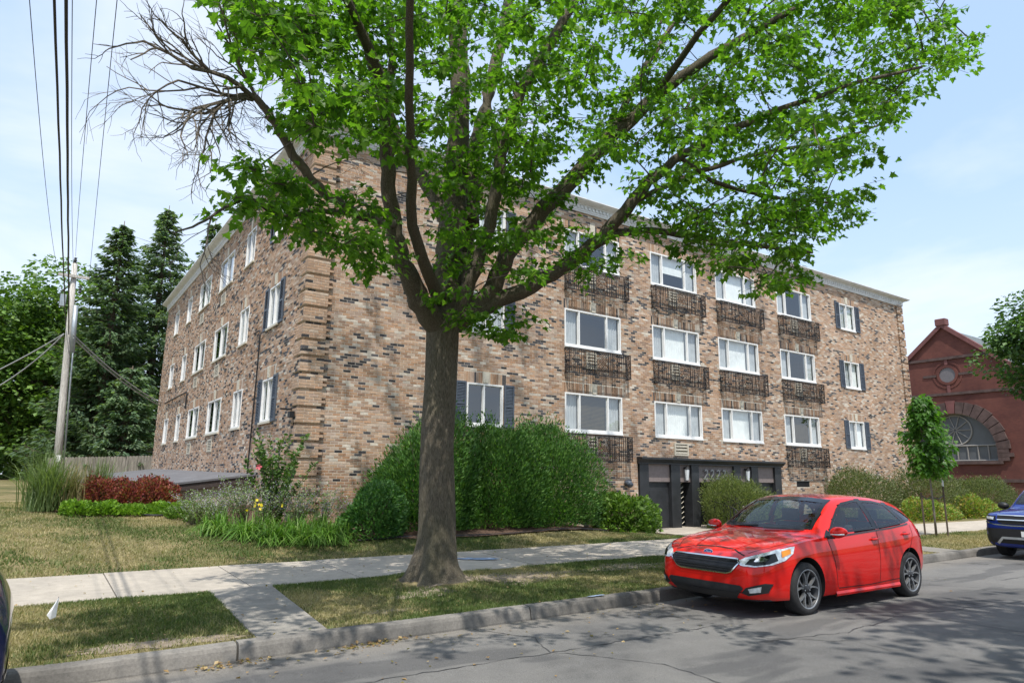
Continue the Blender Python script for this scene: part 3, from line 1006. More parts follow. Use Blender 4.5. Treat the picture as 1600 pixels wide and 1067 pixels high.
# ---------------- entrance
ent = empty('entrance', (0, 0, 0), parent=bld); ent.location = -OFF
E = MB()
E.prism([(YF-0.02, 2.14), (YF-0.10, 2.14), (YF-0.10, 2.19), (YF-0.16, 2.21), (YF-0.20, 2.27), (YF-0.24, 2.29), (YF-0.24, 2.345), (YF-0.02, 2.36)], 'x', 15.98, 23.68)
E.build('canopy', M_CHAR, ent)
for (a, b) in ((16.05, 16.46), (17.51, 17.95), (18.52, 18.90), (20.79, 21.17), (21.80, 22.20), (23.22, 23.62)):
    MB().box(a, b, YF-0.06, YF+0.30, -0.3, 2.139).build('pilaster', M_CHAR, ent, bevel=0.006)
for (a, b) in ((16.46, 17.51), (17.95, 18.52), (18.90, 20.79), (21.17, 21.80), (22.20, 23.22)):
    MB().box(a, b, YF+0.02, YF+0.12, 1.57, 2.14).build('header_panel', M_TAUPE, ent)
def flush_door(a, b, y):
    d = MB().box(a, b, y, y+0.05, 0.0, 1.569)
    o = d.build('door', M_CHAR, ent)
    w = MB().box(a+0.16, b-0.14, y-0.012, y-0.001, 0.12, 1.30)
    w.build('door_panel', M_CHAR, o, bevel=0.004)
    return o
flush_door(16.462, 17.508, YF+0.10); flush_door(22.202, 23.218, YF+0.10)
MB().box(17.9, 21.9, YF+1.2, YF+1.25, -0.2, 1.569).build('inner_wall', M_CHAR, ent)
MB().box(17.9, 21.9, YF+0.31, YF+1.2, -0.1, 0.05).build('threshold', M_CHAR, ent)
for (a, b) in ((17.95, 18.50), (21.2, 21.78)):
    s = MB()
    for k in range(9):
        z = 0.08 + k*0.165
        s.tube([(a+0.02, YF+0.15, z), (b-0.2, YF+0.15, z+0.18)], 0.012, 4)
    s.build('slanted_bar_screen', M_LOUV, ent)['kind'] = 'stuff'
def lantern(x):
    e = MB()
    e.lathe([(0.0, 1.60), (0.05, 1.61), (0.055, 1.63)], x, YF-0.11, 8)
    e.lathe([(0.075, 1.98), (0.10, 2.0), (0.06, 2.06), (0.01, 2.10)], x, YF-0.11, 8)
    e.box(x-0.02, x+0.02, YF-0.11, YF+0.02, 2.02, 2.06)
    o = e.build('lantern', M_IRON, ent)
    g = MB().lathe([(0.052, 1.63), (0.085, 1.985)], x, YF-0.11, 8)
    g.build('lantern_glass', M_LANT, o)
M_LANT = flat('frosted_glass', (0.66, 0.69, 0.72), 0.25, 0, 0.05, 4)
lantern(18.22); lantern(21.50)
# house number
cu = bpy.data.curves.new('number_text', 'FONT'); cu.body = '2222'; cu.size = 0.50; cu.space_character = 1.35; cu.extrude = 0.012; cu.shear = 0.25
to = bpy.data.objects.new('house_number', cu); col.objects.link(to)
bpy.context.view_layer.update()
me = bpy.data.meshes.new_from_object(to.evaluated_get(bpy.context.evaluated_depsgraph_get()))
bpy.data.objects.remove(to)
M_NUM = flat('brushed_numeral', (0.30, 0.30, 0.30), 0.4, 0.5, 0.1, 8)
no = link('house_number', me, M_NUM, ent, (19.12, YF-0.035, 1.66)); no.rotation_euler = (PI/2, 0, 0); no.scale = (0.95, 1, 1)

# small fittings on the walls
v_ = MB(); v_.tube([(15.50, YF+0.02, 1.52), (15.50, YF-0.12, 1.52), (15.50, YF-0.2, 1.44)], 0.10, 12)
v_.build('dryer_vent', M_SHUT, bld, smooth=True, loc=-OFF)
w_ = MB().box(24.67, 25.56, YF+0.02, YF+0.06, 1.41, 1.64); w_.build('basement_vent', M_IRON, bld, loc=-OFF)
c_ = MB().box(XC-0.20, XC-0.09, YF+0.02, YF+0.20, 2.98, 3.12).tube([(XC-0.01, YF+0.12, 3.06), (XC-0.16, YF+0.12, 3.06)], 0.02, 6).box(XC-0.34, XC-0.04, YF+0.30, YF+0.36, 3.17, 3.21)
c_.build('security_light', M_IRON, bld, loc=-OFF)
p_ = MB().tube([(XC-0.05, YF+0.18, 3.0), (XC-0.05, YF+0.18, 0.3)], 0.012, 6); p_.build('conduit', M_IRON, bld, loc=-OFF)
p_ = MB().tube([(XC-0.06, 36.8, 5.02), (XC-0.06, 31.1, 5.02), (XC-0.06, 31.0, 4.9), (XC-0.06, 31.0, 4.3)], 0.03, 6)
p_.build('service_conduit', M_IRON, bld, loc=-OFF)
p_ = MB().tube([(XC-0.06, 20.6, 5.75), (XC-0.06, 20.0, 5.75), (XC-0.06, 19.9, 5.6), (XC-0.06, 19.9, 4.7), (XC-0.05, 20.1, 1.0)], 0.022, 6)
p_.build('service_conduit', M_IRON, bld, loc=-OFF)
MB().box(20.0, 20.9, YF-0.0, YF+0.02, 0, 0.01)
tag(bld)

# ---------------- low garage roof against the side wall
gar = tag(empty('garage_annex', (3.2, 19.5, 0.8)), 'low block annex with sloping dark felt roof against the brick side wall', 'annex')
G0 = Vector((3.2, 19.5, 0.8))
M_BLOCK = flat('cream_block', (0.40, 0.365, 0.285), 0.9, 0, 0.15, 6, 0.25, 0.1)
rf = MB()
A_ = [(2.0, 19.3, 1.30), (4.97, 19.3, 1.68), (4.97, 38.6, 1.90), (2.0, 38.6, 1.52)]
rf.v = A_ + [(x, y, z-0.05) for x, y, z in A_]; rf.f = [(0,1,2,3), (0,4,5,1), (1,5,6,2), (2,6,7,3), (3,7,4,0), (7,6,5,4)]
rf.build('roof', M_ROOFING, gar, loc=-G0)
fa = MB()
B_ = [(2.03, 19.33, 1.26), (4.96, 19.33, 1.635), (4.96, 19.33, 1.46), (2.03, 19.33, 1.09)]
fa.v = B_ + [(x, y+0.03, z) for x, y, z in B_]; fa.f = [(3,2,1,0), (4,5,6,7), (0,1,5,4), (2,3,7,6)]
fa.box(2.03, 2.06, 19.37, 38.5, 1.09, 1.24)
fa.build('fascia', flat('brown_fascia', (0.055, 0.042, 0.038), 0.6), gar, loc=-G0)
n_ = 0
for k in range(5):
    z = 0.55 + 0.2*k
    u = 2.12 + (0.2 if k % 2 else 0) - 0.4
    while u < 4.9:
        a, b = max(2.12, u), min(4.95, u+0.4); u += 0.4
        top = min(z+0.2, 1.12+0.128*(a-2.0)+0.1)
        if b - a > 0.06 and top-z > 0.05:
            MB().box(a+0.004, b-0.004, 19.45, 19.6, z+0.004, top-0.004).build('block', M_BLOCK, gar, loc=-G0)
MB().box(2.14, 4.97, 19.46, 19.7, 0.3, 1.2).box(2.14, 2.4, 19.46, 38.3, 0.3, 1.2).build('block_core', M_MORTAR, gar, loc=-G0)
# ------------------------------------------------------------------ street maple
def barkmat(name, c0, c1, sc=(9, 9, 1.6), moss=0.0):
    m = Mat(name); v = m.coord('world', sc)
    n = m.noise(v, 3.2, 8, 0.65, 0.6); n2 = m.noise(m.coord('world'), 1.3, 4)
    c = m.ramp(n, [(0.36, c0), (0.62, c1)])
    if moss: c = m.mix(m.ramp(n2, [(0.4, 0.0), (0.7, moss)]), c, (0.10, 0.105, 0.045))
    m.color(c); m.set(Roughness=0.95); m.b.inputs['Specular IOR Level'].default_value = 0.15
    m.bump(n, 1.0, 0.035)
    return m.m
M_BARK = barkmat('maple_bark', (0.06, 0.05, 0.038), (0.24, 0.205, 0.155), (42, 42, 5.0), moss=0.3)
M_TWIG = flat('maple_twig', (0.085, 0.070, 0.055), 0.9, 0, 0.3, 15)
M_DEAD = flat('bare_twig', (0.15, 0.125, 0.10), 0.9, 0, 0.3, 15)
M_LEAF = leafmat('maple_leaf', 0.52, 0.42, 1.25)

maple = tag(empty('maple_tree', TREE), 'large street maple with forked trunk, bare upper left limb and bright green leaves', 'tree')
rm = random.Random(21)

def smooth_path(pts, n=6):
    "Catmull-Rom through points with radius: (Vector, r)"
    out = []
    P = [pts[0]] + list(pts) + [pts[-1]]
    for i in range(1, len(P)-2):
        p0, p1, p2, p3 = P[i-1], P[i], P[i+1], P[i+2]
        for k in range(n):
            t = k/n
            q = 0.5*((2*p1[0]) + (p2[0]-p0[0])*t + (2*p0[0]-5*p1[0]+4*p2[0]-p3[0])*t*t + (3*p1[0]-p0[0]-3*p2[0]+p3[0])*t**3)
            out.append((q, lerp(p1[1], p2[1], t)))
    out.append(P[-2])
    return out

def limb_px(spec):
    "spec: (px, py, depth y, width in px)"
    r = []
    for (px, py, y, w) in spec:
        p = px_on_y(px, py, y)
        dep = (CAM_ROT.transposed() @ (p - CAM_POS)).z * -1
        r.append((p, 0.5*w*dep/FPX))
    return r

FORK = px_on_y(692, 500, 9.12)
LIMBS = {
 'left':   [(690, 520, 9.12, 42), (655, 470, 9.0, 36), (630, 410, 8.8, 27), (612, 330, 8.6, 24), (606, 230, 8.4, 23), (598, 150, 8.2, 21), (566, 60, 8.0, 16), (540, -10, 7.8, 13), (500, -120, 7.6, 9)],
 'left_b': [(603, 180, 8.3, 14), (612, 100, 8.5, 13), (608, 20, 8.7, 11), (600, -100, 9.0, 8)],
 'dead':   [(612, 350, 8.6, 16), (560, 335, 8.35, 15), (505, 300, 8.1, 15), (470, 258, 7.9, 15), (440, 213, 7.75, 14), (420, 178, 7.65, 13), (398, 150, 7.6, 11)],
 'mid':    [(694, 520, 9.12, 46), (700, 440, 9.2, 46), (706, 360, 9.35, 42), (714, 260, 9.5, 36), (718, 150, 9.6, 30), (716, 60, 9.7, 28), (712, -40, 9.8, 24), (705, -220, 9.9, 16), (700, -420, 10.0, 9)],
 'mid_b':  [(702, 460, 9.3, 30), (728, 380, 9.7, 34), (735, 300, 9.9, 32), (742, 240, 10.1, 26), (770, 120, 10.4, 20), (800, -20, 10.8, 14), (820, -180, 11.0, 9)],
 'back':   [(706, 370, 9.35, 26), (672, 298, 9.8, 22), (640, 250, 10.2, 18), (618, 200, 10.5, 14), (590, 100, 10.8, 9)],
 'r1':     [(700, 500, 9.1, 34), (735, 440, 8.85, 22), (765, 350, 8.6, 20), (785, 240, 8.35, 19), (815, 140, 8.1, 18), (850, 80, 7.9, 16), (890, 15, 7.7, 14), (930, -70, 7.5, 10), (980, -200, 7.2, 6)],
 'r2':     [(700, 505, 9.1, 38), (760, 462, 8.9, 29), (805, 380, 8.6, 27), (880, 295, 8.1, 25), (955, 215, 7.6, 23), (1010, 165, 7.2, 20), (1080, 110, 6.6, 16), (1160, 60, 6.0, 12), (1240, 15, 5.4, 9), (1330, -40, 4.9, 6)],
 'r3':     [(702, 508, 9.1, 36), (780, 470, 8.8, 26), (865, 428, 8.4, 22), (940, 372, 7.9, 21), (985, 318, 7.5, 19), (1040, 262, 7.1, 15), (1120, 212, 6.5, 12), (1220, 172, 5.9, 9), (1340, 130, 5.2, 6), (1440, 105, 4.7, 4)],
 'r4':     [(945, 368, 7.9, 15), (1010, 360, 7.6, 11), (1100, 372, 7.1, 9), (1190, 385, 6.6, 7), (1270, 395, 6.2, 4)],
 'r5':     [(1060, 245, 6.95, 8), (1130, 290, 6.7, 7), (1220, 310, 6.3, 5), (1310, 318, 5.9, 3)],
 'r6':     [(985, 318, 7.5, 9), (1090, 270, 7.4, 8), (1190, 240, 7.2, 6), (1300, 220, 6.9, 4), (1390, 190, 6.6, 3)],
 'r2b':    [(955, 215, 7.6, 12), (1000, 120, 7.7, 10), (1050, 40, 7.8, 8), (1100, -40, 7.9, 6)],
 'left_lo': [(560, 335, 8.35, 9), (500, 330, 7.9, 8), (440, 338, 7.5, 7), (395, 312, 7.2, 6), (360, 320, 7.0, 5), (310, 350, 6.8, 4), (270, 365, 6.6, 2)],
 'front':  [(690, 470, 9.05, 22), (650, 380, 8.0, 18), (640, 200, 6.6, 14), (640, -80, 5.2, 12), (640, -500, 3.8, 8)],
 'front_r': [(1010, 165, 7.2, 12), (1120, 20, 5.6, 10), (1300, -160, 4.0, 8), (1500, -380, 2.9, 6)],
}
PATHS = {}
LIMB3 = {'front_l': [((3.4, 8.05, 6.9), 0.07), ((2.3, 7.2, 7.6), 0.055), ((1.0, 6.1, 7.9), 0.04), ((-0.3, 5.1, 7.9), 0.025), ((-1.3, 4.5, 7.7), 0.012)]}
tb = MB()
base = [(TREE + Vector((0.0, 0, -0.25)), 0.68), (TREE + Vector((0.0, 0, 0.0)), 0.53), (TREE + Vector((0.0, 0, 0.12)), 0.42), (TREE + Vector((0.0, 0, 0.34)), 0.335), (TREE + Vector((0.02, 0, 0.75)), 0.275), (px_on_y(682, 700, 9.12), 0.250), (px_on_y(688, 600, 9.12), 0.240), (px_on_y(691, 540, 9.12), 0.25), (px_on_y(692, 508, 9.12), 0.255), (px_on_y(694, 485, 9.12), 0.21)]
tp = smooth_path(base, 9)
# trunk with flared, fluted foot
SEG = 72
for (p, r) in tp:
    h = p.z - TREE.z
    for k in range(SEG):
        t = 2*PI*k/SEG
        fl = math.exp(-max(0, h)/0.26)
        rr = r*(1 + 0.20*fl*math.sin(5*t+0.7) + 0.12*fl*math.sin(8*t+2.0) + 0.03*math.sin(3*t+h*1.3) + 0.012*math.sin(17*t+h*2.1) + 0.010*math.sin(23*t-h*1.4))
        tb.v.append((p.x+rr*math.cos(t), p.y+rr*math.sin(t), p.z))
for i in range(len(tp)-1):
    for k in range(SEG):
        k2 = (k+1) % SEG; a = i*SEG
        tb.f.append((a+k, a+k2, a+SEG+k2, a+SEG+k))
me = tb.mesh('trunk', True)
for v in me.vertices: v.co -= TREE
link('trunk', me, M_BARK, maple)
for nm, spec in LIMBS.items():
    sp = smooth_path(limb_px(spec), 5)
    jj = []
    for i, (p, r) in enumerate(sp):
        jj.append((p + Vector((rm.uniform(-1, 1), rm.uniform(-1, 1), rm.uniform(-1, 1)))*min(0.03, 0.35*r), r))
    PATHS[nm] = jj
    b = MB().tube([p - TREE for p, r in jj], [r for p, r in jj], 10 if jj[0][1] > 0.1 else 7)
    b.build('limb', M_DEAD if nm == 'dead' else M_BARK, maple, smooth=True)

for nm, pts3 in LIMB3.items():
    sp = smooth_path([(Vector(p), r) for p, r in pts3], 5); PATHS[nm] = sp
    MB().tube([p - TREE for p, r in sp], [r for p, r in sp], 7).build('limb', M_BARK, maple, smooth=True)
# bare, dead twigs of the upper left limb: repeated forking
dead = MB()
def fork(p, d, length, r, depth):
    n = 4
    pts = [p]; q = p.copy(); dd = d.copy()
    for i in range(n):
        dd = (dd + Vector((rm.uniform(-1, 1), rm.uniform(-0.7, 0.7), rm.uniform(-1, 1)))*0.20 + Vector((0, 0, -0.02))).normalized()
        q = q + dd*(length/n); pts.append(q.copy())
    dead.tube([v - TREE for v in pts], [lerp(r, r*0.55, i/n) for i in range(n+1)], 5 if r > 0.006 else 3, False)
    if depth == 0: return
    for i in range(1, n+1):
        if (depth >= 3 and rm.random() < 0.9) or rm.random() < 0.66:
            s = rm.choice((-1, 1))
            ax = Vector((rm.uniform(-0.4, 0.4), -1, rm.uniform(-0.4, 0.4)))
            nd = (Matrix.Rotation(s*rm.uniform(0.3, 0.7), 3, ax) @ dd).normalized()
            fork(pts[i], nd, length*rm.uniform(0.5, 0.78), max(0.0026, r*0.56), depth-1)
end = PATHS['dead'][-1][0]
for (tx, ty, ty_, L, r) in ((250, 45, 7.0, 1.0, 0.034), (215, 215, 6.9, 1.05, 0.026), (300, 150, 7.1, 0.9, 0.030), (345, 30, 7.3, 0.8, 0.022), (190, 130, 6.9, 1.0, 0.020), (330, 225, 7.3, 0.55, 0.014)):
    tgt = px_on_y(tx, ty, ty_)
    fork(end + Vector((rm.uniform(-.03, .03), 0, rm.uniform(-.06, .03))), (tgt-end).normalized(), L*0.90, r, 4)
for t in (0.45, 0.65, 0.8):
    p = PATHS['dead'][int(t*len(PATHS['dead']))][0]
    fork(p, Vector((rm.uniform(-1, 0.6), -0.3, rm.uniform(-0.3, 0.8))).normalized(), 0.5, 0.010, 3)
p = PATHS['left_lo'][-8][0]
fork(p, (px_on_y(300, 420, 6.8)-p).normalized(), 0.55, 0.010, 3)
p = PATHS['r2'][24][0]
fork(p, (px_on_y(935, 315, 7.5)-p).normalized(), 0.6, 0.02, 2)
dead.build('bare_twigs', M_DEAD, maple)['kind'] = 'stuff'

# leaf shape: five lobed maple leaf, folded a little along the midrib
LOBES = [(0.0, 0.0), (0.16, 0.03), (0.42, -0.06), (0.33, 0.20), (0.52, 0.42), (0.27, 0.44), (0.22, 0.60), (0.0, 1.0)]
def leaf_template():
    pts = [(x*0.98, y) for x, y in LOBES]
    right = pts; left = [(-x, y) for x, y in pts[1:-1]][::-1]
    V = []
    for x, y in right + left:
        V.append((x, y, 0.18*abs(x) - 0.10*y*y))
    n = len(V)
    V.append((0.0, 0.28, -0.02))
    F = [(i, (i+1) % n, n) for i in range(n)]
    return np.array(V), np.array(F)
LV, LF = leaf_template()

# where the crown is: outline regions (photo px) with a depth and spread, and density
def depth_at(px):
    return pw(px, [(250, 6.9), (450, 7.6), (620, 8.4), (720, 8.9), (860, 8.2), (1000, 7.4), (1150, 6.5), (1300, 5.7), (1520, 4.7)])
def inpoly(px, py, poly):
    c = False; n = len(poly); j = n-1
    for i in range(n):
        xi, yi = poly[i]; xj, yj = poly[j]
        if (yi > py) != (yj > py) and px < (xj-xi)*(py-yi)/(yj-yi)+xi: c = not c
        j = i
    return c
REG = [   # polygon, clusters, depth spread
 ([(345, -20), (372, 30), (392, 88), (447, 140), (455, 195), (500, 225), (560, 240), (600, 230), (610, 120), (600, -20)], 62, 0.9),
 ([(560, -20), (600, 240), (640, 240), (700, 250), (760, 260), (860, 200), (900, -20)], 80, 1.1),
 ([(340, 272), (395, 262), (450, 285), (500, 318), (560, 300), (600, 330), (585, 380), (540, 398), (500, 372), (440, 352), (370, 335)], 20, 0.5),
 ([(480, 372), (620, 395), (615, 440), (575, 420), (500, 392)], 4, 0.35),
 ([(630, 250), (690, 330), (690, 450), (665, 500), (705, 520), (740, 500), (740, 430), (720, 330), (760, 270), (740, 240)], 15, 0.7),
 ([(690, 470), (760, 490), (850, 492), (840, 530), (800, 520), (730, 512)], 5, 0.3),
 ([(740, 250), (760, 420), (800, 430), (880, 440), (950, 425), (990, 400), (930, 360), (860, 300), (880, 180)], 34, 0.9),
 ([(860, -20), (880, 200), (900, 290), (960, 270), (1060, 190), (1180, 130), (1240, 60), (1240, -20)], 66, 1.1),
 ([(1000, 230), (1100, 160), (1240, 90), (1340, 130), (1400, 190), (1345, 260), (1240, 300), (1100, 300), (1010, 320)], 62, 0.9),
 ([(1180, -20), (1180, 90), (1300, 120), (1400, 175), (1450, 125), (1490, 110), (1522, 55), (1510, 10), (1440, -20)], 52, 0.8),
 ([(960, 330), (1100, 320), (1240, 300), (1340, 290), (1345, 335), (1290, 370), (1280, 405), (1240, 445), (1190, 462), (1150, 425), (1060, 395), (980, 385)], 46, 0.7),
 ([(300, -40), (300, -420), (560, -700), (900, -760), (1250, -600), (1560, -330), (1540, -30), (1200, -30), (800, -30)], 250, 1.9),
]
clusters = []
for poly, cnt, spr in REG:
    x0, x1 = min(p[0] for p in poly), max(p[0] for p in poly); y0, y1 = min(p[1] for p in poly), max(p[1] for p in poly)
    k = 0
    cnt = int(cnt*(1.6 if y1 > -30 else 1.05))
    while k < cnt:
        px, py = rm.uniform(x0, x1), rm.uniform(y0, y1)
        if not inpoly(px, py, poly): continue
        k += 1
        Y = depth_at(px) + rm.gauss(0, spr)
        if py < -30: Y = min(12.6, max(3.2, depth_at(px) + rm.gauss(0.2, spr)))
        clusters.append(px_on_y(px, py, max(3.0, Y)))
# the side of the crown that hangs over the roadway, above the picture
for k in range(105):
    a = rm.uniform(0, 2*PI); rr_ = math.sqrt(rm.random())
    c = Vector((5.2 + 4.6*rr_*math.cos(a), 4.1 + 3.0*rr_*math.sin(a), rm.uniform(6.6, 10.5)))
    q = CAM_ROT.transposed() @ (c - CAM_POS)
    if -q.z > 0 and 533.5 - FPX*q.y/-q.z > -40: continue
    clusters.append(c)
for k in range(34):
    d = Vector((rm.gauss(0, 1), rm.gauss(0, 1), rm.gauss(0, 1))).normalized()*rm.random()**0.4
    clusters.append(Vector((-0.35 + 1.35*d.x, 4.95 + 0.95*d.y, 7.75 + 0.7*d.z)))
nodes = [(p, r) for nm, path in PATHS.items() if nm != 'dead' for (p, r) in path[3:]]
NP_ = np.array([[p.x, p.y, p.z] for p, r in nodes])
def near(cv, A):
    d = np.linalg.norm((A - cv)*np.array([1, 1, 1.15]), axis=1) + np.where(A[:, 2] > cv[2]+0.15, 0.6, 0)
    k = int(d.argmin()); return k, d[k]
clusters.sort(key=lambda c: near(np.array(c), NP_)[1])
tw = MB()
V_, F_, C_ = [], [], []
base_leaf = np.array([[0.078, 0.175, 0.018], [0.108, 0.220, 0.023], [0.058, 0.138, 0.016], [0.145, 0.262, 0.032]])
rl = np.random.default_rng(5)
leaves = []
for c in clusters:
    cv = np.array(c)
    k, _d = near(cv, NP_); p0 = Vector(NP_[k]); L = (c-p0).length
    # twig to the cluster
    side = Vector((rl.normal(0, 1), rl.normal(0, 1), 0.4)).normalized()*0.12*L
    m1 = p0.lerp(c, 0.5) + side + Vector((0, 0, 0.08*L))
    pts = [p0.lerp(m1, t)*(1-t)+m1.lerp(c, t)*t for t in (0, .25, .5, .75, 1)]
    tw.tube([q - TREE for q in pts], [lerp(min(0.02, 0.006+0.006*L), 0.004, t) for t in (0, .25, .5, .75, 1)], 4, False)
    NP_ = np.vstack([NP_, np.array([list(q) for q in pts[2:]])])
    R_ = rl.uniform(0.28, 0.46)
    n = int(rl.integers(42, 64))
    dirv = (c-p0).normalized() if L > 0.05 else Vector((0, 0, 1))
    sub = []
    for s_ in range(5):
        a = rl.uniform(0, 2*PI)
        e = c + Vector((math.cos(a), math.sin(a), rl.uniform(-0.35, 0.25)))*R_*rl.uniform(0.6, 1.0) + dirv*R_*0.25
        sub.append(e)
        tw.tube([c - TREE, c.lerp(e, 0.5) - TREE + Vector((0, 0, 0.02)), e - TREE], [0.004, 0.003, 0.002], 3, False)
    for i in range(n):
        e = sub[i % 5]; t = rl.uniform(0.25, 1.05)
        pos = c.lerp(e, t) + Vector((rl.normal(0, 0.07), rl.normal(0, 0.07), rl.normal(0, 0.05)))
        out = Vector((pos.x-c.x, pos.y-c.y, 0)); 
        if out.length < 0.01: out = Vector((1, 0, 0))
        out.normalize()
        az = math.atan2(out.y, out.x) + rl.normal(0, 0.8)
        droop = rl.normal(0.55, 0.38); roll = rl.normal(0, 0.40)
        s = rl.uniform(0.066, 0.120)
        leaves.append((pos, az, droop, roll, s))
tw.build('twigs', M_TWIG, maple)['kind'] = 'stuff'
n = len(leaves)
P = np.array([tuple(l[0]) for l in leaves]) - np.array(TREE); az, dr, ro, sc = (np.array([l[i] for l in leaves]) for i in (1, 2, 3, 4))
def rot_basis(az, dr, ro):
    ca, sa, cd, sd = np.cos(az), np.sin(az), np.cos(dr), np.sin(dr)
    Yv = np.stack([ca*cd, sa*cd, -sd], -1)                      # leaf tip direction
    Nv = np.stack([ca*sd, sa*sd, cd], -1)                       # leaf normal
    Xv = np.cross(Yv, Nv)
    c, s = np.cos(ro)[..., None], np.sin(ro)[..., None]
    X2 = Xv*c + Nv*s; N2 = Nv*c - Xv*s
    return X2, Yv, N2
X2, Y2, N2 = rot_basis(az, dr, ro)
T_ = LV
allV = P[:, None] + sc[:, None, None]*(T_[None, :, 0:1]*X2[:, None] + T_[None, :, 1:2]*Y2[:, None] + T_[None, :, 2:3]*N2[:, None])
colr = base_leaf[rl.choice(4, n, p=[0.4, 0.28, 0.22, 0.10])]*rl.uniform(0.82, 1.18, n)[:, None]
# the 300 leaves nearest the camera and inside the picture are parts of their own
wp = P + np.array(TREE)
cc = (wp - np.array(CAM_POS)) @ np.array(CAM_ROT)
dep = -cc[:, 2]; u = 800 + FPX*cc[:, 0]/np.maximum(dep, .1); v = 533.5 - FPX*cc[:, 1]/np.maximum(dep, .1)
vis = (dep > 0.5) & (u > 0) & (u < 1600) & (v > 0) & (v < 1067)
order = np.argsort(np.where(vis, dep/sc, 1e9))[:300]
mask = np.ones(n, bool); mask[order] = False
nv = len(T_)
FA = (np.arange(mask.sum())[:, None, None]*nv + LF[None]).reshape(-1, 3)
crown = link('crown', np_mesh('crown', allV[mask].reshape(-1, 3), FA, np.repeat(colr[mask], nv, 0)), M_LEAF, maple)
crown['kind'] = 'stuff'
LM = []
for k in range(4):
    me = np_mesh('leaf', T_, LF, np.tile(base_leaf[k], (nv, 1))); me.materials.append(M_LEAF); LM.append(me)
for i in order:
    o = bpy.data.objects.new('leaf', LM[int(i) % 4]); o.parent = maple
    m4 = Matrix.Identity(4)
    for r_ in range(3):
        m4[r_][0] = X2[i][r_]*sc[i]; m4[r_][1] = Y2[i][r_]*sc[i]; m4[r_][2] = N2[i][r_]*sc[i]; m4[r_][3] = P[i][r_]
    o.matrix_local = m4
    col.objects.link(o)
print('maple leaves', n)
# ------------------------------------------------------------------ shrubs and garden plants
M_FOL = leafmat('shrub_leaf', 0.32, 0.5, 1.0)
M_NEED = leafmat('needle', 0.42, 0.6, 0.9)
M_STEM = flat('woody_stem', (0.11, 0.085, 0.06), 0.9, 0, 0.3, 20)

def leaf_cards(P, D, N, L, W, C, fold=0.25, droop=0.0):
    "n folded leaves: P base, D tip direction, N normal, L length, W half width, C colour"
    n = len(P)
    D = D/np.maximum(np.linalg.norm(D, axis=1), 1e-6)[:, None]
    X = np.cross(D, N); X /= np.maximum(np.linalg.norm(X, axis=1), 1e-6)[:, None]
    U = np.cross(X, D)
    L = L[:, None]; W = W[:, None]
    V = np.zeros((n, 4, 3), np.float32)
    V[:, 0] = P; V[:, 2] = P + D*L - np.array([0, 0, 1.0])*droop*L
    mid = P + D*L*0.5
    V[:, 1] = mid + X*W + U*W*fold; V[:, 3] = mid - X*W + U*W*fold
    F = np.arange(n*4).reshape(-1, 4)
    return V.reshape(-1, 3), F, np.repeat(C, 4, 0)

def pick(rg, pal, n, var=0.2, w=None):
    pal = np.array(pal); return pal[rg.choice(len(pal), n, p=w)]*rg.uniform(1-var, 1+var, n)[:, None]

def unit(rg, n):
    v = rg.normal(0, 1, (n, 3)); return v/np.linalg.norm(v, axis=1)[:, None]

def lump(d, seed, amp=0.14, f=2.6):
    return 1 + amp*(np.sin(d[:, 0]*f*1.3+seed)*np.sin(d[:, 1]*f+seed*2.1)+np.sin(d[:, 2]*f*1.7+seed*0.7+d[:, 0]*f*0.8)) + amp*0.7*np.sin(d[:, 0]*f*3.1+seed*3)*np.sin(d[:, 2]*f*2.7+seed)*np.sin(d[:, 1]*f*2.9)

def shrub(name, label, cat, c, rx, ry, h, n, leaf, pal, seed, up=0.3, group=None, width=0.32, amp=0.13, flat_top=2.0, mat=None, zb=None, stems=9, depthin=0.35, var=0.22, tufts=0):
    "rounded shrub standing on the ground at c=(x, y)"
    rg = np.random.default_rng(seed)
    z0 = (lawn_z(*c) if zb is None else zb)
    root = tag(empty(name, (c[0], c[1], z0)), label, cat, group)
    d = unit(rg, n); d[:, 2] = np.abs(d[:, 2])*1.0 - 0.12*rg.random(n)
    # squarer shoulders
    e = flat_top
    k = (np.abs(d[:, 0])**e + np.abs(d[:, 1])**e + np.abs(d[:, 2])**e)**(-1/e)
    rad = k*lump(d, seed, amp)*(1 - depthin*rg.random(n)**1.8)
    if tufts:                       # sprigs that stand out of the outline
        t = rg.random(n) < tufts; rad = np.where(t, rad*rg.uniform(1.02, 1.16, n), rad)
    P = d*rad[:, None]*np.array([rx, ry, h*0.94]) + np.array([0, 0, h*0.06])
    P[:, 2] = np.maximum(P[:, 2], 0.02)
    dirv = d*np.array([1, 1, 0.7]) + unit(rg, n)*0.75 + np.array([0, 0, up])
    nor = d + unit(rg, n)*0.6
    L = leaf*rg.uniform(0.65, 1.35, n)
    C = pick(rg, pal, n, var)
    V, F, CC = leaf_cards(P, dirv, nor, L, L*width, C)
    fo = link('foliage', np_mesh('foliage', V, F, CC), mat or M_FOL, root); fo['kind'] = 'stuff'
    sb = MB()
    for i in range(stems):
        a = rg.uniform(0, 2*PI); q = rg.uniform(0.4, 0.8)
        p1 = Vector((math.cos(a)*rx*q, math.sin(a)*ry*q, h*rg.uniform(0.5, 0.85)))
        b0 = Vector((math.cos(a)*0.08, math.sin(a)*0.08, -0.05))
        sb.tube([b0, b0.lerp(p1, 0.5)+Vector((0, 0, 0.12*h)), p1], [0.02, 0.014, 0.006], 4, False)
    s_ = sb.build('stem', M_STEM, root); s_['kind'] = 'stuff'
    return root

def box_px(l, r, top, base, Y):
    "centre x, half width, base z, top z of something seen between these photo pixels at distance y"
    a, b = px_on_y(l, base, Y), px_on_y(r, base, Y); m = (l+r)/2
    return (a.x+b.x)/2, abs(b.x-a.x)/2, px_on_y(m, base, Y).z, px_on_y(m, top, Y).z

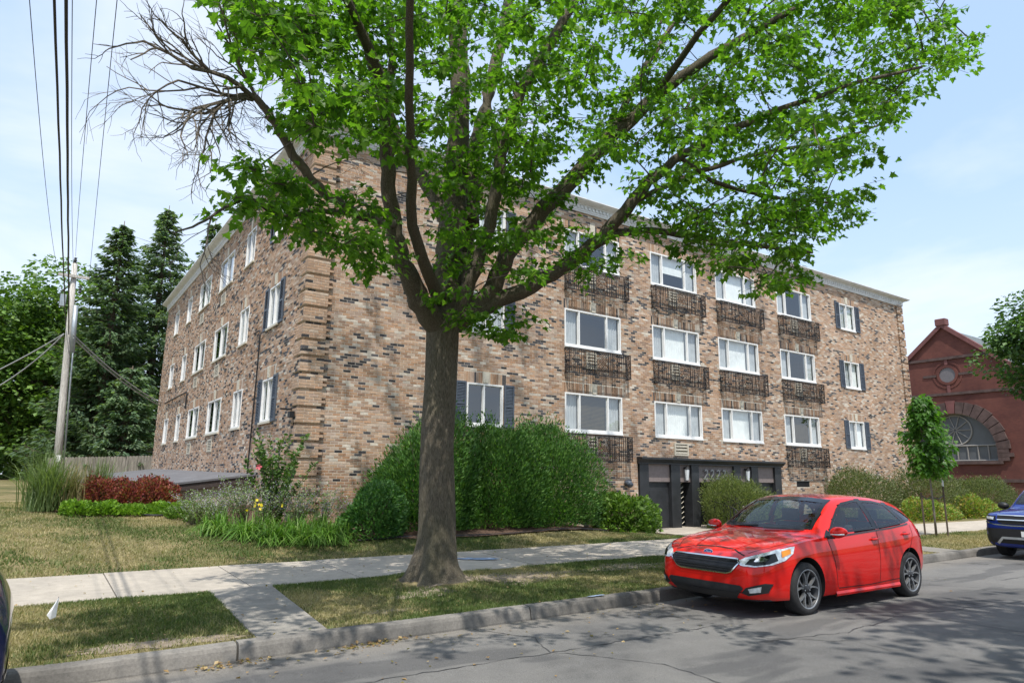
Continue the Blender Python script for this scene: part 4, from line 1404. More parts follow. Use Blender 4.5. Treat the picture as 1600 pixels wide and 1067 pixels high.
G_DARK = [(0.050, 0.115, 0.026), (0.068, 0.145, 0.032), (0.036, 0.085, 0.022), (0.095, 0.18, 0.042)]
G_MID = [(0.05, 0.11, 0.022), (0.075, 0.15, 0.03), (0.035, 0.08, 0.018)]
G_LIGHT = [(0.11, 0.20, 0.03), (0.15, 0.25, 0.045), (0.075, 0.15, 0.025)]
G_JUN = [(0.095, 0.125, 0.040), (0.125, 0.155, 0.055), (0.065, 0.09, 0.032), (0.16, 0.175, 0.075)]
G_LIME = [(0.16, 0.29, 0.03), (0.20, 0.34, 0.04), (0.11, 0.22, 0.025)]

# tall hedge shrubs below the first row of windows
for i, (x, rx, h, lab) in enumerate(((7.75, 1.28, 2.45, 'tall dense green shrub behind the maple trunk, leftmost of the hedge'),
                                     (9.75, 1.30, 2.36, 'tall dense green shrub under the shuttered window, middle of the hedge'),
                                     (11.35, 1.38, 2.40, 'tall dense green shrub at the right end of the hedge'))):
    shrub('hedge_shrub', lab, 'shrub', (x, 14.75), rx, 1.05, h*0.95, 32000, 0.092, [(0.055, 0.14, 0.028), (0.08, 0.18, 0.036), (0.042, 0.11, 0.024), (0.125, 0.24, 0.052)], 31+i, 0.75, 'hedge shrubs in front of the brick wall', 0.165, 0.12, 2.5, stems=14, depthin=0.38, tufts=0.20)
shrub('round_shrub', 'low round dark green shrub left of the maple trunk', 'shrub', (6.0, 13.8), 0.72, 0.55, 0.98, 6000, 0.070, [(0.045, 0.125, 0.030), (0.065, 0.165, 0.038), (0.10, 0.21, 0.05)], 41, 0.3, None, 0.30, 0.12, 2.4, tufts=0.05)
# light green bush by the door
shrub('hydrangea_bush', 'light green leafy bush beside the dark entrance door', 'shrub', (13.75, 14.35), 0.95, 0.6, 0.98, 3000, 0.12, G_LIGHT, 43, 0.2, None, 0.36, 0.15, 2.3)
shrub('wispy_bush', 'thin olive green bush behind the light green bush by the door', 'shrub', (14.1, 15.3), 0.75, 0.45, 1.35, 4500, 0.06, G_JUN, 44, 0.6, None, 0.2, 0.2, 2.0)
shrub('juniper_bush', 'feathery olive green bush in front of the entrance screen', 'shrub', (19.95, 15.0), 2.0, 0.75, 1.60, 21000, 0.085, [(0.10, 0.14, 0.036), (0.14, 0.18, 0.05), (0.07, 0.10, 0.03), (0.17, 0.195, 0.07)], 45, 0.55, None, 0.14, 0.16, 2.5, zb=0.07, tufts=0.3)
# right hand planting
for i, (l, r, t, b, Y, lab) in enumerate(((1284, 1400, 745, 800, 15.1, 'olive green feathery shrub behind the red car roof'),
                                          (1396, 1500, 742, 812, 14.6, 'grey green feathery shrub behind the staked sapling'),
                                          (1496, 1580, 747, 806, 14.8, 'grey green feathery shrub left of the blue vehicle'))):
    x, w, z0, z1 = box_px(l, r, t, b, Y)
    shrub('feathery_shrub', lab, 'shrub', (x, Y), w, 0.95, z1-0.10, 15000, 0.10, G_JUN, 51+i, 0.5, 'feathery shrubs along the front wall', 0.15, 0.12, 2.5, zb=0.08, tufts=0.28)
for i, (l, r, t, b, Y, lab) in enumerate(((1412, 1484, 782, 812, 13.5, 'low yellow green shrub with orange tips behind the sapling stakes'),
                                          (1500, 1552, 778, 807, 13.6, 'low yellow green shrub left of the blue vehicle bonnet'))):
    x, w, z0, z1 = box_px(l, r, t, b, Y)
    shrub('golden_shrub', lab, 'shrub', (x, Y), w, 0.6, z1-0.1, 3500, 0.10, [(0.17, 0.26, 0.04), (0.24, 0.30, 0.05), (0.32, 0.25, 0.07), (0.12, 0.20, 0.03)], 61+i, 0.3, 'golden shrubs beside the sidewalk', 0.3, 0.15, 2.2, zb=0.12)

for i, (x, y, lab) in enumerate(((3.05, 17.3, 'pale green low plant right of the lime plants'), (3.35, 16.7, 'pale green low plant left of the daylilies'))):
    shrub('low_plant', lab, 'plant', (x, y), 0.42, 0.35, 0.32, 1500, 0.07, G_LIGHT, 65+i, 0.4, None, 0.3, 0.18, 2.0, stems=4)
# red barberries
for i, (l, r, t, lab) in enumerate(((126, 186, 744, 'dark red barberry bush, leftmost of three beside the ornamental grass'),
                                    (170, 226, 748, 'dark red barberry bush, middle of the three'),
                                    (208, 282, 741, 'dark red barberry bush, rightmost of three in front of the annex'))):
    x, w, z0, z1 = box_px(l, r, t, 796, 18.75)
    shrub('barberry_bush', lab, 'shrub', (x, 18.75), w, 0.5, max(0.5, z1-0.80), 6500, 0.06, [(0.20, 0.042, 0.045), (0.30, 0.070, 0.062), (0.13, 0.030, 0.032), (0.36, 0.13, 0.09), (0.16, 0.12, 0.04)], 71+i, 0.5, 'red barberry bushes', 0.28, 0.14, 2.1, tufts=0.12)
# lime green ground plants along the bed edge
LIME = [(96, 150), (140, 190), (182, 232), (226, 270), (262, 306)]
for i, (l, r) in enumerate(LIME):
    x, w, z0, z1 = box_px(l, r, 782, 805, 17.9)
    shrub('lime_plant', ['lime green mounded plant at the left end of the bed edge', 'lime green mounded plant, second from the left along the bed', 'lime green mounded plant below the middle barberry', 'lime green mounded plant, second from the right along the bed', 'lime green mounded plant at the right end below the annex'][i], 'plant', (x, 18.05), w*1.1, 0.35, 0.30 if i < 2 else 0.24, 1700, 0.075, G_LIME, 81+i, 0.4, 'lime green plants along the bed edge', 0.33, 0.16, 2.0, stems=4)

def strap_clump(name, label, cat, c, n, L, w, pal, seed, spread=0.75, group=None, base=0.10, zb=None, stiff=0.5):
    "arching strap leaves from one crown"
    rg = np.random.default_rng(seed)
    z0 = lawn_z(*c) if zb is None else zb
    V, F, C = [], [], []
    a = rg.uniform(0, 2*PI, n); out = rg.uniform(0.12, 1.0, n)*spread; l = L*rg.uniform(0.6, 1.15, n)
    cc = pick(rg, pal, n, 0.2); K = 5
    b0 = rg.normal(0, base, (n, 2))
    for k in range(K+1):
        t = k/K
        r = out*l*t*(0.35+0.65*t); z = l*(t - (1-stiff)*0.85*out*t*t*t - 0.25*out*t*t)
        ww = w*(1-t)**0.7*np.minimum(1, 0.5+2*t)+0.0008
        x = b0[:, 0]+r*np.cos(a); y = b0[:, 1]+r*np.sin(a)
        V.append(np.stack([x-np.sin(a)*ww, y+np.cos(a)*ww, np.maximum(z, 0.01)], 1)); V.append(np.stack([x+np.sin(a)*ww, y-np.cos(a)*ww, np.maximum(z, 0.01)], 1))
    V = np.stack(V, 1); m = V.shape[1]
    f = np.array([[2*k, 2*k+1, 2*k+3, 2*k+2] for k in range(K)])
    F = (np.arange(n)[:, None, None]*m + f[None]).reshape(-1, 4)
    o = link(name, np_mesh(name, V.reshape(-1, 3), F, np.repeat(cc, m, 0), True), M_FOL)
    o.location = (c[0], c[1], z0)
    return tag(o, label, cat, group)
G_LILY = [(0.10, 0.21, 0.03), (0.13, 0.26, 0.04), (0.075, 0.17, 0.025), (0.17, 0.27, 0.06)]
for i, (x, y, lab) in enumerate(((3.15, 14.7, 'daylily clump at the left end of the corner bed'), (3.5, 14.1, 'daylily clump second from the left in the front row'), (3.95, 13.6, 'daylily clump third from the left in the front row'), (4.4, 13.45, 'daylily clump in the middle of the front row'), (4.72, 13.42, 'daylily clump third from the right in the front row'), (5.0, 13.45, 'daylily clump at the right end beside the round shrub'), (3.9, 14.35, 'daylily clump behind the front row on the left'), (4.5, 14.15, 'daylily clump behind the front row in the middle'), (4.95, 14.0, 'daylily clump behind the front row by the brick corner'))):
    strap_clump('daylily_clump', 'arching green ' + lab, 'plant', (x, y), 230, 0.66, 0.013, G_LILY, 91+i, 1.5, 'daylilies at the building corner', 0.13, stiff=0.1)
x, w, z0, z1 = box_px(22, 105, 715, 802, 18.7)
strap_clump('ornamental_grass', 'tall fountain shaped ornamental grass at the foot of the utility pole', 'grass clump', (x+0.05, 18.7), 620, 1.45, 0.010, [(0.13, 0.19, 0.065), (0.19, 0.25, 0.10), (0.10, 0.155, 0.05)], 101, 0.72, None, 0.16, stiff=0.6)
x2, _, _, _ = box_px(88, 135, 735, 800, 18.9)
strap_clump('dry_plume_grass', 'straw coloured dry grass plumes right of the green ornamental grass', 'grass clump', (x2, 18.75), 170, 1.12, 0.009, [(0.38, 0.30, 0.16), (0.30, 0.24, 0.12), (0.20, 0.20, 0.08)], 102, 0.42, None, 0.14, stiff=0.9)
x3, _, _, _ = box_px(118, 150, 735, 800, 19.2)
strap_clump('ornamental_grass', 'smaller green ornamental grass behind the barberries', 'grass clump', (x3+0.2, 19.1), 240, 1.25, 0.008, [(0.10, 0.16, 0.05), (0.13, 0.19, 0.06)], 103, 0.5, None, 0.12, stiff=0.8)

def sprig_plant(name, label, c, n, H, spread, seed, leafpal, flowerpal, leaf, nl, flower, nf, stem_r=0.005, group=None, ftop=0.55, mat=None):
    "many thin stems with small leaves and flowers"
    rg = np.random.default_rng(seed); z0 = lawn_z(*c)
    root = tag(empty(name, (c[0], c[1], z0)), label, 'plant', group)
    sb = MB(); P, D, C, L, FP = [], [], [], [], []
    for i in range(n):
        a = rg.uniform(0, 2*PI); o = math.sqrt(rg.random())*spread; h = H*rg.uniform(0.65, 1.05)
        b0 = Vector((rg.normal(0, 0.06), rg.normal(0, 0.06), -0.03)); t1 = Vector((math.cos(a)*o, math.sin(a)*o, h))
        m = b0.lerp(t1, 0.5) + Vector((rg.normal(0, 0.05), rg.normal(0, 0.05), 0.06*h)) - Vector((math.cos(a)*o*0.18, math.sin(a)*o*0.18, 0))
        pts = [b0.lerp(m, t)*(1-t)+m.lerp(t1, t)*t for t in (0, .33, .66, 1)]
        sb.tube(pts, [stem_r, stem_r*0.8, stem_r*0.6, stem_r*0.35], 3, False)
        for k in range(nl):
            t = rg.uniform(0.12, 1.0); q = b0.lerp(m, t)*(1-t)+m.lerp(t1, t)*t
            P.append(q + Vector(rg.normal(0, 0.018, 3))); v = Vector(rg.normal(0, 1, 3)); v.z = abs(v.z)*0.6+0.1; D.append(v.normalized())
        for k in range(nf):
            t = rg.uniform(ftop, 1.0); q = b0.lerp(m, t)*(1-t)+m.lerp(t1, t)*t
            FP.append(q + Vector(rg.normal(0, 0.015, 3)))
    sb.build('stem', M_STEM, root)['kind'] = 'stuff'
    P = np.array([tuple(p) for p in P]); D = np.array([tuple(p) for p in D]); nn = len(P)
    Ls = leaf*rg.uniform(0.6, 1.3, nn)
    V, F, CC = leaf_cards(P, D, unit(rg, nn), Ls, Ls*0.3, pick(rg, leafpal, nn))
    link('foliage', np_mesh('foliage', V, F, CC), mat or M_FOL, root)['kind'] = 'stuff'
    if FP:
        FP = np.array([tuple(p) for p in FP]); k = len(FP)
        V, F, CC = leaf_cards(FP, unit(rg, k), unit(rg, k), np.full(k, flower), np.full(k, flower*0.45), pick(rg, flowerpal, k))
        link('flowers', np_mesh('flowers', V, F, CC), M_FOL, root)['kind'] = 'stuff'
    return root
SAGE = [(0.20, 0.28, 0.12), (0.27, 0.34, 0.18), (0.15, 0.23, 0.08)]; SAGEF = [(0.45, 0.40, 0.64), (0.55, 0.53, 0.66), (0.38, 0.34, 0.56)]
for i, (x, y, H, lab) in enumerate(((3.3, 15.6, 0.85, 'wispy grey green sage with lavender flowers left of the tall garden shrub'), (4.1, 14.9, 1.0, 'wispy grey green sage with lavender flowers in front of the tall garden shrub'), (5.15, 14.5, 0.95, 'wispy grey green sage with lavender flowers at the brick corner'), (3.75, 15.3, 1.1, 'taller wispy sage with lavender flowers behind the left daylilies'), (4.65, 14.55, 1.05, 'wispy sage with lavender flowers between the daylilies and the brick corner'), (3.0, 16.3, 0.7, 'low wispy sage at the right end of the annex wall'))):
    sprig_plant('sage_plant', lab, (x, y), 60, H, 0.62, 111+i, SAGE, SAGEF, 0.05, 16, 0.02, 10, 0.004, 'lavender flowered sage plants')
sprig_plant('rose_of_sharon', 'tall open garden shrub with one pink bloom at the building corner', (4.3, 15.0), 24, 2.0, 0.80, 121, [(0.075, 0.145, 0.035), (0.115, 0.195, 0.045), (0.055, 0.11, 0.028)], [(0.55, 0.10, 0.15)], 0.10, 85, 0.05, 0, 0.011)
bl = MB()
pk = px_on_y(404, 729, 14.9)
for k in range(5):
    a = k*2*PI/5
    bl.poly([pk, pk+Vector((0.05*math.cos(a-.5), -0.015, 0.05*math.sin(a-.5))), pk+Vector((0.07*math.cos(a), -0.03, 0.07*math.sin(a))), pk+Vector((0.05*math.cos(a+.5), -0.015, 0.05*math.sin(a+.5)))])
tag(bl.build('pink_flower', flat('pink_petal', (0.62, 0.12, 0.16), 0.6)), 'single pink bloom on the tall garden shrub', 'flower')
sprig_plant('yellow_daylily_flowers', 'few yellow daylily blooms on thin stalks above the strap leaves', (3.9, 14.0), 7, 0.72, 0.5, 131, [(0.1, 0.2, 0.03)], [(0.75, 0.58, 0.04)], 0.03, 2, 0.07, 2, 0.004, None, 0.97)
# ------------------------------------------------------------------ cars
from mathutils.bvhtree import BVHTree
def paint(name, c, flake=0.0):
    m = Mat(name); m.set(Base_Color=(*c, 1), Roughness=0.45, Metallic=flake)
    m.b.inputs['Coat Weight'].default_value = 1.0; m.b.inputs['Coat Roughness'].default_value = 0.02; m.b.inputs['Coat IOR'].default_value = 1.42
    m.b.inputs['Specular IOR Level'].default_value = 0.05
    v = m.coord(); n = m.noise(v, 2.2, 4)
    m.color(m.ramp(n, [(0.3, tuple(x*0.94 for x in c)), (0.7, tuple(min(1, x*1.04) for x in c))]))
    return m.m
M_RED = paint('red_paint', (0.60, 0.013, 0.009), 0.0)
M_BLUE = paint('blue_paint', (0.012, 0.030, 0.21), 0.25)
M_NAVY = paint('navy_paint', (0.008, 0.012, 0.06), 0.2)
M_TYRE = flat('tyre_rubber', (0.022, 0.022, 0.023), 0.85, 0, 0.2, 30, 0.2)
M_RIM = flat('machined_alloy', (0.30, 0.305, 0.31), 0.4, 0.7, 0.05, 10)
M_RIMD = flat('dark_alloy', (0.03, 0.031, 0.034), 0.5, 0.0, 0.1, 10)
M_PLAS = flat('black_plastic', (0.014, 0.014, 0.015), 0.5, 0, 0.2, 30)
M_GLOSSB = flat('gloss_black', (0.008, 0.008, 0.009), 0.12, 0, 0.0, 3)
M_CHROME = flat('chrome', (0.75, 0.76, 0.77), 0.12, 1.0, 0.02, 3)
M_LAMP = flat('headlamp_lens', (0.62, 0.66, 0.68), 0.10, 0.35, 0.35, 22)
M_AMBER = flat('amber_lens', (0.75, 0.26, 0.02), 0.2)
M_TAIL = flat('tail_lens', (0.28, 0.012, 0.012), 0.15)
M_WELL = flat('wheel_well', (0.012, 0.012, 0.012), 0.9)
M_SEAT = flat('dark_fabric', (0.045, 0.045, 0.05), 0.9, 0, 0.3, 10)
M_CGLASS = glassmat('car_glass', (0.66, 0.74, 0.73), 1.45)

def inter(tab, u):
    "smooth interpolation of (u, value) table"
    if u <= tab[0][0]: return tab[0][1]
    if u >= tab[-1][0]: return tab[-1][1]
    for i in range(len(tab)-1):
        if tab[i][0] <= u <= tab[i+1][0]:
            x0, y0 = tab[i]; x1, y1 = tab[i+1]
            m0 = (y1-tab[i-1][1])/(x1-tab[i-1][0]) if i else (y1-y0)/(x1-x0)
            m1 = (tab[i+2][1]-y0)/(tab[i+2][0]-x0) if i+2 < len(tab) else (y1-y0)/(x1-x0)
            h = x1-x0; t = (u-x0)/h
            m0 = max(-3*abs((y1-y0)/h)-0.02, min(3*abs((y1-y0)/h)+0.02, m0)); m1 = max(-3*abs((y1-y0)/h)-0.02, min(3*abs((y1-y0)/h)+0.02, m1))
            return (2*t**3-3*t*t+1)*y0 + (t**3-2*t*t+t)*h*m0 + (-2*t**3+3*t*t)*y1 + (t**3-t*t)*h*m1

def car(name, label, loc, spec, mat, group):
    """u: 0 at the nose .. L at the tail, w: across (viewer side negative), z up.  Body lofted from sections."""
    root = tag(empty(name, loc), label, 'car', group)
    S = spec
    L = S['L']
    secs = []
    for u in S['stations']:
        W = inter(S['W'], u); T = inter(S['T'], u); B = inter(S['B'], u); zb = inter(S['belt'], u)
        rail = inter(S['rail'], u)            # half width of the roof edge; on the bonnet the crown edge
        cab = inter(S['cab'], u)              # 1 where there is a cabin above the belt
        zb = min(zb, T-0.015)
        bw = inter(S['beltw'], u)*W
        low = min(W-0.03, inter(S['sill'], u)*W)
        zm = lerp(B, zb, 0.40); zs = lerp(B, zb, 0.80)
        rz = lerp(zb+0.02, T-0.045, cab) if cab > 0.02 else lerp(zb, T, 0.55)
        rw = rail
        mid = (lerp(bw, rw, 0.5)+0.018*cab, lerp(zb, rz, 0.52))
        sec = [(0.0, B), (low*0.72, B), (low, B+0.03), (W-0.012, lerp(B, zm, 0.45)), (W, zm), (W-0.004, lerp(zm, zs, 0.6)), (W-0.012, zs), (bw, zb), mid, (rw, rz), (rw*0.62, lerp(rz, T, 0.82)), (0.0, T)]
        secs.append([(u, w, z) for w, z in sec])
    n = len(secs[0]); bm = bmesh.new()
    grid = []
    for s in secs:
        row = []
        for (u, w, z) in s: row.append(bm.verts.new((u, -w, z)))
        for (u, w, z) in s[1:-1][::-1]: row.append(bm.verts.new((u, w, z)))
        grid.append(row)
    m = len(grid[0])
    for a, b in zip(grid, grid[1:]):
        for k in range(m):
            bm.faces.new((a[k], a[(k+1) % m], b[(k+1) % m], b[k]))
    for row, flip in ((grid[0], False), (grid[-1], True)):        # caps as strips across
        for k in range(n-1):
            q = [row[k], row[k+1], row[(m-k-1) % m], row[(m-k) % m]]
            q = list(dict.fromkeys(q))
            if len(q) >= 3: bm.faces.new(q if flip else q[::-1])
    cl = bm.edges.layers.float.get('crease_edge') or bm.edges.layers.float.new('crease_edge')
    idx = {v: (i, k) for i, row in enumerate(grid) for k, v in enumerate(row)}
    def jj(k): return k if k < n else m-k
    for e in bm.edges:
        (i0, k0), (i1, k1) = idx[e.verts[0]], idx[e.verts[1]]
        if jj(k0) == jj(k1) and i0 != i1:
            j = jj(k0); u = S['stations'][min(i0, i1)]
            e[cl] = {6: 0.62, 7: 0.5, 9: 0.35, 2: 0.5}.get(j, 0.0) if u > 0.1 else 0.2
        elif i0 == i1 == 1 and 4 <= jj(k0) and 4 <= jj(k1): e[cl] = 0.45
    bmesh.ops.recalc_face_normals(bm, faces=bm.faces)
    me = bpy.data.meshes.new('body_cage'); bm.to_mesh(me); bm.free()
    o = bpy.data.objects.new('body_cage', me); col.objects.link(o)
    md = o.modifiers.new('s', 'SUBSURF'); md.levels = 2; md.render_levels = 2
    # wheel openings
    cut = bmesh.new()
    for uw in S['wheels']:
        for sgn in (-1, 1):
            bmesh.ops.create_cone(cut, cap_ends=True, segments=48, radius1=S['arch'], radius2=S['arch'], depth=0.62,
                                  matrix=Matrix.Translation((uw, sgn*(S['Wmax']-0.12), S['R']+0.015)) @ Matrix.Rotation(PI/2, 4, 'X'))
    cme = bpy.data.meshes.new('cut'); cut.to_mesh(cme); cut.free(); cme.materials.append(M_WELL)
    me.materials.append(mat); me.materials.append(M_WELL)
    co = bpy.data.objects.new('cut', cme); col.objects.link(co)
    bpy.context.view_layer.update()
    dg = bpy.context.evaluated_depsgraph_get()
    full = bpy.data.meshes.new_from_object(o.evaluated_get(dg))
    bvh = BVHTree.FromPolygons([v.co.copy() for v in full.vertices], [tuple(p.vertices) for p in full.polygons])
    bo = o.modifiers.new('b', 'BOOLEAN'); bo.operation = 'DIFFERENCE'; bo.object = co; bo.solver = 'EXACT'
    try: bo.material_mode = 'TRANSFER'
    except Exception: pass
    bpy.context.view_layer.update()
    dg = bpy.context.evaluated_depsgraph_get()
    body = bpy.data.meshes.new_from_object(o.evaluated_get(dg))
    bpy.data.objects.remove(o); bpy.data.objects.remove(co)

    def snap(p, off):
        q, nr, i, d = bvh.find_nearest(Vector(p))
        return q + nr*off
    def ray(p, d, off):
        q, nr, i, dist = bvh.ray_cast(Vector(p), Vector(d))
        if q is None: return snap(p, off)
        if nr.dot(Vector(d)) > 0: nr = -nr
        return q + nr*off
    def project(kind, a, b, sgn, off):
        "2D outline point onto the body: side (u, z), front (w, z), top (u, w), rear (w, z)"
        if kind == 'side': return ray((a, sgn*2.0, b), (0, -sgn, 0), off)
        if kind == 'front': return ray((-1.0, a, b), (1, 0, 0), off)
        if kind == 'rear': return ray((L+1.0, a, b), (-1, 0, 0), off)
        if kind == 'corner': return ray((-1.0+0.0, sgn*(abs(a)+1.0), b), Vector((1, -sgn, 0)).normalized(), off)
        return ray((a, b, 3.0), (0, 0, -1), off)
    def refine(pts, step):
        out = []
        for i in range(len(pts)):
            a, b = pts[i], pts[(i+1) % len(pts)]
            k = max(1, int(math.hypot(b[0]-a[0], b[1]-a[1])/step))
            for j in range(k): out.append((lerp(a[0], b[0], j/k), lerp(a[1], b[1], j/k)))
        return out
    def shrink(pts, d):
        n_ = len(pts); A = sum(pts[i][0]*pts[(i+1) % n_][1]-pts[(i+1) % n_][0]*pts[i][1] for i in range(n_)); sg = 1 if A > 0 else -1
        out = []
        for i in range(n_):
            p0, p1, p2 = Vector((*pts[i-1], 0)), Vector((*pts[i], 0)), Vector((*pts[(i+1) % n_], 0))
            e1, e2 = (p1-p0).normalized(), (p2-p1).normalized()
            n1, n2 = Vector((-e1.y, e1.x, 0))*sg, Vector((-e2.y, e2.x, 0))*sg
            nn = (n1+n2); nn = nn/max(0.35, nn.length_squared/2) if nn.length > 1e-4 else n1
            out.append((p1.x+nn.x*d, p1.y+nn.y*d))
        return out
    def plate(nm, kind, pts, off, material, sgn=-1, parent=None, step=0.035, smooth=True):
        pts = refine(pts, step)
        b = bmesh.new(); f = b.faces.new([b.verts.new((x, y, 0)) for x, y in pts])
        bmesh.ops.triangulate(b, faces=[f])
        for _ in range(4):
            long = [e for e in b.edges if e.calc_length() > step*1.7]
            if long: bmesh.ops.subdivide_edges(b, edges=long, cuts=1); bmesh.ops.triangulate(b, faces=list(b.faces))
        for v in b.verts: v.co = project(kind, v.co.x, v.co.y, sgn, off)
        bmesh.ops.recalc_face_normals(b, faces=b.faces)
        me_ = bpy.data.meshes.new(nm); b.to_mesh(me_); b.free()
        if smooth: me_.polygons.foreach_set('use_smooth', [True]*len(me_.polygons))
        return link(nm, me_, material, parent or root)
    def ring(nm, kind, pts, width, off, material, sgn=-1, parent=None, step=0.04):
        a = refine(pts, step); b = shrink(a, width); M_ = MB(); k = len(a)
        A = [project(kind, *p, sgn, off) for p in a]; B_ = [project(kind, *p, sgn, off) for p in b]
        M_.v = [tuple(p) for p in A+B_]
        for i in range(k): M_.f.append((i, (i+1) % k, k+(i+1) % k, k+i))
        return M_.build(nm, material, parent or root, True)
    def strip(nm, kind, path, wd, off, material, sgn=-1, parent=None):
        "thin band along an open path"
        P = []
        for a, b in zip(path, path[1:]):
            k = max(1, int(math.hypot(b[0]-a[0], b[1]-a[1])/0.04))
            for j in range(k): P.append((lerp(a[0], b[0], j/k), lerp(a[1], b[1], j/k)))
        P.append(path[-1]); M_ = MB(); k = len(P)
        for i, p in enumerate(P):
            q = P[min(i+1, k-1)]; r = P[max(i-1, 0)]; d = Vector((q[0]-r[0], q[1]-r[1], 0)).normalized(); nn = (-d.y*wd/2, d.x*wd/2)
            M_.v += [tuple(project(kind, p[0]+nn[0], p[1]+nn[1], sgn, off)), tuple(project(kind, p[0]-nn[0], p[1]-nn[1], sgn, off))]
        for i in range(k-1): M_.f.append((2*i, 2*i+1, 2*i+3, 2*i+2))
        return M_.build(nm, material, parent or root, True)

    # openings in the shell behind the glass
    holes = S['glass']
    b = bmesh.new(); b.from_mesh(body)
    kill = []
    for f in b.faces:
        c = f.calc_center_median()
        for (nm, kind, pts) in holes:
            p = (c.x, c.z) if kind == 'side' else ((c.y, c.z) if kind in ('front', 'rear') else (c.x, c.y))
            ok = True
            if kind == 'side' and (abs(f.normal.y) < 0.45 or c.z < 0.7): ok = False
            if kind == 'front' and (c.x > L*0.62 or f.normal.z < 0.1): ok = False
            if kind == 'rear' and c.x < L*0.6: ok = False
            if ok and inpoly(p[0], p[1], shrink(pts, 0.012)): kill.append(f); break
    bmesh.ops.delete(b, geom=kill, context='FACES'); b.to_mesh(body); b.free()
    if len(body.materials) < 2: body.materials.append(M_WELL)
    body.polygons.foreach_set('use_smooth', [True]*len(body.polygons))
    bo_ = link('body', body, mat, root)
    try:
        body.set_sharp_from_angle(angle=R(38))
    except Exception: pass

    for (nm, kind, pts) in holes:
        for sgn in ((-1, 1) if kind == 'side' else (-1,)):
            g_ = plate(nm, kind, shrink(pts, 0.004), 0.003, M_CGLASS, sgn, step=0.06)
            ring('glass_surround', kind, pts, 0.030 if kind == 'side' else 0.045, 0.006, M_GLOSSB, sgn, g_)
    # cabin
    c_ = S['cabin']
    MB().box(c_['u0'], c_['u1'], -0.72, 0.72, 0.28, 0.34).build('cabin_floor', M_SEAT, root)
    MB().prism([(c_['u0']-0.1, 0.35), (c_['u0']-0.1, c_['dash']), (c_['u0']+0.25, c_['dash']+0.02), (c_['u0']+0.45, c_['dash']-0.12), (c_['u0']+0.4, 0.35)], 'y', -0.74, 0.74).build('dashboard', M_SEAT, root)
    def seat(u, w, wd):
        s = MB()
        s.prism([(u-0.25, 0.36), (u-0.28, 0.56), (u+0.22, 0.52), (u+0.30, 0.36)], 'y', w-wd, w+wd)
        s.prism([(u+0.22, 0.50), (u+0.16, 0.56), (u+0.34, c_['head']-0.28), (u+0.44, c_['head']-0.28), (u+0.36, 0.48)], 'y', w-wd*0.95, w+wd*0.95)
        so = s.build('seat', M_SEAT, root, bevel=0.02)
        MB().prism([(u+0.34, c_['head']-0.26), (u+0.35, c_['head']-0.08), (u+0.45, c_['head']-0.08), (u+0.46, c_['head']-0.26)], 'y', w-0.13, w+0.13).build('headrest', M_SEAT, so, bevel=0.02)
    for w in (-0.37, 0.37): seat(c_['seat'], w, 0.25)
    seat(c_['seat']+0.95, -0.34, 0.32); seat(c_['seat']+0.95, 0.34, 0.32)
    cx, cz = c_['u0']+0.48, c_['dash']-0.03
    MB().tube([(cx+0.05*math.cos(t)*0.9, -0.37+0.18*math.sin(t), cz+0.17*math.cos(t)) for t in np.linspace(0, 2*PI, 20)], 0.015, 6).build('steering_wheel', M_PLAS, root, smooth=True)

    # wheels
    Rw, Rr, tw_ = S['R'], S['rim'], S['tw']
    def wheel_parts():
        ty = MB().lathe([(Rr-0.012, -tw_/2+0.015), (Rr+0.015, -tw_/2), (Rw-0.055, -tw_/2-0.004), (Rw-0.018, -tw_/2+0.012), (Rw, -tw_/2+0.035), (Rw+0.001, 0), (Rw, tw_/2-0.035), (Rw-0.018, tw_/2-0.012), (Rw-0.055, tw_/2+0.004), (Rr+0.015, tw_/2), (Rr-0.012, tw_/2-0.015)], axis='y', seg=40)
        rim = MB().lathe([(Rr-0.03, tw_/2-0.03), (Rr-0.022, -tw_/2+0.02), (Rr-0.002, -tw_/2+0.006), (Rr+0.012, -tw_/2+0.004), (Rr+0.012, -tw_/2+0.016)], axis='y', seg=40)
        lip = MB().lathe([(Rr-0.008, -tw_/2+0.010), (Rr-0.002, -tw_/2+0.002), (Rr+0.008, -tw_/2+0.001), (Rr+0.012, -tw_/2+0.008)], axis='y', seg=40)
        disc = MB().lathe([(0.0, -0.01), (Rr-0.03, -0.01), (Rr-0.03, 0.02)], axis='y', seg=28)
        sp = MB(); spd = MB(); y0 = -tw_/2+0.012
        for k in range(5):
            t = 2*PI*k/5 + PI/2
            for s in (-1, 1):
                pts = [(0.050, s*0.22), (Rr*0.48, s*0.13), (Rr*0.76, s*0.24), (Rr-0.002, s*0.34)]
                wd = [0.012, 0.0095, 0.0095, 0.011]
                row = []
                for (r, da), w_ in zip(pts, wd):
                    a = t+da; c, s_ = math.cos(a), math.sin(a)
                    yy = y0 + 0.022*(1-r/Rr)
                    for q, dy in ((-w_, 0), (w_, 0), (w_*1.15, 0.035), (-w_*1.15, 0.035)):
                        row.append((r*c - q*s_, yy+dy, r*s_ + q*c))
                nb_ = len(sp.v); sp.v += row
                for i in range(3):
                    for q in range(4):
                        aa = nb_+4*i+q; bb = nb_+4*i+(q+1) % 4; sp.f.append((aa, bb, bb+4, aa+4))
            # dark web between the two blades
            a = t; P = lambda r, d, y: (r*math.cos(a+d), y, r*math.sin(a+d))
            spd.quad(P(0.06, -.2, y0+0.03), P(0.06, .2, y0+0.03), P(Rr*0.5, .12, y0+0.03), P(Rr*0.5, -.12, y0+0.03))
        hub = MB().lathe([(0.0, y0-0.004), (0.028, y0-0.002), (0.034, y0+0.006), (0.066, y0+0.012), (0.075, y0+0.05)], axis='y', seg=20)
        nuts = MB()
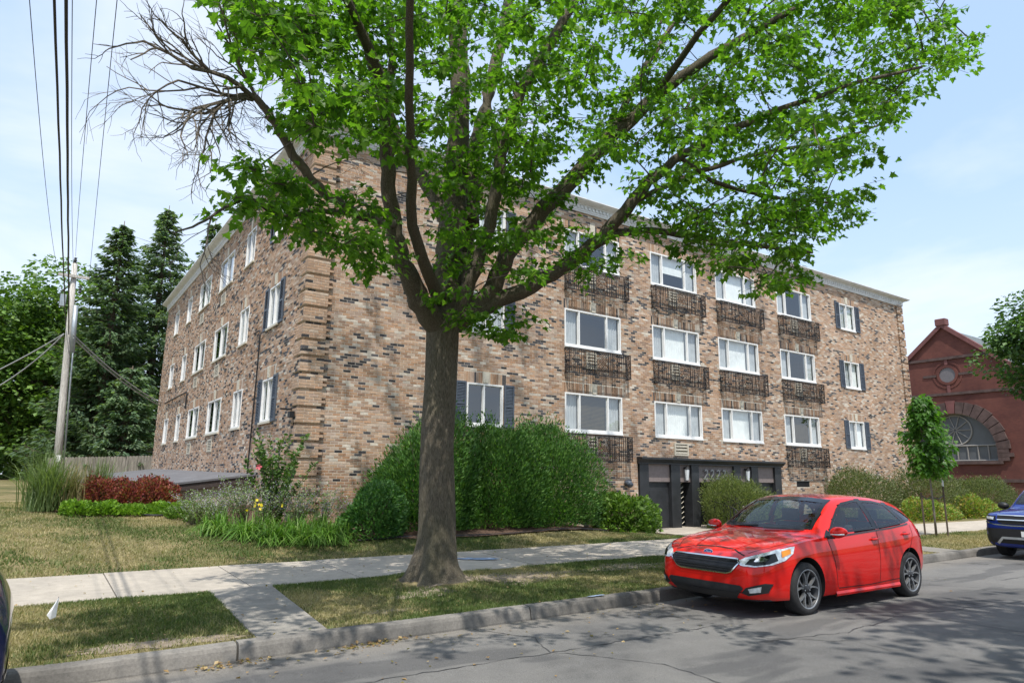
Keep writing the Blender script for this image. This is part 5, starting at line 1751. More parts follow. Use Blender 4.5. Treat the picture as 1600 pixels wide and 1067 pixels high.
        for k in range(5):
            a = 2*PI*(k+.5)/5+PI/2; nuts.lathe([(0.0, y0+0.004), (0.009, y0+0.006), (0.011, y0+0.03)], axis='y', seg=8, origin=(0.052*math.cos(a), 0, 0.052*math.sin(a)))
        return [('tyre', ty.mesh('tyre', True), M_TYRE), ('rim', rim.mesh('rim', True), M_RIMD), ('rim_lip', lip.mesh('rim_lip', True), M_RIM), ('brake_disc', disc.mesh('brake_disc'), M_WELL), ('spokes', sp.mesh('spokes'), M_RIM), ('spoke_web', spd.mesh('spoke_web'), M_RIMD), ('hub', hub.mesh('hub', True), M_RIMD), ('wheel_nuts', nuts.mesh('wheel_nuts'), M_CHROME)]
    WP = wheel_parts()
    for uw in S['wheels']:
        for sgn in (-1, 1):
            we = empty('wheel', (uw, sgn*(S['Wmax']-tw_/2-0.012), Rw), 0 if sgn < 0 else PI, root)
            for (nm, me_, mt) in WP:
                oo = bpy.data.objects.new(nm, me_); oo.parent = we
                if not me_.materials: me_.materials.append(mt)
                if nm in ('spokes', 'wheel_nuts'): oo['kind'] = 'stuff'
                col.objects.link(oo)
    S['detail'](dict(root=root, plate=plate, ring=ring, strip=strip, project=project, snap=snap, ray=ray, S=S, mat=mat))
    return root

def mirror_x(pts): return [(-a, b) for a, b in pts][::-1]

# ---------------- red hatchback
def hatch_detail(K):
    plate, ring, strip, project, root, snap = K['plate'], K['ring'], K['strip'], K['project'], K['root'], K['snap']
    red = K['mat']
    gr = [(-0.50, 0.700), (0.50, 0.700), (0.565, 0.660), (0.44, 0.535), (0.36, 0.512), (-0.36, 0.512), (-0.44, 0.535), (-0.565, 0.660)]
    g = plate('grille', 'front', gr, 0.007, M_PLAS)
    ring('grille_surround', 'front', gr, 0.014, 0.013, M_CHROME, parent=g)
    for k in range(5):
        z = 0.545 + 0.03*k; w = 0.40+0.11*(k/4)
        strip('grille_bar', 'front', [(-w, z), (w, z)], 0.007, 0.014, M_GLOSSB, parent=g)
    # badge
    b0 = project('front', 0.0, 0.738, -1, 0.004); nrm = Vector((-1, 0, 0.35)).normalized()
    up = Vector((0.33, 0, 0.94)).normalized(); sd = Vector((0, -1, 0))
    bd = MB(); bd.poly([b0 + nrm*0.006 + sd*0.068*math.cos(t) + up*0.028*math.sin(t) for t in np.linspace(0, 2*PI, 24, endpoint=False)])
    bo = bd.build('badge', flat('badge_blue', (0.02, 0.05, 0.20), 0.2), root)
    rg_ = MB(); rg_.tube([b0 + nrm*0.007 + sd*0.070*math.cos(t) + up*0.030*math.sin(t) for t in np.linspace(0, 2*PI, 25)], 0.004, 5); rg_.build('badge_rim', M_CHROME, bo)
    cu = bpy.data.curves.new('badge_text', 'FONT'); cu.body = 'Ford'; cu.size = 0.042; cu.align_x = 'CENTER'; cu.align_y = 'CENTER'; cu.extrude = 0.001; cu.shear = 0.3
    to = bpy.data.objects.new('t', cu); col.objects.link(to); bpy.context.view_layer.update()
    tm = bpy.data.meshes.new_from_object(to.evaluated_get(bpy.context.evaluated_depsgraph_get())); bpy.data.objects.remove(to)
    t_ = link('badge_script', tm, M_CHROME, bo)
    m4 = Matrix.Identity(4)
    for r_ in range(3): m4[r_][0] = sd[r_]; m4[r_][1] = up[r_]; m4[r_][2] = nrm[r_]; m4[r_][3] = (b0+nrm*0.009)[r_]
    t_.matrix_local = m4
    # lower intake, splitter, fog lamps
    lo = [(-0.56, 0.395), (0.56, 0.395), (0.60, 0.36), (0.47, 0.235), (-0.47, 0.235), (-0.60, 0.36)]
    plate('lower_intake', 'front', lo, 0.010, M_PLAS)
    plate('splitter', 'front', [(-0.80, 0.232), (-0.55, 0.222), (0.55, 0.222), (0.80, 0.232), (0.80, 0.185), (0.5, 0.172), (-0.5, 0.172), (-0.80, 0.185)], 0.012, M_PLAS)
    for s in (-1, 1):
        pk = [(s*0.575, 0.31), (s*0.63, 0.375), (s*0.80, 0.435), (s*0.84, 0.425), (s*0.81, 0.325), (s*0.65, 0.285)]
        p = plate('fog_lamp_pocket', 'front', pk, 0.010, M_PLAS)
        plate('fog_lamp', 'front', [(s*0.66, 0.365), (s*0.775, 0.40), (s*0.765, 0.335), (s*0.67, 0.322)], 0.017, M_LAMP, parent=p)
        # head lamp over the corner, outline in side view of the corner (seen at 45 degrees)
        hl = [(-0.28, 0.668), (-0.18, 0.716), (0.0, 0.765), (0.2, 0.812), (0.38, 0.842), (0.45, 0.846), (0.42, 0.765), (0.30, 0.690), (0.12, 0.645), (-0.1, 0.620), (-0.25, 0.628)]
        nn_, ee_ = Vector((-0.7071, s*0.7071, 0)), Vector((0.7071, s*0.7071, 0))
        def hp(a, b, off):
            return K['ray'](Vector((0.25, s*0.70, b)) + ee_*a + nn_*1.5, -nn_, off)
        ho = refine_plate('headlight', hl, hp, M_LAMP, root, s)
        refine_plate('projector_bezel', [(-0.20, 0.645), (-0.14, 0.700), (0.02, 0.742), (0.17, 0.778), (0.20, 0.69), (0.08, 0.655), (-0.08, 0.635)], lambda a, b, off: hp(a, b, off+0.004), M_GLOSSB, ho, s)
        refine_plate('projector', [(-0.10, 0.678), (-0.07, 0.712), (0.02, 0.73), (0.07, 0.71), (0.03, 0.682)], lambda a, b, off: hp(a, b, off+0.008), M_CHROME, ho, s)
        refine_plate('turn_lamp', [(0.25, 0.722), (0.25, 0.796), (0.38, 0.822), (0.38, 0.765)], lambda a, b, off: hp(a, b, off+0.006), M_AMBER, ho, s)
        # mirrors
        mz, mu = 1.000, 1.52
        mm = MB(); prof = [(0.0, 0.02), (0.25, 0.075), (0.6, 0.092), (0.9, 0.08), (1.0, 0.0)]
        base = Vector((mu, s*0.86, mz-0.02))
        mir = empty('wing_mirror', (0, 0, 0), parent=root)
        bmx = bmesh.new(); bmesh.ops.create_uvsphere(bmx, u_segments=20, v_segments=12, radius=1.0)
        for v in bmx.verts:
            x, y, z = v.co
            v.co = Vector((mu + 0.075*x + (0.03 if x > 0 else 0.0)*0, s*(1.005 + 0.118*y), mz + 0.073*z*(1-0.18*y) + 0.012*y))
            if x > 0.35: v.co.x = mu + 0.075*0.35 + 0.01*(x-0.35)
        me_ = bpy.data.meshes.new('mirror_shell'); bmx.to_mesh(me_); bmx.free(); me_.polygons.foreach_set('use_smooth', [True]*len(me_.polygons))
        link('mirror_shell', me_, red, mir)
        MB().box(mu-0.05, mu+0.02, min(s*0.84, s*0.95), max(s*0.84, s*0.95), mz-0.085, mz-0.045).build('mirror_foot', M_PLAS, mir, bevel=0.01)
        MB().tube([(mu-0.068, s*0.93, mz-0.028), (mu-0.072, s*1.02, mz-0.026), (mu-0.045, s*1.105, mz-0.018)], 0.011, 6).build('side_repeater', M_LAMP, mir, smooth=True)
        MB().poly([(mu+0.042, s*(1.005+0.095*math.cos(t)), mz+0.055*math.sin(t)) for t in np.linspace(0, 2*PI, 16, endpoint=False)]).build('mirror_glass', M_CHROME, mir)
        # black pillars between the side windows, sail panel at the mirror
        plate('pillar_trim', 'side', [(2.655, 1.0), (2.60, 1.41), (2.735, 1.41), (2.79, 1.0)], 0.0045, M_GLOSSB, s)
        plate('pillar_trim', 'side', [(3.51, 1.055), (3.31, 1.355), (3.43, 1.345), (3.63, 1.06)], 0.0045, M_GLOSSB, s)
        plate('sail_panel', 'side', [(1.40, 0.925), (1.56, 1.02), (1.62, 0.965), (1.60, 0.935)], 0.005, M_GLOSSB, s)
        # door handles and seams
        for (u, z) in ((2.52, 0.865), (3.40, 0.905)):
            p0, p1 = project('side', u, z, s, 0.0), project('side', u+0.17, z+0.006, s, 0.0)
            hd = MB().tube([p0, p0.lerp(p1, .15)+Vector((0, s*0.035, 0)), p0.lerp(p1, .85)+Vector((0, s*0.035, 0)), p1], [0.010, 0.015, 0.015, 0.010], 8)
            h_ = hd.build('door_handle', red, root, smooth=True)
            plate('handle_recess', 'side', [(u+0.02, z-0.028), (u+0.12, z-0.034), (u+0.15, z+0.01), (u+0.12, z+0.034), (u+0.03, z+0.034)], 0.002, M_TAIL, s, h_)
        for pth in ([(1.60, 0.30), (1.56, 0.62), (1.50, 0.80), (1.46, 0.925)], [(2.66, 0.29), (2.70, 0.60), (2.71, 0.975)], [(3.35, 0.45), (3.46, 0.62), (3.63, 0.76), (3.72, 0.90), (3.72, 1.03)], [(1.62, 0.285), (2.4, 0.275), (3.28, 0.30)]):
            strip('door_seam', 'side', pth, 0.009, 0.0025, M_WELL, s)
        strip('belt_trim', 'side', [(1.52, 0.925), (2.3, 0.962), (3.1, 1.0), (3.66, 1.045)], 0.018, 0.008, M_GLOSSB, s)
        plate('tail_lamp', 'side', [(3.98, 0.86), (4.05, 0.95), (4.20, 0.945), (4.26, 0.87), (4.2, 0.82)], 0.010, M_TAIL, s)
        sk = MB()
        P_ = [project('side', u, 0.265, s, 0.004) for u in np.linspace(1.56, 3.22, 12)]
        for i, p in enumerate(P_): sk.v += [(p.x, p.y-s*0.010, 0.25), (p.x, p.y+s*0.004, 0.212), (p.x, p.y-s*0.002, 0.185), (p.x, p.y-s*0.05, 0.180)]
        for i in range(11):
            for q in range(3): sk.f.append((4*i+q, 4*i+q+1, 4*i+q+5, 4*i+q+4))
        sk.build('side_skirt', red, root, smooth=False)
        strip('bonnet_seam', 'top', [(0.20, s*0.56), (0.45, s*0.70), (0.8, s*0.765), (1.22, s*0.79)], 0.009, 0.002, M_WELL, s)
        strip('bonnet_crease', 'top', [(0.22, s*0.30), (0.7, s*0.44), (1.12, s*0.52)], 0.02, 0.006, red, s)
        strip('wiper', 'front', [(s*0.05, 1.000), (s*0.35, 1.005), (s*0.62, 1.01)] if s < 0 else [(0.08, 1.03), (0.4, 1.015), (0.64, 1.005)], 0.016, 0.018, M_PLAS)
    strip('bonnet_front_seam', 'front', [(-0.55, 0.735), (-0.3, 0.790), (0.0, 0.80), (0.3, 0.790), (0.55, 0.735)], 0.009, 0.002, M_WELL)
    plate('rear_spoiler', 'top', [(3.74, -0.55), (3.98, -0.50), (4.0, 0.5), (3.74, 0.55)], 0.012, red)

def refine_plate(nm, pts, fn, material, parent, s, off=0.009):
    b = bmesh.new(); P = []
    for i in range(len(pts)):
        a, c = pts[i], pts[(i+1) % len(pts)]
        for j in range(3): P.append((lerp(a[0], c[0], j/3), lerp(a[1], c[1], j/3)))
    f = b.faces.new([b.verts.new((x, y, 0)) for x, y in P]); bmesh.ops.triangulate(b, faces=[f])
    for _ in range(4):
        long = [e for e in b.edges if e.calc_length() > 0.035]
        if long: bmesh.ops.subdivide_edges(b, edges=long, cuts=1); bmesh.ops.triangulate(b, faces=list(b.faces))
    for v in b.verts: v.co = fn(v.co.x, v.co.y, off)
    bmesh.ops.recalc_face_normals(b, faces=b.faces)
    me = bpy.data.meshes.new(nm); b.to_mesh(me); b.free(); me.polygons.foreach_set('use_smooth', [True]*len(me.polygons))
    return link(nm, me, material, parent)

HATCH = dict(L=4.36, R=0.322, rim=0.232, tw=0.215, arch=0.372, Wmax=0.905, wheels=(0.93, 3.575),
    stations=[0.0, 0.035, 0.10, 0.22, 0.40, 0.62, 0.90, 1.12, 1.24, 1.36, 1.60, 1.85, 2.08, 2.35, 2.70, 3.10, 3.45, 3.70, 3.90, 4.05, 4.14, 4.22, 4.28, 4.34, 4.36],
    W=[(0, .60), (.035, .69), (.10, .77), (.22, .835), (.40, .868), (.62, .888), (.93, .905), (1.3, .903), (2.2, .906), (3.2, .906), (3.575, .908), (3.9, .875), (4.1, .825), (4.25, .75), (4.36, .62)],
    T=[(0, .60), (.035, .675), (.10, .728), (.22, .780), (.40, .834), (.62, .882), (.9, .928), (1.12, .960), (1.24, .985), (1.36, 1.055), (1.60, 1.205), (1.85, 1.345), (2.08, 1.433), (2.35, 1.468), (2.7, 1.474), (3.1, 1.458), (3.45, 1.425), (3.7, 1.388), (3.9, 1.338), (4.05, 1.245), (4.14, 1.14), (4.22, 1.03), (4.28, .95), (4.34, .82), (4.36, .70)],
    B=[(0, .30), (.035, .24), (.10, .205), (.3, .19), (1, .175), (3.3, .19), (4.0, .24), (4.28, .30), (4.36, .38)],
    belt=[(0, .58), (.035, .665), (.10, .715), (.22, .765), (.40, .812), (.62, .852), (.9, .895), (1.24, .925), (1.6, .94), (2.2, .965), (3.0, 1.005), (3.6, 1.05), (3.9, 1.05), (4.1, .98), (4.25, .86), (4.36, .62)],
    rail=[(0, .42), (.1, .52), (.4, .62), (.9, .66), (1.24, .68), (1.36, .70), (1.6, .685), (1.85, .655), (2.08, .632), (2.4, .632), (3.1, .625), (3.6, .61), (3.9, .59), (4.1, .58), (4.36, .48)],
    cab=[(0, 0), (1.18, 0), (1.30, .6), (1.5, 1), (4.0, 1), (4.1, .85), (4.22, .4), (4.3, 0)],
    beltw=[(0, .93), (.4, .955), (1.2, .955), (1.6, .955), (3.4, .955), (3.9, .93), (4.36, .92)],
    sill=[(0, .88), (.3, .95), (1.0, .965), (3.4, .965), (4.36, .9)],
    glass=[('windscreen', 'front', [(-0.70, 1.02), (-0.4, 1.012), (0, 1.008), (0.4, 1.012), (0.70, 1.02), (0.655, 1.20), (0.575, 1.395), (0.3, 1.42), (0, 1.427), (-0.3, 1.42), (-0.575, 1.395), (-0.655, 1.20)]),
           ('front_door_glass', 'side', [(1.54, 0.965), (1.78, 1.135), (2.02, 1.285), (2.20, 1.36), (2.52, 1.395), (2.63, 1.395), (2.685, 1.0)]),
           ('rear_door_glass', 'side', [(2.76, 1.003), (2.71, 1.393), (3.05, 1.378), (3.33, 1.335), (3.54, 1.055)]),
           ('quarter_glass', 'side', [(3.60, 1.065), (3.40, 1.325), (3.58, 1.285), (3.76, 1.20), (3.86, 1.115), (3.80, 1.085)]),
           ('rear_window', 'rear', [(-0.50, 1.02), (0.50, 1.02), (0.47, 1.27), (-0.47, 1.27)])],
    cabin=dict(u0=1.35, u1=3.9, dash=0.93, seat=2.15, head=1.32), detail=hatch_detail)
car('red_hatchback', 'red five door hatchback parked at the kerb', (7.31, 6.17, -0.012), HATCH, M_RED, 'cars parked along the kerb')

# ---------------- blue sport utility vehicle at the right edge
def suv_detail(K):
    plate, ring, strip, project, root, snap = K['plate'], K['ring'], K['strip'], K['project'], K['root'], K['snap']
    g = plate('grille', 'front', [(-0.60, 0.94), (0.60, 0.94), (0.58, 0.80), (0.50, 0.76), (-0.50, 0.76), (-0.58, 0.80)], 0.006, M_PLAS)
    for z in (0.945, 0.855): strip('grille_bar', 'front', [(-0.60, z), (0.60, z)], 0.018, 0.016, M_CHROME, parent=g)
    strip('chrome_strip', 'front', [(-0.84, 0.80), (-0.66, 0.745), (-0.3, 0.73), (0.3, 0.73), (0.66, 0.745), (0.84, 0.80)], 0.022, 0.016, M_CHROME)
    plate('lower_bumper', 'front', [(-0.88, 0.66), (0.88, 0.66), (0.86, 0.30), (0.5, 0.25), (-0.5, 0.25), (-0.86, 0.30)], 0.010, M_PLAS, step=0.08)
    sk = [(-0.62, 0.34), (-0.52, 0.46), (0.52, 0.46), (0.62, 0.34)]
    strip('skid_trim', 'front', sk, 0.05, 0.022, flat('satin_trim', (0.45, 0.46, 0.47), 0.35, 0.8))
    p = plate('number_plate', 'front', [(-0.15, 0.50), (0.15, 0.50), (0.15, 0.62), (-0.15, 0.62)], 0.03, M_WHITE, smooth=False)
    for s in (-1, 1):
        h = plate('headlight', 'front', [(s*0.62, 0.93), (s*0.86, 0.935), (s*0.87, 0.83), (s*0.64, 0.82)], 0.008, M_GLOSSB)
        plate('lamp_unit', 'front', [(s*0.66, 0.905), (s*0.82, 0.91), (s*0.82, 0.86), (s*0.67, 0.85)], 0.014, M_LAMP, parent=h)
        mu, mz = 1.62, 1.12
        bmx = bmesh.new(); bmesh.ops.create_uvsphere(bmx, u_segments=18, v_segments=10, radius=1.0)
        for v in bmx.verts:
            x, y, z = v.co; v.co = Vector((mu+0.09*x, s*(1.03+0.12*y), mz+0.085*z))
        me_ = bpy.data.meshes.new('wing_mirror'); bmx.to_mesh(me_); bmx.free(); me_.polygons.foreach_set('use_smooth', [True]*len(me_.polygons))
        link('wing_mirror', me_, M_PLAS, root)
        strip('bonnet_seam', 'top', [(0.20, s*0.60), (0.6, s*0.74), (1.2, s*0.80)], 0.010, 0.002, M_WELL, s)
        for pth in ([(1.70, 0.35), (1.66, 0.8), (1.60, 1.0)], [(2.75, 0.35), (2.78, 1.05)], [(3.5, 0.5), (3.75, 0.8), (3.8, 1.1)]): strip('door_seam', 'side', pth, 0.009, 0.002, M_WELL, s)
        for u in (2.5, 3.5):
            p0, p1 = project('side', u, 0.95, s, 0.0), project('side', u+0.18, 0.955, s, 0.0)
            MB().tube([p0, p0.lerp(p1, .15)+Vector((0, s*0.035, 0)), p0.lerp(p1, .85)+Vector((0, s*0.035, 0)), p1], 0.013, 7).build('door_handle', K['mat'], root, smooth=True)
        plate('tail_lamp', 'side', [(4.28, 0.9), (4.30, 1.05), (4.44, 1.05), (4.44, 0.9)], 0.008, M_TAIL, s)
SUV = dict(L=4.55, R=0.36, rim=0.235, tw=0.235, arch=0.415, Wmax=0.93, wheels=(0.90, 3.60),
    stations=[0.0, 0.03, 0.09, 0.2, 0.40, 0.62, 0.90, 1.15, 1.32, 1.45, 1.65, 1.9, 2.12, 2.4, 2.8, 3.2, 3.6, 3.9, 4.15, 4.30, 4.42, 4.5, 4.55],
    W=[(0, .70), (.03, .80), (.09, .865), (.2, .90), (.4, .915), (.9, .93), (3.6, .932), (4.1, .91), (4.4, .86), (4.55, .74)],
    T=[(0, .86), (.03, .94), (.09, .985), (.2, 1.02), (.4, 1.05), (.62, 1.075), (.9, 1.095), (1.15, 1.11), (1.32, 1.13), (1.45, 1.20), (1.65, 1.345), (1.9, 1.50), (2.12, 1.60), (2.4, 1.66), (2.8, 1.675), (3.2, 1.67), (3.6, 1.65), (3.9, 1.61), (4.15, 1.52), (4.3, 1.32), (4.42, 1.1), (4.5, .95), (4.55, .8)],
    B=[(0, .36), (.03, .28), (.09, .25), (.4, .23), (3.8, .23), (4.3, .30), (4.55, .42)],
    belt=[(0, .83), (.03, .91), (.09, .945), (.2, .965), (.6, .995), (1.3, 1.03), (2.2, 1.08), (3.4, 1.12), (4.1, 1.15), (4.4, 1.0), (4.55, .76)],
    rail=[(0, .52), (.2, .66), (.9, .72), (1.32, .73), (1.65, .735), (2.12, .69), (3.2, .68), (4.0, .65), (4.3, .62), (4.55, .5)],
    cab=[(0, 0), (1.26, 0), (1.4, .6), (1.6, 1), (4.15, 1), (4.3, .7), (4.45, 0)],
    beltw=[(0, .95), (.4, .965), (4, .955), (4.55, .92)], sill=[(0, .9), (.3, .95), (4, .96), (4.55, .9)],
    glass=[('windscreen', 'front', [(-0.72, 1.17), (0, 1.155), (0.72, 1.17), (0.69, 1.35), (0.62, 1.56), (0, 1.59), (-0.62, 1.56), (-0.69, 1.35)]),
           ('front_door_glass', 'side', [(1.66, 1.09), (1.95, 1.33), (2.2, 1.50), (2.45, 1.56), (2.72, 1.58), (2.76, 1.12)]),
           ('rear_door_glass', 'side', [(2.84, 1.125), (2.80, 1.58), (3.5, 1.56), (3.66, 1.15)]),
           ('quarter_glass', 'side', [(3.74, 1.16), (3.60, 1.545), (3.95, 1.50), (4.1, 1.2)]),
           ('rear_window', 'rear', [(-0.55, 1.15), (0.55, 1.15), (0.52, 1.45), (-0.52, 1.45)])],
    cabin=dict(u0=1.5, u1=4.2, dash=1.06, seat=2.3, head=1.45), detail=suv_detail)
car('blue_utility_vehicle', 'blue sport utility vehicle with black grille at the right edge', (18.15, 6.22, -0.015), SUV, M_BLUE, 'cars parked along the kerb')

# ---------------- dark blue car at the left edge, only its tail in view
def sedan_detail(K):
    plate, strip, root = K['plate'], K['strip'], K['root']
    for s in (-1, 1):
        plate('tail_lamp', 'side', [(4.02, 0.80), (4.04, 0.90), (4.24, 0.89), (4.27, 0.80)], 0.008, M_TAIL, s)
        for pth in ([(1.60, 0.30), (1.50, 0.80), (1.46, 0.925)], [(2.68, 0.30), (2.71, 0.97)], [(3.40, 0.5), (3.63, 0.76), (3.72, 1.0)]): strip('door_seam', 'side', pth, 0.009, 0.002, M_WELL, s)
    strip('bumper_trim', 'rear', [(-0.6, 0.44), (0, 0.44), (0.6, 0.44)], 0.03, 0.008, M_CHROME)
    plate('lower_valance', 'rear', [(-0.6, 0.33), (0.6, 0.33), (0.6, 0.42), (-0.6, 0.42)], 0.006, M_PLAS)
SED = dict(HATCH); SED['detail'] = sedan_detail
SED['glass'] = HATCH['glass'][:4] + [('rear_window', 'rear', [(-0.50, 1.06), (0.50, 1.06), (0.47, 1.27), (-0.47, 1.27)])]
car('navy_hatchback', 'dark navy blue car of which only the tail shows at the left edge', (-4.345, 6.0, -0.012), SED, M_NAVY, 'cars parked along the kerb')
# ------------------------------------------------------------------ trees behind, pole, fence, church
def broadleaf(name, label, base, H, R_, z_lo, n, leaf, pal, seed, clumps=60, trunk_r=0.3, group=None, squash=1.0, var=0.25):
    "tree: trunk, limbs and a crown of leaf clumps with gaps"
    rg = np.random.default_rng(seed)
    root = tag(empty(name, base), label, 'tree', group)
    zc = (z_lo+H)/2; hz = (H-z_lo)/2
    d = unit(rg, clumps); rad = lump(d, seed, 0.16, 2.2)*(0.45+0.5*rg.random(clumps)**0.6)
    Cc = d*rad[:, None]*np.array([R_, R_*squash, hz]) + np.array([0, 0, zc])
    tb_ = MB().tube([(0, 0, -0.3), (0, 0, z_lo*0.6), (0.1, 0, zc), (0.1, 0.1, H*0.85)], [trunk_r*1.3, trunk_r, trunk_r*0.6, trunk_r*0.15], 9)
    tb_.build('trunk', M_BARK, root, smooth=True)
    lb = MB()
    for c in Cc[::2]:
        z = max(z_lo*0.7, c[2]-0.7*math.hypot(c[0], c[1]))
        lb.tube([(0.05, 0, z), (c[0]*0.5, c[1]*0.5, (z+c[2])/2+0.3), tuple(c)], [trunk_r*0.35, trunk_r*0.2, 0.03], 5, False)
    lb.build('limbs', M_BARK, root)['kind'] = 'stuff'
    per = n//clumps; rc = R_*rg.uniform(0.20, 0.36, clumps)
    P = np.repeat(Cc, per, 0); u = unit(rg, len(P)); k = (0.45+0.6*rg.random(len(P))**0.5)[:, None]
    P = P + u*k*np.repeat(rc, per)[:, None]*np.array([1, 1, 0.62])
    P[:, 2] = np.maximum(P[:, 2], z_lo*0.8)
    D = u*np.array([1, 1, 0.3]) + unit(rg, len(P))*0.5 - np.array([0, 0, 0.35]); N = np.array([0, 0, 1.0]) + unit(rg, len(P))*0.7
    L = leaf*rg.uniform(0.6, 1.4, len(P))
    C = pick(rg, pal, len(P), var)*np.repeat(rg.uniform(0.8, 1.2, clumps), per)[:, None]
    V, F, CC = leaf_cards(P, D, N, L, L*0.42, C)
    link('crown', np_mesh('crown', V, F, CC), M_FOL, root)['kind'] = 'stuff'
    return root

def spruce(name, label, base, H, R_, seed, pal, z_lo=1.5, n_br=230, group=None):
    rg = np.random.default_rng(seed)
    root = tag(empty(name, base), label, 'tree', group)
    MB().tube([(0, 0, -0.3), (0, 0, H*0.5), (0, 0, H)], [0.34, 0.2, 0.02], 8).build('trunk', M_STEM, root, smooth=True)
    P, D, N, L, C = [], [], [], [], []
    lb = MB()
    for i in range(n_br):
        t = (i+rg.random())/n_br; z = lerp(z_lo, H*0.985, t)
        l = R_*(1-t)**0.85*rg.uniform(0.62, 1.12)*(1+0.16*math.sin(i*0.9+seed)) + 0.18
        a = i*2.399 + rg.normal(0, 0.3); sag = rg.uniform(0.12, 0.34)*l; upt = 0.10*l
        K = max(5, int(l/0.16)); cl = rg.uniform(0.75, 1.25)
        pp = []
        for k in range(K+1):
            s = k/K
            p = np.array([math.cos(a)*l*s, math.sin(a)*l*s, z - sag*math.sin(s*PI*0.75) + upt*s*s*s])
            pp.append(tuple(p))
            if s < 0.16: continue
            m = int(5 + 6*(1-abs(s-0.6)))
            side = np.array([-math.sin(a), math.cos(a), 0]); fw = np.array([math.cos(a), math.sin(a), -0.1])
            for q in range(m):
                sg = rg.choice((-1, 1)); w = rg.uniform(0.1, 1)*0.34*l*(1-s*0.75)*rg.uniform(0.5, 1)
                b = p + side*sg*w + fw*rg.uniform(-0.06, 0.12) - np.array([0, 0, 0.10*w+rg.uniform(0, 0.16)])
                P.append(b); D.append(fw*rg.uniform(0.5, 1.2)+side*sg*rg.uniform(0.1, 0.9)+np.array([0, 0, rg.uniform(-0.75, 0.1)])); N.append(np.array([0, 0, 1.0])+rg.normal(0, 0.45, 3))
                L.append(rg.uniform(0.22, 0.44)); C.append(np.array(pal[rg.integers(len(pal))])*rg.uniform(0.75, 1.25)*cl)
        lb.tube(pp, [0.03*(1-k/(K+1))+0.006 for k in range(K+1)], 3, False)
    lb.build('branches', M_STEM, root)['kind'] = 'stuff'
    P, D, N, L, C = (np.array(v) for v in (P, D, N, L, C))
    V, F, CC = leaf_cards(P, D, N, L, L*0.20, C)
    link('crown', np_mesh('crown', V, F, CC), M_NEED, root)['kind'] = 'stuff'
    return root

SPR = [(0.13, 0.205, 0.125), (0.17, 0.25, 0.145), (0.10, 0.165, 0.10), (0.21, 0.285, 0.165)]
SPR2 = [(0.10, 0.165, 0.085), (0.135, 0.20, 0.095), (0.08, 0.13, 0.07)]
def ground_at(px, Y, py=735):
    p = px_on_y(px, py, Y); return (p.x, Y, lawn_z(p.x, Y))
spruce('spruce_tree', 'blue green spruce with the higher top, right of the pole', ground_at(265, 50, 322), 18.7, 4.4, 201, SPR, 3.0, 250, 'spruces behind the fence')
spruce('spruce_tree', 'dark spruce with a slightly lower top next to the pole', ground_at(195, 47, 345), 16.0, 4.0, 202, SPR2, 1.4, 250, 'spruces behind the fence')
spruce('spruce_tree', 'dark spruce rising behind the roof edge of the brick building', ground_at(338, 54, 340), 19.8, 4.0, 203, SPR2, 3.0, 190, 'spruces behind the fence')
spruce('spruce_tree', 'short broad conifer at the foot of the spruces left of the pole', ground_at(128, 49), 9.6, 3.4, 204, SPR2, 0.6, 170, 'spruces behind the fence')
spruce('spruce_tree', 'small green conifer in front of the spruce trunks above the fence', ground_at(188, 44.2), 6.6, 2.2, 205, SPR, 1.2, 120, 'spruces behind the fence')
G_FAR = [(0.085, 0.165, 0.03), (0.115, 0.21, 0.04), (0.06, 0.125, 0.025), (0.15, 0.245, 0.05)]
broadleaf('broadleaf_tree', 'broad bright green tree at the left edge behind the pole', ground_at(45, 58), 14.6, 6.2, 0.6, 40000, 0.30, G_FAR, 211, 130, 0.35)
broadleaf('broadleaf_tree', 'dark green tree beyond the lawn at the far left edge', ground_at(-40, 66), 12.0, 7.5, 0.3, 26000, 0.34, G_FAR, 212, 90, 0.35)
broadleaf('broadleaf_tree', 'dense green tree in front of the red church at the right edge', (43, 11.3, 0.06), 12.6, 4.1, 4.1, 26000, 0.20, [(0.065, 0.135, 0.035), (0.085, 0.17, 0.045), (0.045, 0.10, 0.027), (0.12, 0.205, 0.06)], 213, 75, 0.28)
# tree across the street, behind the viewer: its shade lies on the roadway
broadleaf('broadleaf_tree', 'street tree across the road whose shade falls on the near asphalt', (7.4, -5.6, 0.1), 14.0, 5.0, 4.8, 22000, 0.22, G_FAR, 214, 90, 0.3)

# sapling with stakes
SX, SY = 21.46, 9.63
sap = tag(empty('sapling', (SX, SY, verge_z(SX, SY))), 'young staked maple sapling on the grass strip behind the red car', 'tree')
MB().tube([(0, 0, -0.05), (0.01, 0, 0.8), (-0.02, 0, 1.8), (0, 0, 3.6)], [0.035, 0.028, 0.022, 0.008], 7).build('trunk', flat('grey_bark', (0.22, 0.19, 0.16), 0.9), sap, smooth=True)
rg = np.random.default_rng(77)
P, az, dr, ro, sc = [], [], [], [], []
tw = MB()
for i in range(95):
    z = 1.70 + 2.25*(i/95); a = i*2.4 + rg.normal(0, .3)
    wmax = pw(z, [(1.7, 0.45), (2.2, 0.66), (3.0, 0.64), (3.6, 0.42), (4.15, 0.08)])
    l = wmax*rg.uniform(0.7, 1.08)
    e = np.array([math.cos(a)*l, math.sin(a)*l, z + 0.12*l])
    tw.tube([(0, 0, z-0.12), (e[0]*.5, e[1]*.5, z+0.02), tuple(e)], [0.008, 0.006, 0.003], 4, False)
    for k in range(26):
        t = rg.uniform(0.25, 1.05); p = e*np.array([t, t, 1]) + rg.normal(0, 0.07, 3) - np.array([0, 0, 0.1*t*t])
        P.append(p); az.append(a+rg.normal(0, .7)); dr.append(rg.normal(0.75, .3)); ro.append(rg.normal(0, .35)); sc.append(rg.uniform(.09, .16))
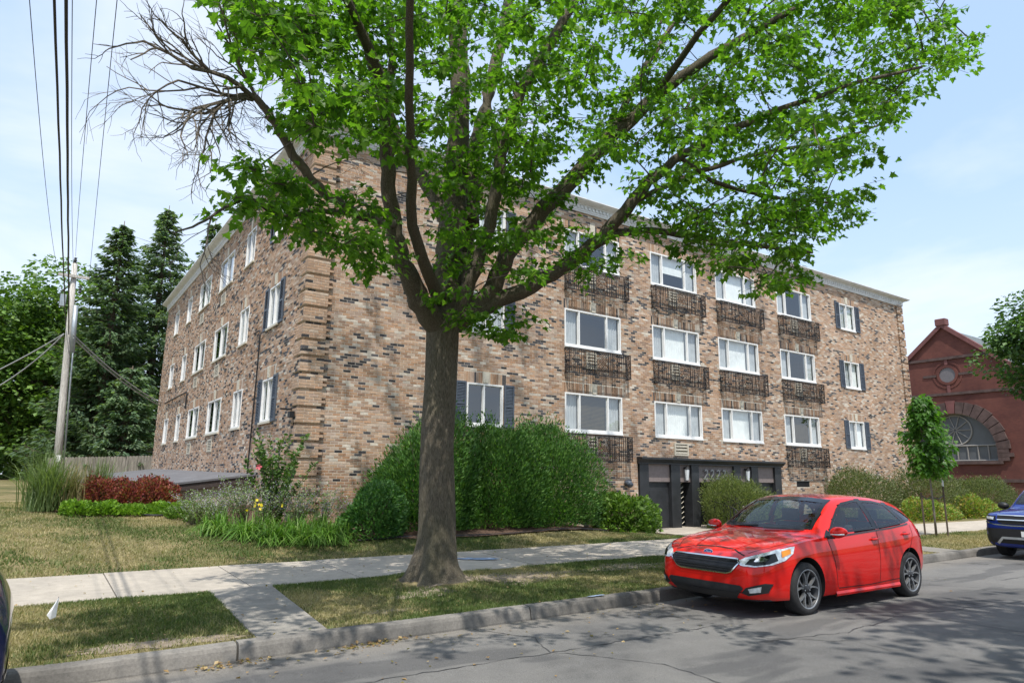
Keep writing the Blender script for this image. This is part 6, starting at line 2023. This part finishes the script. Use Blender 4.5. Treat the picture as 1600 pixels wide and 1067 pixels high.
tw.build('twigs', M_TWIG, sap)['kind'] = 'stuff'
P, az, dr, ro, sc = (np.array(v) for v in (P, az, dr, ro, sc))
X2, Y2, N2 = rot_basis(az, dr, ro)
VV = P[:, None] + sc[:, None, None]*(LV[None, :, 0:1]*X2[:, None] + LV[None, :, 1:2]*Y2[:, None] + LV[None, :, 2:3]*N2[:, None])
FF = (np.arange(len(P))[:, None, None]*len(LV) + LF[None]).reshape(-1, 3)
cl_ = pick(rg, [(0.07, 0.165, 0.028), (0.095, 0.20, 0.036), (0.052, 0.13, 0.024)], len(P))
link('crown', np_mesh('crown', VV.reshape(-1, 3), FF, np.repeat(cl_, len(LV), 0)), M_LEAF, sap)['kind'] = 'stuff'
M_STAKE = flat('brown_stake', (0.10, 0.075, 0.055), 0.8)
for i, (dx, dy, h, lab) in enumerate(((-0.30, 0.16, 1.22, 'brown metal stake left of the sapling trunk'), (0.33, -0.17, 1.62, 'taller stake with a white cap right of the sapling trunk'))):
    st = tag(empty('tree_stake', (SX+dx, SY+dy, verge_z(SX, SY))), lab, 'stake', 'sapling stakes')
    MB().box(-0.018, 0.018, -0.018, 0.018, -0.1, h if i == 0 else h-0.22).build('post', M_STAKE, st)
    if i: MB().box(-0.020, 0.020, -0.020, 0.020, h-0.22, h).build('cap', M_WHITE, st)
    top = 1.15
    tag(MB().tube([(SX+dx, SY+dy, 0.13+top), (SX+dx*.5, SY+dy*.5, 0.13+top-0.10), (SX, SY, 0.13+top-0.05)], 0.012, 5).build('tie_strap', flat('dark_strap', (0.06, 0.07, 0.085), 0.7)), 'dark strap tying the sapling to its ' + ('left' if i == 0 else 'right') + ' stake', 'strap')

# utility pole
PY = 30.0
pb, pt = px_on_y(87, 752, PY), px_on_y(117, 412, PY)
pole = tag(empty('utility_pole', (pb.x, PY, 0.9)), 'weathered grey wooden utility pole with crossarm and conduit', 'utility pole')
P0 = Vector((pb.x, PY, 0.9))
def pl(t, dx=0, dy=0): 
    p = pb.lerp(pt, t) - P0; return (p.x+dx, p.y+dy, p.z)
M_POLE = barkmat('weathered_wood', (0.36, 0.34, 0.31), (0.66, 0.63, 0.58), (14, 14, 0.8))
MB().tube([pl(-0.12), pl(0.3), pl(0.7), pl(1.0)], [0.135, 0.125, 0.105, 0.09], 12).build('post', M_POLE, pole, smooth=True)
M_GALV = flat('galvanised', (0.36, 0.40, 0.43), 0.5, 0.5)
q = pl(0.935); MB().box(q[0]-0.5, q[0]+0.5, q[1]-0.18, q[1]-0.09, q[2]-0.05, q[2]+0.05).build('crossarm', M_POLE, pole)
MB().lathe([(0.05, 0), (0.07, 0.05), (0.04, 0.08), (0.07, 0.12), (0.04, 0.16), (0.05, 0.22), (0.01, 0.25)], pl(1)[0], pl(1)[1], 8).build('insulator', M_CHAR, pole, loc=(0, 0, pl(1)[2]))
a, b = pl(0.80, 0.14, -0.06), pl(0.58, 0.15, -0.06); MB().tube([a, b], 0.09, 8).build('transformer', M_GALV, pole, smooth=True)
q = pl(0.83, -0.27, -0.12); MB().box(q[0]-0.10, q[0]+0.10, q[1]-0.1, q[1]+0.1, q[2]-0.35, q[2]+0.1).build('meter_box', M_GALV, pole, bevel=0.01)
MB().tube([pl(0.75, 0.17, -0.1), pl(0.5, 0.18, -0.1), pl(0.02, 0.19, -0.1)], 0.03, 6).build('riser_conduit', M_GALV, pole, smooth=True)
q = pl(0.10, 0.02, -0.17); MB().box(q[0]-0.07, q[0]+0.07, q[1]-0.01, q[1], q[2]-0.12, q[2]+0.12).build('pole_tag', M_WHITE, pole)
q = pl(0.88, 0.24, -0.1); MB().lathe([(0.03, -0.18), (0.055, -0.12), (0.03, -0.06), (0.055, 0.0), (0.03, 0.06), (0.02, 0.15)], q[0], q[1], 8).build('fuse_cutout', M_CHAR, pole, loc=(0, 0, q[2]))

def wire(name, label, A, B, C, r, mat, wob=0.0, seg=40):
    "parabola through A, B (at its own fraction) and C"
    A, B, C = Vector(A), Vector(B), Vector(C)
    s = (B-A).length/((B-A).length+(C-B).length)
    k = (B - A.lerp(C, s))/(s*(s-1))
    rr_ = random.Random(len(label)); pts = []
    for i in range(seg+1):
        t = i/seg; p = A.lerp(C, t) + k*(t*(t-1))
        if wob and 0 < i < seg: p = p + Vector((rr_.uniform(-wob, wob), 0, rr_.uniform(-wob, wob)))
        pts.append(p)
    return tag(MB().tube(pts, r, 6).build(name, mat, smooth=True), label, 'cable', 'overhead cables')
M_CABLE = flat('black_cable', (0.012, 0.012, 0.013), 0.5)
M_SERV = flat('weathered_service_cable', (0.30, 0.31, 0.31), 0.7)
M_WIRE = flat('grey_wire', (0.07, 0.075, 0.08), 0.5, 0.5)
PP = lambda t, dx=0, dy=-0.15: P0 + Vector(pl(t, dx, dy))
for (t, dx, px, Yc, r, mat, wob, lab) in ((0.70, -0.12, 85, 8.6, 0.017, M_CABLE, 0.006, 'thick black cable, left of the two running up out of the picture'),
                                          (0.66, 0.0, 103, 8.6, 0.021, M_CABLE, 0.006, 'thick black cable, right of the two running up out of the picture'),
                                          (0.94, -0.5, 46, 9.6, 0.006, M_WIRE, 0, 'thin overhead wire farthest left beside the utility pole'),
                                          (0.94, 0.0, 113, 9.6, 0.006, M_WIRE, 0, 'thin overhead wire just right of the thick cables'),
                                          (1.03, 0.0, 151, 9.9, 0.006, M_WIRE, 0, 'thin overhead wire from the pole top insulator'),
                                          (0.94, 0.5, 183, 9.6, 0.006, M_WIRE, 0, 'thin overhead wire farthest right of the pole')):
    A = PP(t, dx); B = px_on_y(px, 0, Yc); C = B + (B-A)*1.25; C.z = A.z
    wire('overhead_cable', lab, A, B, C, r, mat, wob)
for (t, hx, hy, hz, lab) in ((0.66, XC-0.05, 38.2, 5.15, 'upper service cable from the pole to the brick side wall'), (0.645, XC-0.05, 38.2, 5.0, 'lower service cable from the pole to the brick side wall')):
    A = PP(t, 0.15); C = Vector((hx, hy, hz)); B = A.lerp(C, 0.5) - Vector((0, 0, 0.22))
    wire('service_cable', lab, A, B, C, 0.026, M_SERV)
for (py, lab) in ((577, 'upper service cable leaving the pole to the left edge'), (602, 'lower service cable leaving the pole to the left edge')):
    A = PP(0.66, -0.15); C = px_on_y(-160, py+70, 33.0); B = px_on_y(0, py, 31.5)
    wire('service_cable', lab, A, B, C, 0.026, M_SERV)

# board fence
fen = tag(empty('board_fence', (0.6, 42, 1.0)), 'grey weathered board fence below the spruces', 'fence')
M_BOARD = barkmat('grey_board', (0.16, 0.145, 0.13), (0.34, 0.31, 0.27), (5, 5, 0.5))
x = 0.55; rr_ = random.Random(3)
bmesh_board = None
while x < 5.6:
    t = (x-0.6)/4.7
    top = lerp(2.40, 2.62, t) + rr_.uniform(-0.02, 0.02)
    b = MB().prism([(0, 0), (0.135, 0), (0.135, top-1.0-0.04), (0.10, top-1.0), (0.035, top-1.0), (0, top-1.0-0.04)], 'y', 0, 0.022)
    o = b.build('board', M_BOARD, fen); o.location = (x-0.6, rr_.uniform(-0.006, 0.006), 0)
    x += 0.145
for z in (0.35, 1.15): MB().box(-0.05, 5.1, 0.03, 0.07, z, z+0.09).build('rail', M_BOARD, fen)

# neighbour's house glimpsed between the spruces and the building
nb = tag(empty('neighbour_house', (8.5, 62, 1.1)), 'brown roofed brick house glimpsed behind the spruce trunks', 'house')
MB().box(-4, 6, 0, 8, -0.5, 3.2).build('wall', flat('brown_wall', (0.25, 0.17, 0.12), 0.9), nb)
MB().prism([(-4.6, 3.1), (6.6, 3.1), (1, 6.4)], 'y', -0.5, 8.5).build('roof', flat('brown_shingle', (0.14, 0.09, 0.07), 0.9, 0, 0.3, 6), nb)
MB().box(-2, -0.8, -0.06, -0.01, 1.0, 2.3).build('window', M_GREY, nb)

# ------------------------------------------------------------------ church
CX = 62.0
ch = tag(empty('church', (CX, 25.6, 0)), 'red brick church with stone arched window and round gable window', 'church')
def churchbrick():
    m = Mat('church_brick'); v = m.coord('world')
    sw = m.n.new('ShaderNodeSeparateXYZ'); cb = m.n.new('ShaderNodeCombineXYZ')
    m.l.new(v, sw.inputs[0]); m.l.new(sw.outputs['Y'], cb.inputs[0]); m.l.new(sw.outputs['Z'], cb.inputs[1])
    bt = m.n.new('ShaderNodeTexBrick'); m.l.new(cb.outputs[0], bt.inputs['Vector'])
    bt.inputs['Color1'].default_value = (0.15, 0.060, 0.050, 1); bt.inputs['Color2'].default_value = (0.12, 0.050, 0.044, 1); bt.inputs['Mortar'].default_value = (0.125, 0.06, 0.05, 1)
    bt.inputs['Scale'].default_value = 1.0; bt.inputs['Brick Width'].default_value = 0.22; bt.inputs['Row Height'].default_value = 0.075; bt.inputs['Mortar Size'].default_value = 0.01
    n = m.noise(v, 0.5, 5, 0.6)
    c = m.mix(1.0, bt.outputs['Color'], m.ramp(n, [(0.35, (0.75, 0.72, 0.74)), (0.65, (1.2, 1.12, 1.05))]), 'MULTIPLY')
    m.color(c); m.set(Roughness=0.9); m.b.inputs['Specular IOR Level'].default_value = 0.15
    return m.m
M_CB = churchbrick()
M_CS = flat('dark_sandstone', (0.085, 0.055, 0.050), 0.9, 0, 0.35, 2.5, 0.3)
M_COP = flat('red_coping', (0.155, 0.062, 0.058), 0.8, 0, 0.2, 2)
M_SLATE = flat('grey_slate', (0.11, 0.125, 0.125), 0.7, 0, 0.2, 3)
O_ = Vector((CX, 25.6, 0))
HW, ZA, ZE = 5.9, 14.5, 9.4
def arch_pts(r, spring, n=24): return [(r*math.cos(t), spring+r*math.sin(t)) for t in np.linspace(0, PI, n)]
# gable wall with the arched opening left out (ring of quads)
g = MB()
AR, SP, SILL = 3.0, 4.25, 3.35
out = lambda y: ZE + (ZA-ZE)*(1-abs(y)/HW)
apx = arch_pts(AR, SP, 33)
inner = [(AR, SILL)] + apx + [(-AR, SILL)]
outer = []
for (y, z) in inner:
    if z <= SP+0.01 and y > 0: outer.append((HW, z))
    elif z <= SP+0.01: outer.append((-HW, z))
    else:
        a = math.atan2(z-SP, y)
        k = 1.0
        lo, hi = AR, 30
        for _ in range(40):
            md = (lo+hi)/2; yy, zz = md*math.cos(a), SP+md*math.sin(a)
            if abs(yy) > HW or zz > out(yy): hi = md
            else: lo = md
        outer.append((lo*math.cos(a), SP+lo*math.sin(a)))
for i in range(len(inner)-1):
    a, b, c, d = inner[i], inner[i+1], outer[i+1], outer[i]
    g.quad((0, a[0], a[1]), (0, b[0], b[1]), (0, c[0], c[1]), (0, d[0], d[1]))
    g.quad((0, b[0], b[1]), (0, a[0], a[1]), (0.5, a[0], a[1]), (0.5, b[0], b[1]))
g.quad((0, HW, -0.5), (0, -HW, -0.5), (0, -HW, SILL), (0, HW, SILL))
g.quad((0.0, AR, SILL), (0.0, -AR, SILL), (0.5, -AR, SILL), (0.5, AR, SILL))
g.quad((0, -HW, -0.5), (14, -HW, -0.5), (14, -HW, ZE), (0, -HW, ZE)); g.quad((14, HW, -0.5), (0, HW, -0.5), (0, HW, ZE), (14, HW, ZE))
g.build('gable_wall', M_CB, ch)
# lower aisle to the right
a_ = MB().box(1.5, 14, -22, -HW-0.002, -0.5, 7.2); a_.build('aisle_wall', M_CB, ch)
MB().prism([(1.2, 7.2), (14.2, 7.2), (14.2, 10.4)], 'y', -22.2, -HW-0.01).build('aisle_roof', M_SLATE, ch)
r_ = MB()
for s in (-1, 1):
    r_.quad((0.25, s*(HW+0.3), ZE-0.2), (14, s*(HW+0.3), ZE-0.2), (14, 0, ZA), (0.25, 0, ZA))
r_.build('roof', M_SLATE, ch)
for s in (-1, 1):
    c = MB(); d = [(s*(HW+0.25), ZE-0.2), (0, ZA-0.0), (0, ZA+0.42), (s*(HW+0.25), ZE+0.22)]
    c.prism(d if s > 0 else d[::-1], 'x', -0.22, 0.30); c.build('coping', M_COP, ch)
MB().box(-0.3, 0.4, -0.42, 0.42, ZA+0.15, ZA+0.75).build('apex_stone', M_COP, ch, bevel=0.05)
for (z, w) in ((8.75, HW), (11.75, 3.15)):
    MB().box(-0.12, 0.02, -w, w, z, z+0.22).build('string_course', M_CS, ch)
MB().box(-0.10, 0.02, -HW, HW, 1.7, 1.95).build('string_course', M_CS, ch)
# round window
rz = 10.45
ring = MB()
for i in range(28):
    t0, t1 = 2*PI*i/28, 2*PI*(i+1)/28
    P = lambda r, t, x: (x, r*math.cos(t), rz+r*math.sin(t))
    for (ra, rb, x) in ((0.62, 0.82, -0.07), (1.0, 1.14, -0.04)):
        ring.quad(P(ra, t0, x), P(rb, t0, x), P(rb, t1, x), P(ra, t1, x)); ring.quad(P(rb, t0, x), P(rb, t0, 0.02), P(rb, t1, 0.02), P(rb, t1, x)); ring.quad(P(ra, t0, 0.02), P(ra, t0, x), P(ra, t1, x), P(ra, t1, 0.02))
ring.build('round_window_ring', M_CB, ch)
MB().poly([(-0.012, 0.62*math.cos(t), rz+0.62*math.sin(t)) for t in np.linspace(0, 2*PI, 28, endpoint=False)]).build('round_window', flat('leaded_glass', (0.15, 0.135, 0.14), 0.4), ch)
for (y0, y1, z0, z1) in ((-0.12, 0.12, rz+0.85, rz+1.5), (-0.12, 0.12, rz-1.5, rz-0.85), (-1.9, -0.85, rz-0.1, rz+0.1), (0.85, 1.9, rz-0.1, rz+0.1)):
    MB().box(-0.06, 0.02, y0, y1, z0, z1).build('cross_stone', M_COP if z1-z0 > 0.5 else M_CS, ch)
# arch stones
NV = 17
for i in range(NV):
    t0, t1 = PI*i/NV+0.008, PI*(i+1)/NV-0.008; rj = random.uniform(0, 0.22)
    P = lambda r, t, x: (x, r*math.cos(t), SP+r*math.sin(t))
    v = MB(); ra, rb = AR-0.02, AR+0.85+rj; xo = -0.16-random.uniform(0, 0.06)
    v.v = [P(ra, t0, xo), P(rb, t0, xo), P(rb, t1, xo), P(ra, t1, xo), P(ra, t0, 0.1), P(rb, t0, 0.1), P(rb, t1, 0.1), P(ra, t1, 0.1)]
    v.f = [(0,1,2,3), (0,4,5,1), (1,5,6,2), (2,6,7,3), (3,7,4,0)]
    v.build('arch_stone', M_CS if i != NV//2 else M_COP, ch)
for s in (-1, 1):
    for k in range(3):
        y0 = s*(AR-0.02); y1 = s*(AR+0.75+0.3*(k % 2)); MB().box(-0.17, 0.1, min(y0, y1), max(y0, y1), SP-0.92+0.31*k, SP-0.92+0.31*k+0.295).build('jamb_stone', M_CS, ch)
MB().box(-0.2, 0.3, -AR-0.3, AR+0.3, SILL-0.25, SILL).build('sill', M_CS, ch)
win = MB().poly([(0.32, y, z) for y, z in [(AR, SILL)] + apx + [(-AR, SILL)]])
wo = win.build('arched_window', flat('grey_window', (0.10, 0.105, 0.11), 0.35, 0, 0.15, 1.5), ch)
M_LEAD = flat('stone_tracery', (0.24, 0.225, 0.21), 0.7)
def bar(y0, z0, y1, z1, r=0.055): MB().tube([(0.27, y0, z0), (0.27, y1, z1)], r, 5).build('tracery_bar', M_LEAD, wo)
bar(-AR, SP+0.35, AR, SP+0.35, 0.07); bar(-AR, SILL+0.06, AR, SILL+0.06, 0.07)
for k in range(1, 8): bar(lerp(-AR, AR, k/8), SILL, lerp(-AR, AR, k/8), SP+0.35)
wc, wr = SP+1.62, 1.22
cpts = [(0.27, wr*math.cos(t), wc+wr*math.sin(t)) for t in np.linspace(0, 2*PI, 33)]
MB().tube(cpts, 0.07, 5, False).build('tracery_ring', M_LEAD, wo)
for k in range(10):
    t = 2*PI*k/10; bar(0.1*math.cos(t), wc+0.1*math.sin(t), wr*math.cos(t), wc+wr*math.sin(t), 0.04)
MB().tube([(0.30, y*0.99, (z-SILL)*0.99+SILL) for y, z in apx], 0.08, 5, False).build('tracery_arch', M_LEAD, wo)
for k in range(4):
    yc = -7.3 - 1.9*k; w = 0.42
    pts = [(w*math.cos(t), 4.3+w*1.5*math.sin(t)) for t in np.linspace(0, PI, 11)]
    MB().poly([(1.46, yc+w, 2.9)] + [(1.46, yc+y, z) for y, z in pts] + [(1.46, yc-w, 2.9)]).build('lancet_window', flat('dark_lancet', (0.04, 0.042, 0.05), 0.3), ch)
    P = lambda k_, t: (k_*w*math.cos(t), 4.3+k_*w*1.5*math.sin(t))
    hood = MB()
    for i in range(10):
        t0, t1 = PI*i/10, PI*(i+1)/10
        a, b, c, d = P(1.02, t0), P(1.4, t0), P(1.4, t1), P(1.02, t1)
        hood.quad((1.42, yc+a[0], a[1]), (1.42, yc+b[0], b[1]), (1.42, yc+c[0], c[1]), (1.42, yc+d[0], d[1]))
    hood.build('hood_mould', M_CS, ch)
# ------------------------------------------------------------------ small things
# white marker flag in the grass
fx, fy = 0.36, 8.95
fz = verge_z(fx, fy)
flg = tag(empty('marker_flag', (fx, fy, fz)), 'small white marker flag stuck in the grass strip at the left', 'flag')
MB().tube([(0.02, 0.004, -0.03), (0.03, 0.004, 0.25)], 0.0025, 5).build('wire', M_WIRE, flg)
f_ = MB()
f_.poly([(0.035, 0.0, 0.25), (-0.01, -0.025, 0.13), (0.03, 0.0, 0.05)]); f_.poly([(0.035, 0.0, 0.25), (-0.055, 0.005, 0.075), (-0.01, -0.025, 0.13)])
f_.poly([(-0.01, -0.025, 0.13), (-0.055, 0.005, 0.075), (-0.02, -0.01, 0.03), (0.03, 0.0, 0.05)])
f_.build('cloth', flat('white_cloth', (0.8, 0.8, 0.8), 0.8), flg)
# faded blue survey paint
M_PAINT = flat('faded_blue_paint', (0.24, 0.31, 0.43), 0.9, 0, 0.35, 30)
def smear(name, label, cx, cy, rx, ry, rot, zf, seed):
    r = random.Random(seed); n = 22; pts = []
    for i in range(n):
        t = 2*PI*i/n; k = r.uniform(0.65, 1.15); x, y = rx*k*math.cos(t), ry*k*math.sin(t)
        X, Y_ = cx+x*math.cos(rot)-y*math.sin(rot), cy+x*math.sin(rot)+y*math.cos(rot); pts.append((X, Y_, zf(X, Y_)))
    return tag(MB().poly(pts).build(name, M_PAINT), label, 'paint mark')
smear('paint_mark', 'faded blue paint smear on the sidewalk right of the trunk', 7.0, 11.15, 0.45, 0.16, -0.45, lambda x, y: zg(x, y)+0.0115, 3)
smear('paint_mark', 'small faded blue paint spot on the kerb left of the red car', 6.35, kerb_y(6.35)+0.10, 0.16, 0.035, 0.03, lambda x, y: 0.1385 + 0.4*road_z(x, kerb_y(x))+0.006, 5)
# dry leaves and seeds in the gutter
r5 = np.random.default_rng(5)
nl = 420
cxs = np.concatenate([r5.normal(3.15, 0.28, 110), r5.normal(1.65, 0.2, 70), r5.uniform(-1, 14, 240)])
off = np.abs(r5.normal(0, 0.10, nl)) + 0.02; off[180:] = np.abs(r5.normal(0, 0.9, 240))+0.05
xs = cxs; ys = kerb_y(xs) - off
zs = np.array([road_z(a, b) for a, b in zip(xs, ys)]) + r5.uniform(0.004, 0.02, nl)
P_ = np.stack([xs, ys, zs], 1); D_ = unit(r5, nl)*np.array([1, 1, 0.25]); L_ = r5.uniform(0.02, 0.06, nl)
V_, F_, C_ = leaf_cards(P_, D_, np.array([0, 0, 1.0])+unit(r5, nl)*0.4, L_, L_*0.36, pick(r5, [(0.34, 0.22, 0.10), (0.24, 0.15, 0.07), (0.42, 0.31, 0.16), (0.20, 0.17, 0.06)], nl))
tag(link('leaf_litter', np_mesh('leaf_litter', V_, F_, C_), M_FOL), 'dry brown leaves and seeds lying in the gutter', 'leaf litter', kind='stuff')
# fallen bits on grass and walk
nl = 500
xs = r5.uniform(-1, 14, nl); ys = r5.uniform(7.1, 13.6, nl)
zs = np.array([verge_z(a, b) if b < WALK0 else lawn_z(a, b) for a, b in zip(xs, ys)]) + np.where((ys > WALK0) & (ys < WALK1), 0.03, 0.035)
P_ = np.stack([xs, ys, zs], 1); L_ = r5.uniform(0.015, 0.05, nl)
V_, F_, C_ = leaf_cards(P_, unit(r5, nl)*np.array([1, 1, 0.3]), np.array([0, 0, 1.0])+unit(r5, nl)*0.5, L_, L_*0.36, pick(r5, [(0.34, 0.24, 0.12), (0.26, 0.17, 0.08), (0.20, 0.22, 0.06)], nl))
tag(link('leaf_litter', np_mesh('leaf_litter', V_, F_, C_), M_FOL), 'scattered dry leaf bits on the grass strip and sidewalk', 'leaf litter', kind='stuff')
# handrail at the entrance
hr = tag(empty('handrail', (18.35, 14.9, 0.06)), 'black iron handrail beside the entrance walk', 'handrail')
for y in (0.0, -0.75):
    MB().box(-0.016, 0.016, y-0.016, y+0.016, 0, 0.9 if y == 0 else 0.72).build('post', M_IRON, hr)
MB().tube([(0, 0.25, 0.92), (0, 0.0, 0.90), (0, -0.75, 0.72), (0, -0.92, 0.60), (0, -0.95, 0.45)], 0.016, 6).build('rail', M_IRON, hr, smooth=True)
for k in range(5):
    y = -0.13*(k+0.7); MB().box(-0.008, 0.008, y-0.008, y+0.008, 0.10, 0.88+y*0.24).build('baluster', M_IRON, hr)
# low black edging along the beds
for (x0, y0, x1, y1, lab) in ((5.5, 13.38, 12.6, 13.72, 'black plastic edging along the hedge bed'), (1.6, 17.75, 3.3, 17.7, 'black plastic edging along the barberry bed')):
    pts = [(lerp(x0, x1, t), lerp(y0, y1, t)+0.12*math.sin(t*9), 0) for t in np.linspace(0, 1, 16)]
    tag(MB().tube([(x, y, lawn_z(x, y)+0.04) for x, y, _ in pts], 0.022, 5).build('bed_edging', M_PLAS, smooth=True), lab, 'edging')

# worn bare soil on the grass strip
M_SOIL = flat('bare_soil', (0.24, 0.195, 0.15), 0.95, 0, 0.35, 9, 0.6, 0.1)
def soil(cx, cy, rx, ry, seed):
    r = random.Random(seed); b = MB(); n = 30; rings = [0.0, 0.35, 0.7, 1.0]; W_ = [r.uniform(0.6, 1.15) for _ in range(n)]
    for q in rings:
        for i in range(n):
            t = 2*PI*i/n; x, y = cx+rx*q*W_[i]*math.cos(t), cy+ry*q*W_[i]*math.sin(t)
            y = min(WALK0-0.03, max(kerb_y(x)+0.17, y)); b.v.append((x, y, verge_z(x, y)+0.008*(1.6-q)))
    for k in range(3):
        for i in range(n): b.f.append((k*n+i, k*n+(i+1) % n, (k+1)*n+(i+1) % n, (k+1)*n+i))
    tag(b.build('bare_soil', M_SOIL, smooth=True), kind='structure')
for a_ in ((6.25, 9.05, 1.7, 0.6, 1), (8.9, 9.2, 1.0, 0.45, 2), (1.2, 7.42, 0.8, 0.2, 3), (4.5, 8.45, 0.5, 0.25, 4), (3.6, 7.75, 0.35, 0.15, 6)): soil(*a_)

# tar-filled seams and cracks in the roadway
M_TAR = flat('tar_seam', (0.05, 0.05, 0.052), 0.75, 0, 0.3, 12)
def seam(pts, w, seed):
    r = random.Random(seed); P_ = []
    for a, b in zip(pts, pts[1:]):
        k = max(2, int(math.hypot(b[0]-a[0], b[1]-a[1])/0.10))
        for j in range(k): P_.append((lerp(a[0], b[0], j/k)+r.uniform(-.025, .025), lerp(a[1], b[1], j/k)+r.uniform(-.03, .03)))
    b = MB()
    for i, (x, y) in enumerate(P_):
        q, p = P_[min(i+1, len(P_)-1)], P_[max(i-1, 0)]; d = Vector((q[0]-p[0], q[1]-p[1], 0)).normalized(); ww = w*r.uniform(0.2, 0.8)
        b.v += [(x-d.y*ww, y+d.x*ww, road_z(x, y)+0.004), (x+d.y*ww, y-d.x*ww, road_z(x, y)+0.004)]
    for i in range(len(P_)-1): b.f.append((2*i, 2*i+1, 2*i+3, 2*i+2))
    tag(b.build('tar_seam', M_TAR), kind='structure')
seam([(-2, 5.5), (2, 5.62), (5, 5.55), (7.0, 5.5)], 0.012, 1)
seam([(4.3, 6.95), (4.6, 6.2), (4.35, 5.6), (4.9, 4.6), (4.8, 3.8)], 0.010, 2)
seam([(6.4, 4.7), (7.6, 4.45), (9.2, 4.6), (11.5, 4.2), (14, 4.25)], 0.012, 3)
seam([(8.8, 5.0), (9.3, 4.2), (9.2, 3.4), (9.8, 2.6)], 0.010, 4)
seam([(11.8, 7.2), (12.2, 6.0), (13.0, 4.6), (13.1, 3.0)], 0.012, 5)
seam([(14, 5.3), (18, 5.2), (23, 5.35)], 0.014, 6)
